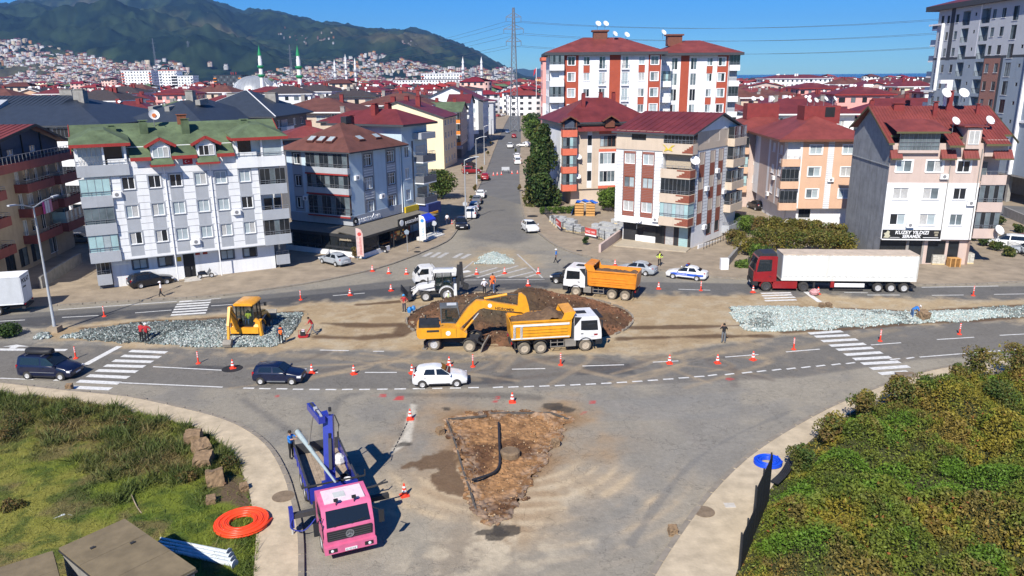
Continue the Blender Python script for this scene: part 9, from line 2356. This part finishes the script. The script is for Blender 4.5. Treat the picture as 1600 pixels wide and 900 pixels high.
def footing(label,px,py,s,deg,tilt,kind='concrete_block',z=0.):
 t=thing(kind,label,'concrete block',(*at2(px,py),z),R(deg));rr=random.Random(int(px));b=MB();n=5;vs={}
 T=TR((0,0,s*.5))@RT(R(tilt),4,'X')
 def V(i,j,k):
  key=(i,j,k)
  if key not in vs:f=lambda q:(q/n-.5)*s;e=.045*s;vs[key]=T@Vector((f(i)+rr.uniform(-e,e),f(j)+rr.uniform(-e,e),f(k)+rr.uniform(-e,e)))
  return tuple(vs[key])
 for i in range(n):
  for j in range(n):
   for q in(0,n):b.poly([V(i,j,q),V(i+1,j,q),V(i+1,j+1,q),V(i,j+1,q)]);b.poly([V(i,q,j),V(i+1,q,j),V(i+1,q,j+1),V(i,q,j+1)]);b.poly([V(q,i,j),V(q,i+1,j),V(q,i+1,j+1),V(q,i,j+1)])
 b.build('block','block_stone',t);b=MB()
 for i in range(5):b.lathe([(.02,0),(s*.16,.02),(s*.12,s*.1),(.01,s*.15)],6,M=T@TR((rr.uniform(-.5,.5)*s,rr.uniform(-.5,.5)*s,-s*.5+rr.uniform(0,.2))))
 b.build('soil_clump','block_soil',t)
footing('pale square concrete footing, uppermost in the row on the weeds',304,697,.95,10,6);footing('broken earthy footing below the uppermost one',316,712,.9,40,20);footing('earthy square footing in the middle of the row',320,733,.95,5,12);footing('tilted footing low in the row near the bare soil',337,758,.9,25,-18);footing('small pale block with a black hole above the orange coil',331,789,.5,15,8)
for px,py,l in((688,678,'small pale block at the left corner of the dug triangle'),(868,697,'small earthy block at the right side of the dug triangle'),(1051,835,'small grey kerb block at the right pavement edge'),(109,609,'round grey stone on the left pavement corner'),(382,767,'pale stone on the bare soil above the orange coil')):footing(l,px,py,.42,px%50,8,'loose_block',.02)
footing('lump of earth and concrete dug out of the right gravel bed',1442,500,.85,20,15,'earth_lump')
for px,py,l in((1284,482,'left of two small footings beside the far median edge'),(1294,481,'right of two small footings beside the far median edge')):footing(l,px,py,.5,20,10)
o=MB().lathe([(.02,0),(.4,.1),(.5,.35),(.3,.6),(.02,.7)],9).build('bundle',mat('cloth_patch',(.5,.25,.25),var=.5,scale=8));o.location=(*at2(1272,461),0);tag(o,'crumpled pink and white bundle beside the red tractor unit','bundle')
def poles(label,ends,r,m,n,name='lamp_column',z=.12):
 for k in range(n):
  a,c=Vector(at(ends[0][0]+k*ends[2][0],ends[0][1]+k*ends[2][1],z+r)),Vector(at(ends[1][0]+k*ends[2][2],ends[1][1]+k*ends[2][3],z+r));b=MB();b.tube(a,c,r*.5,r,10)
  if n<6:b.lathe([(r*1.9,0),(r*1.9,.04),(.01,.04)],10,M=TR(c)@(c-a).to_track_quat('Z','Y').to_matrix().to_4x4())
  tag(b.build(name,m,None,None,50),f"{label}, {['nearest the camera', 'second', 'third', 'farthest from the camera'][k]}",'pole')
poles('pale lamp column lying in the bundle beside the cabin',((245,856),(366,882),(2,-5,-3,-6)),.13,'pipe_white',4)
poles('thin pale tube lying on the grass behind the cabins',((28,835),(96,806),(0,-1.2,2,-.6)),.04,'pipe_white',3,'tube');poles('thin pale tube running towards the cabin on the grass',((96,806),(180,828),(2,-1.0,0,-2)),.04,'pipe_white',4,'tube')
def cabin(label,pa,pb,h,L):
 """site cabin: roof corners pa (far left) and pb (far right) surveyed at height h; it runs L towards the camera"""
 a,c=Vector(at(*pa,h)),Vector(at(*pb,h));d=(c-a).normalized();n=Vector((d.y,-d.x,0));W=(c-a).length;t=thing('site_cabin',label,'site cabin',(a.x,a.y,0),math.atan2(d.y,d.x))
 MB().box(.04,W-.04,-L,-.04,0,h-.12).build('wall','concrete_grey',t);mat('cabin_roof',(.185,.145,.085),var=.22,scale=1.3,streak=0,rough=.7,bump=.2,bscale=3)
 for k in range(3):MB().box(-.05,W+.05,-L*(k+1)/3+.012,-L*k/3,h-.12,h-.004*k).build('roof_panel','cabin_roof',t)
 MB().box(-.08,W+.08,-L-.05,.06,h-.2,h-.125).build('roof_edge','chassis',t)
 for x,y in((W*.3,-1.2),(W*.75,-2.2)):MB().cbox((x,y,h+.03),(.18,.12,.06)).build('bracket','chassis',t)
cabin('larger tan roofed site cabin at the bottom left',(94,855),(193,811),2.6,6);cabin('smaller tan roofed site cabin at the bottom left corner',(-60,905),(80,861),2.5,5)
b=MB();b.path([Vector(p)for p in smooth_line([at(205,772,.3),at(213,790,.25),at(222,803,.15)],5)],.03,5);tag(b.build('dry_branch','wood_deck'),'dry curved branch lying in the grass','branch')
# ================================================================ PLANTS
attr_mat('leaf_tint',rough=.6,var=.25,scale=.8,spec=.25,trans=.25);mat('bark',(.09,.065,.045),var=.3,scale=4,rough=1)
def leaf_cloud(P,N,size,cols,r,up=.3):
 """one small folded leaf blade per point"""
 n=len(P);a=r.normal(size=(n,3));a+=N*.6;a[:,2]+=up;a/=np.linalg.norm(a,axis=1)[:,None]
 t=np.cross(a,r.normal(size=(n,3)));t/=np.linalg.norm(t,axis=1)[:,None];b=np.cross(a,t);s=(size*(.6+.8*r.random(n)))[:,None]
 V=np.stack([P-t*s,P-b*s*.55,P+t*s,P+b*s*.55+a*s*.15],1).reshape(-1,3);F=np.arange(4*n).reshape(-1,4)
 return V,F,np.repeat(cols,4,0)
def crown_points(n,blobs,r):
 k=r.integers(0,len(blobs),n);B=np.array(blobs)[k];d=r.normal(size=(n,3));d/=np.linalg.norm(d,axis=1)[:,None];rad=.55+.5*r.random(n)**.5
 return B[:,:3]+d*B[:,3:6]*rad[:,None],d,k
GREENS={'dark':(.032,.06,.018),'mid':(.065,.115,.024),'bright':(.13,.20,.03),'olive':(.13,.125,.03),'brown':(.19,.12,.045),'yellow':(.24,.20,.035)}
def tree(name,label,xy,h,w,pal,n=2500,leaf=.18,trunk=.25,shape='round',seed=1,z=.1,group=None,cat='tree'):
 r=np.random.default_rng(seed);t=thing(name,label,cat,(*xy,z),0,group);blobs=[];h0=h*(.28 if shape=='round' else.1)
 for i in range(34 if n>5000 else 16 if n>900 else 9):
  f=r.random();zz=h0+(h-h0)*f;rr=w/2*((1-.95*f**1.1)if shape=='cone' else(math.sin(PI*(.15+.75*f))));a=r.random()*6.283;q=rr*.62*r.random()**.5;s=w*(.13+.13*r.random())*(1 if shape=='round' else 1-.5*f)
  blobs.append((q*math.cos(a),q*math.sin(a),min(zz,h-s),s,s,s*(.8 if shape=='round' else 1.25)))
 P,N,k=crown_points(n,blobs,r);P[:,2]=np.maximum(P[:,2],.05);c=np.array([GREENS[p]for p in pal]);cl=c[r.integers(0,len(c),len(blobs))][k]*.6+c[r.integers(0,len(c),n)]*.4;cl=cl*(.7+.6*r.random((n,1)))
 V,F,C_=leaf_cloud(P,N,leaf,cl,r);obj('crown',np_mesh('crown',V,F,'leaf_tint',C_),t)
 if trunk:
  b=MB();b.path([(0,0,-.3),(.05,.03,h*.35),(0,.05,h*.7)],[trunk,trunk*.7,trunk*.25],7)
  for q in blobs[:6]:b.path([(0,0,min(h*.5,q[2]*.6)),(q[0]*.6,q[1]*.6,q[2]*.85),q[:3]],[trunk*.4,trunk*.25,trunk*.1],5)
  b.build('trunk','bark',t)
 return t
def shrub(label,px,py,h,w,pal,n=900,leaf=.12,seed=1,z=.1,group=None):return tree('shrub',label,at2(px,py),h,w,pal,n,leaf,.06,'round',seed,z,group,'shrub')
tree('tree','tall dark dense tree at the right side of the street',at2(848,322),13.6,9.6,('dark','dark','mid','olive'),15000,.27,.35,'cone',3);tree('tree','second dark tree just behind the tall dense tree',at2(838,303),10.5,6,('dark','mid'),6000,.25,.3,'cone',4)
for i,(px,py,h,w,l)in enumerate(((832,232,9,7,'bright green tree nearest behind the dark tree'),(827,218,9,7,'bright green tree farther up the right kerb'),(838,222,10,7,'dark green tree beside the pink block'),(756,207,6,4,'small round tree on the left pavement far up the street'))):tree('tree',l,at2(px,py),h,w,('bright','mid')if i in(0,1)else('dark','mid'),2200,.3,.2,'round',20+i)
tree('tree','big green bushy tree behind the restaurant',at2(690,312),5.6,7.6,('mid','bright','dark','olive'),5200,.2,.2,'round',7);tree('tree','green tree in the yard before the coral balcony house',at2(957,332),4.2,4.6,('mid','bright'),2600,.17,.15,'round',8);tree('tree','smaller green tree right of the yard tree',at2(943,330),3.6,3.2,('mid','bright'),1500,.17,.12,'round',9)
for i,px in enumerate((848,858,868,878,888,897)):shrub(f"clipped green hedge plant along the yard, {['first', 'second', 'third', 'fourth', 'fifth', 'sixth'][i]} from the street",px,336-i*.3,1.3,1.7,('mid','bright'),700,.11,30+i)
shrub('small round shrub on the pavement before the block yard',915,384,1.2,1.3,('mid','dark'),800,.09,40);shrub('dark evergreen shrub left of the tall double lamp',14,526,1.3,2.9,('dark','mid'),1800,.1,41,0);shrub('dry brown potted shrub at the restaurant corner',556,405,1.5,1.3,('brown','olive'),500,.1,42)
HB=[(1150,360,2.6,3.4),(1168,366,2.8,4),(1150,385,2.4,3.4),(1186,368,2.9,4),(1206,370,3,4.2),(1228,372,3,4.4),(1250,373,2.9,4.2),(1272,376,2.9,4.2),(1294,378,2.7,4),(1316,380,2.8,4),(1190,390,3.1,4.6),(1215,392,3.2,4.8),(1242,394,3.2,4.8),(1268,395,3.2,4.8),(1294,396,3.1,4.6),(1318,398,3.0,4.4),(1168,400,2.6,3.8),(1186,412,2.6,3.6),(1162,418,1.0,2.6)]
for i,(px,py,h,w)in enumerate(HB):shrub(f"olive brown hedge bush behind the red lorry, {ORD[i % 10]} in the {'back' if i < 10 else 'front'} row",px,py,h,w,('olive','olive','brown','mid','yellow')if 1<i<17 else('mid','bright'),1900,.13,50+i,.0,'olive hedge bushes behind the red lorry')
for i,(px,py)in enumerate(((1480,366),(1500,372),(1520,378),(1540,386),(1556,393),(1576,402),(1560,352),(1590,365))):shrub(f'{ORD[i]} green bush along the fence behind the tile shop yard',px,py,1.3,2.4,('mid','dark','olive'),700,.13,80+i,.1,'bushes along the tile shop yard fence')
for i,(px,py)in enumerate(((742,300),(748,284),(752,270),(737,318),(762,244),(767,228),(812,300),(820,320),(806,240))):shrub('small dry plant growing on the verge of the long street',px,py,1.4,1.1,('brown','olive','mid'),350,.12,90+i,.1,'dry plants on the street verge')
rt=random.Random(8)
for i in range(46):
 y=rt.uniform(230,430);x=rt.choice((-1,1))*rt.uniform(24,.68*y);tree('tree','distant green tree standing among the town houses',(x,y),rt.uniform(8,14),rt.uniform(5,8),rt.choice((('dark','mid'),('mid','bright'),('dark','dark','olive'))),380,.55,.25,'round',200+i,-.5,'trees among the town houses')
 # ---- bramble thicket at the lower right
def thicket():
 r=np.random.default_rng(12);O=np.array(poly_at([(1135,960),(1158,885),(1188,800),(1222,745),(1262,697),(1300,668),(1350,641),(1440,612),(1600,578),(1760,560),(1900,700),(1900,990)]));lo,hi=O.min(0),O.max(0)
 BX=lo+(hi-lo)*r.random((900,2));BR=r.uniform(.4,2.1,900)*r.uniform(.6,1,900);BH=BR*r.uniform(.4,.95,900)
 def bumps(x,y):
  z=np.zeros(x.shape)
  for(a,b),q,g in zip(BX,BR,BH):
   m=(np.abs(x-a)<q)&(np.abs(y-b)<q)
   if m.any():z[m]=np.maximum(z[m],g*np.sqrt(np.clip(1-((x[m]-a)**2+(y[m]-b)**2)/q**2,0,1)))
  return z
 def hf(x,y):
  d=-sdist(x,y,O);e=sstep(d,-.2,2.2);return e*(.1+.8*fbm(x,y,.28,4,41)+.8*sstep(fbm(x,y,.12,3,42),.5,.7))+e*bumps(x,y),d
 n=380000;P=lo+(hi-lo)*r.random((n,2));keep=r.random(n)<np.clip(1.5-(P[:,1]-28)/34,.35,1);P=P[keep];h,d=hf(P[:,0],P[:,1]);k=(d>-.1)&(r.random(len(d))<.25+1.6*np.clip(bumps(P[:,0],P[:,1]),0,.5));P,h,d=P[k],h[k],d[k];n=len(P)
 z=h*(1-.45*r.random(n)**2.2)+r.normal(size=n)*.06
 f1,f2,f3=fbm(P[:,0],P[:,1],.33,4,44),fbm(P[:,0],P[:,1],1.3,3,45),fbm(P[:,0],P[:,1],.16,3,46)
 c=np.array((.14,.175,.025))+np.zeros((n,3))
 def fill(col,w):
  nonlocal c
  c=c*(1-w[:,None])+np.array(col)*w[:,None]
 fill((.06,.095,.017),sstep(f2,.52,.68)*.8);fill((.27,.22,.03),sstep(f1,.45,.56)*sstep(f2,.32,.48)*.85);fill((.21,.14,.045),sstep(f3,.55,.67)*sstep(f2,.42,.58)*.6);fill((.24,.09,.03),(r.random(n)<.02)*sstep(f3,.45,.6));fill((.10,.20,.02),sstep(f1,.36,.26)*.8)
 c*=(.65+.7*r.random((n,1)))
 V,F,C_=leaf_cloud(np.c_[P,z],np.zeros((n,3)),.078*(.55+.9*fbm(P[:,0],P[:,1],.4,2,47)),c,r,1.1);tag(obj('bramble_thicket',np_mesh('bramble_thicket',V,F,'leaf_tint',C_)),'dense thicket of brambles turning yellow and brown',kind='stuff')
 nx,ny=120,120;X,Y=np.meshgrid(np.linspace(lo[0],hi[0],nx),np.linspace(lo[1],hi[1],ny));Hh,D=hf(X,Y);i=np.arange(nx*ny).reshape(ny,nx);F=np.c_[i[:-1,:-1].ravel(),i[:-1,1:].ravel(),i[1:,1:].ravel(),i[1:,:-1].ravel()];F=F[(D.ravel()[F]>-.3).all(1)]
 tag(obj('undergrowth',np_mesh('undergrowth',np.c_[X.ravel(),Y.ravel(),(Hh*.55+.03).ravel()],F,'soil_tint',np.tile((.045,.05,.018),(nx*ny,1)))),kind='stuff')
 for i,(px,py,h_,w_)in enumerate(((1345,668,2.6,2.6),(1400,648,2.8,3),(1295,700,2.4,2.2),(1530,606,3.2,3.2),(1580,598,3.4,3.6),(1490,622,2.6,2.6),(1250,745,2.0,1.8),(1440,636,2.4,2.6),(1560,650,2.6,3))):tree('shrub',f"leafy bramble shrub rising above the thicket, {ORD[[2, 3, 1, 6, 8, 5, 0, 4, 7][i]]} from the left",at2(px,py),h_,w_,('olive','brown','yellow','mid')if i<6 else('mid','olive'),2400,.085,.05,'round',300+i,0,'shrubs rising above the thicket','shrub')
thicket()
# ---- rough grass at the lower left
def grass():
 r=np.random.default_rng(14);O=np.array(poly_at(K_NEAR_L_IN+[(-300,960),(-300,606)]));lo,hi=O.min(0),O.max(0);bare=np.array(poly_at([(340,750),(386,745),(396,800),(372,800),(330,790)]));weed=np.array(poly_at([(-80,625),(90,632),(190,645),(300,672),(365,705),(385,750),(330,760),(250,770),(190,750),(80,700),(-80,690)]))
 def col(x,y):
  f1,f2=fbm(x,y,.22,4,51),fbm(x,y,.9,4,52);w=sstep(-sdist(x,y,weed)+(f2-.5)*10,-1.5,2);c=np.array((.17,.21,.028))+np.zeros(x.shape+(3,))
  def fill(k,q):
   nonlocal c
   c=c*(1-q[...,None])+np.array(k)*q[...,None]
  fill((.10,.15,.022),sstep(f2,.45,.6));fill((.27,.25,.055),sstep(f1,.47,.62)*.8);fill((.19,.14,.07),sstep(fbm(x,y,.5,4,57),.54,.66)*.7);fill((.055,.095,.02),sstep(fbm(x,y,1.6,3,58),.55,.66)*.7);fill((.15,.15,.04),w*.85);fill((.20,.145,.065),w*sstep(f1,.42,.58)*.8);fill((.075,.115,.025),w*sstep(f2,.5,.62)*.8)
  return c,w,f1,f2
 nx,ny=170,150;X,Y=np.meshgrid(np.linspace(max(lo[0],-60),hi[0],nx),np.linspace(lo[1],hi[1],ny));D=-sdist(X,Y,O);C_,w,f1,f2=col(X,Y);bd=sstep(-sdist(X,Y,bare)+(f2-.5)*2,-.3,.5);C_=C_*(1-bd[...,None])+np.array((.15,.105,.065))*bd[...,None]
 i=np.arange(nx*ny).reshape(ny,nx);F=np.c_[i[:-1,:-1].ravel(),i[:-1,1:].ravel(),i[1:,1:].ravel(),i[1:,:-1].ravel()];F=F[(D.ravel()[F]>-.15).all(1)]
 tag(obj('grass_ground',np_mesh('grass_ground',np.c_[X.ravel(),Y.ravel(),(.03+.1*sstep(D,0,1)+.12*f1*sstep(D,0,2)).ravel()],F,'soil_tint',(C_*.8).reshape(-1,3))),kind='structure')
 n=230000;P=np.c_[r.uniform(max(lo[0],-48),hi[0],n),r.uniform(lo[1],hi[1],n)];k=(-sdist(P[:,0],P[:,1],O)>-.1)&(P[:,0]>-.78*P[:,1]-3);P=P[k];c,w,f1,f2=col(P[:,0],P[:,1]);b=sdist(P[:,0],P[:,1],bare);k=(b>.2)|(r.random(len(P))<.12);P,c,w,f1,f2=P[k],c[k],w[k],f1[k],f2[k];n=len(P)
 h=(.1+.24*r.random(n)**2)+w*(.1+.38*sstep(f2,.4,.62))*r.random(n)**.8+.35*(r.random(n)<.02);a=r.random(n)*6.283;wd=(.022+.03*w)*(.6+.8*r.random(n));z0=np.full(n,.08);lx,ly=r.normal(size=n)*h*.75,r.normal(size=n)*h*.75
 V=np.stack([np.c_[P[:,0]-wd*np.cos(a),P[:,1]-wd*np.sin(a),z0],np.c_[P[:,0]+wd*np.cos(a),P[:,1]+wd*np.sin(a),z0],np.c_[P[:,0]+lx,P[:,1]+ly,z0+h]],1).reshape(-1,3);c=c*(.65+.7*r.random((n,1)))
 tag(obj('grass',np_mesh('grass',V,np.arange(3*n).reshape(-1,3),'leaf_tint',np.repeat(c,3,0))),'rough grass and dry weeds covering the left verge',kind='stuff')
 for i,(px,py,h_,w_)in enumerate(((30,668,.9,2.2),(110,655,.8,2.0),(10,690,.9,2.0),(200,668,.7,1.6),(290,755,.6,1.6),(360,735,.8,1.6),(20,800,.6,1.5))):shrub(['dry weed bush at the left edge of the grass','weed bush near the top of the grass','weed bush below the one at the left edge','small weed bush left of the concrete blocks','weed bush above the dry branch','weed bush beside the lowest concrete block','weed bush low at the left by the pale tubes'][i],px,py,h_,w_,('brown','olive','dark'),900,.06,400+i,.1,'low weed bushes in the rough grass')
grass()
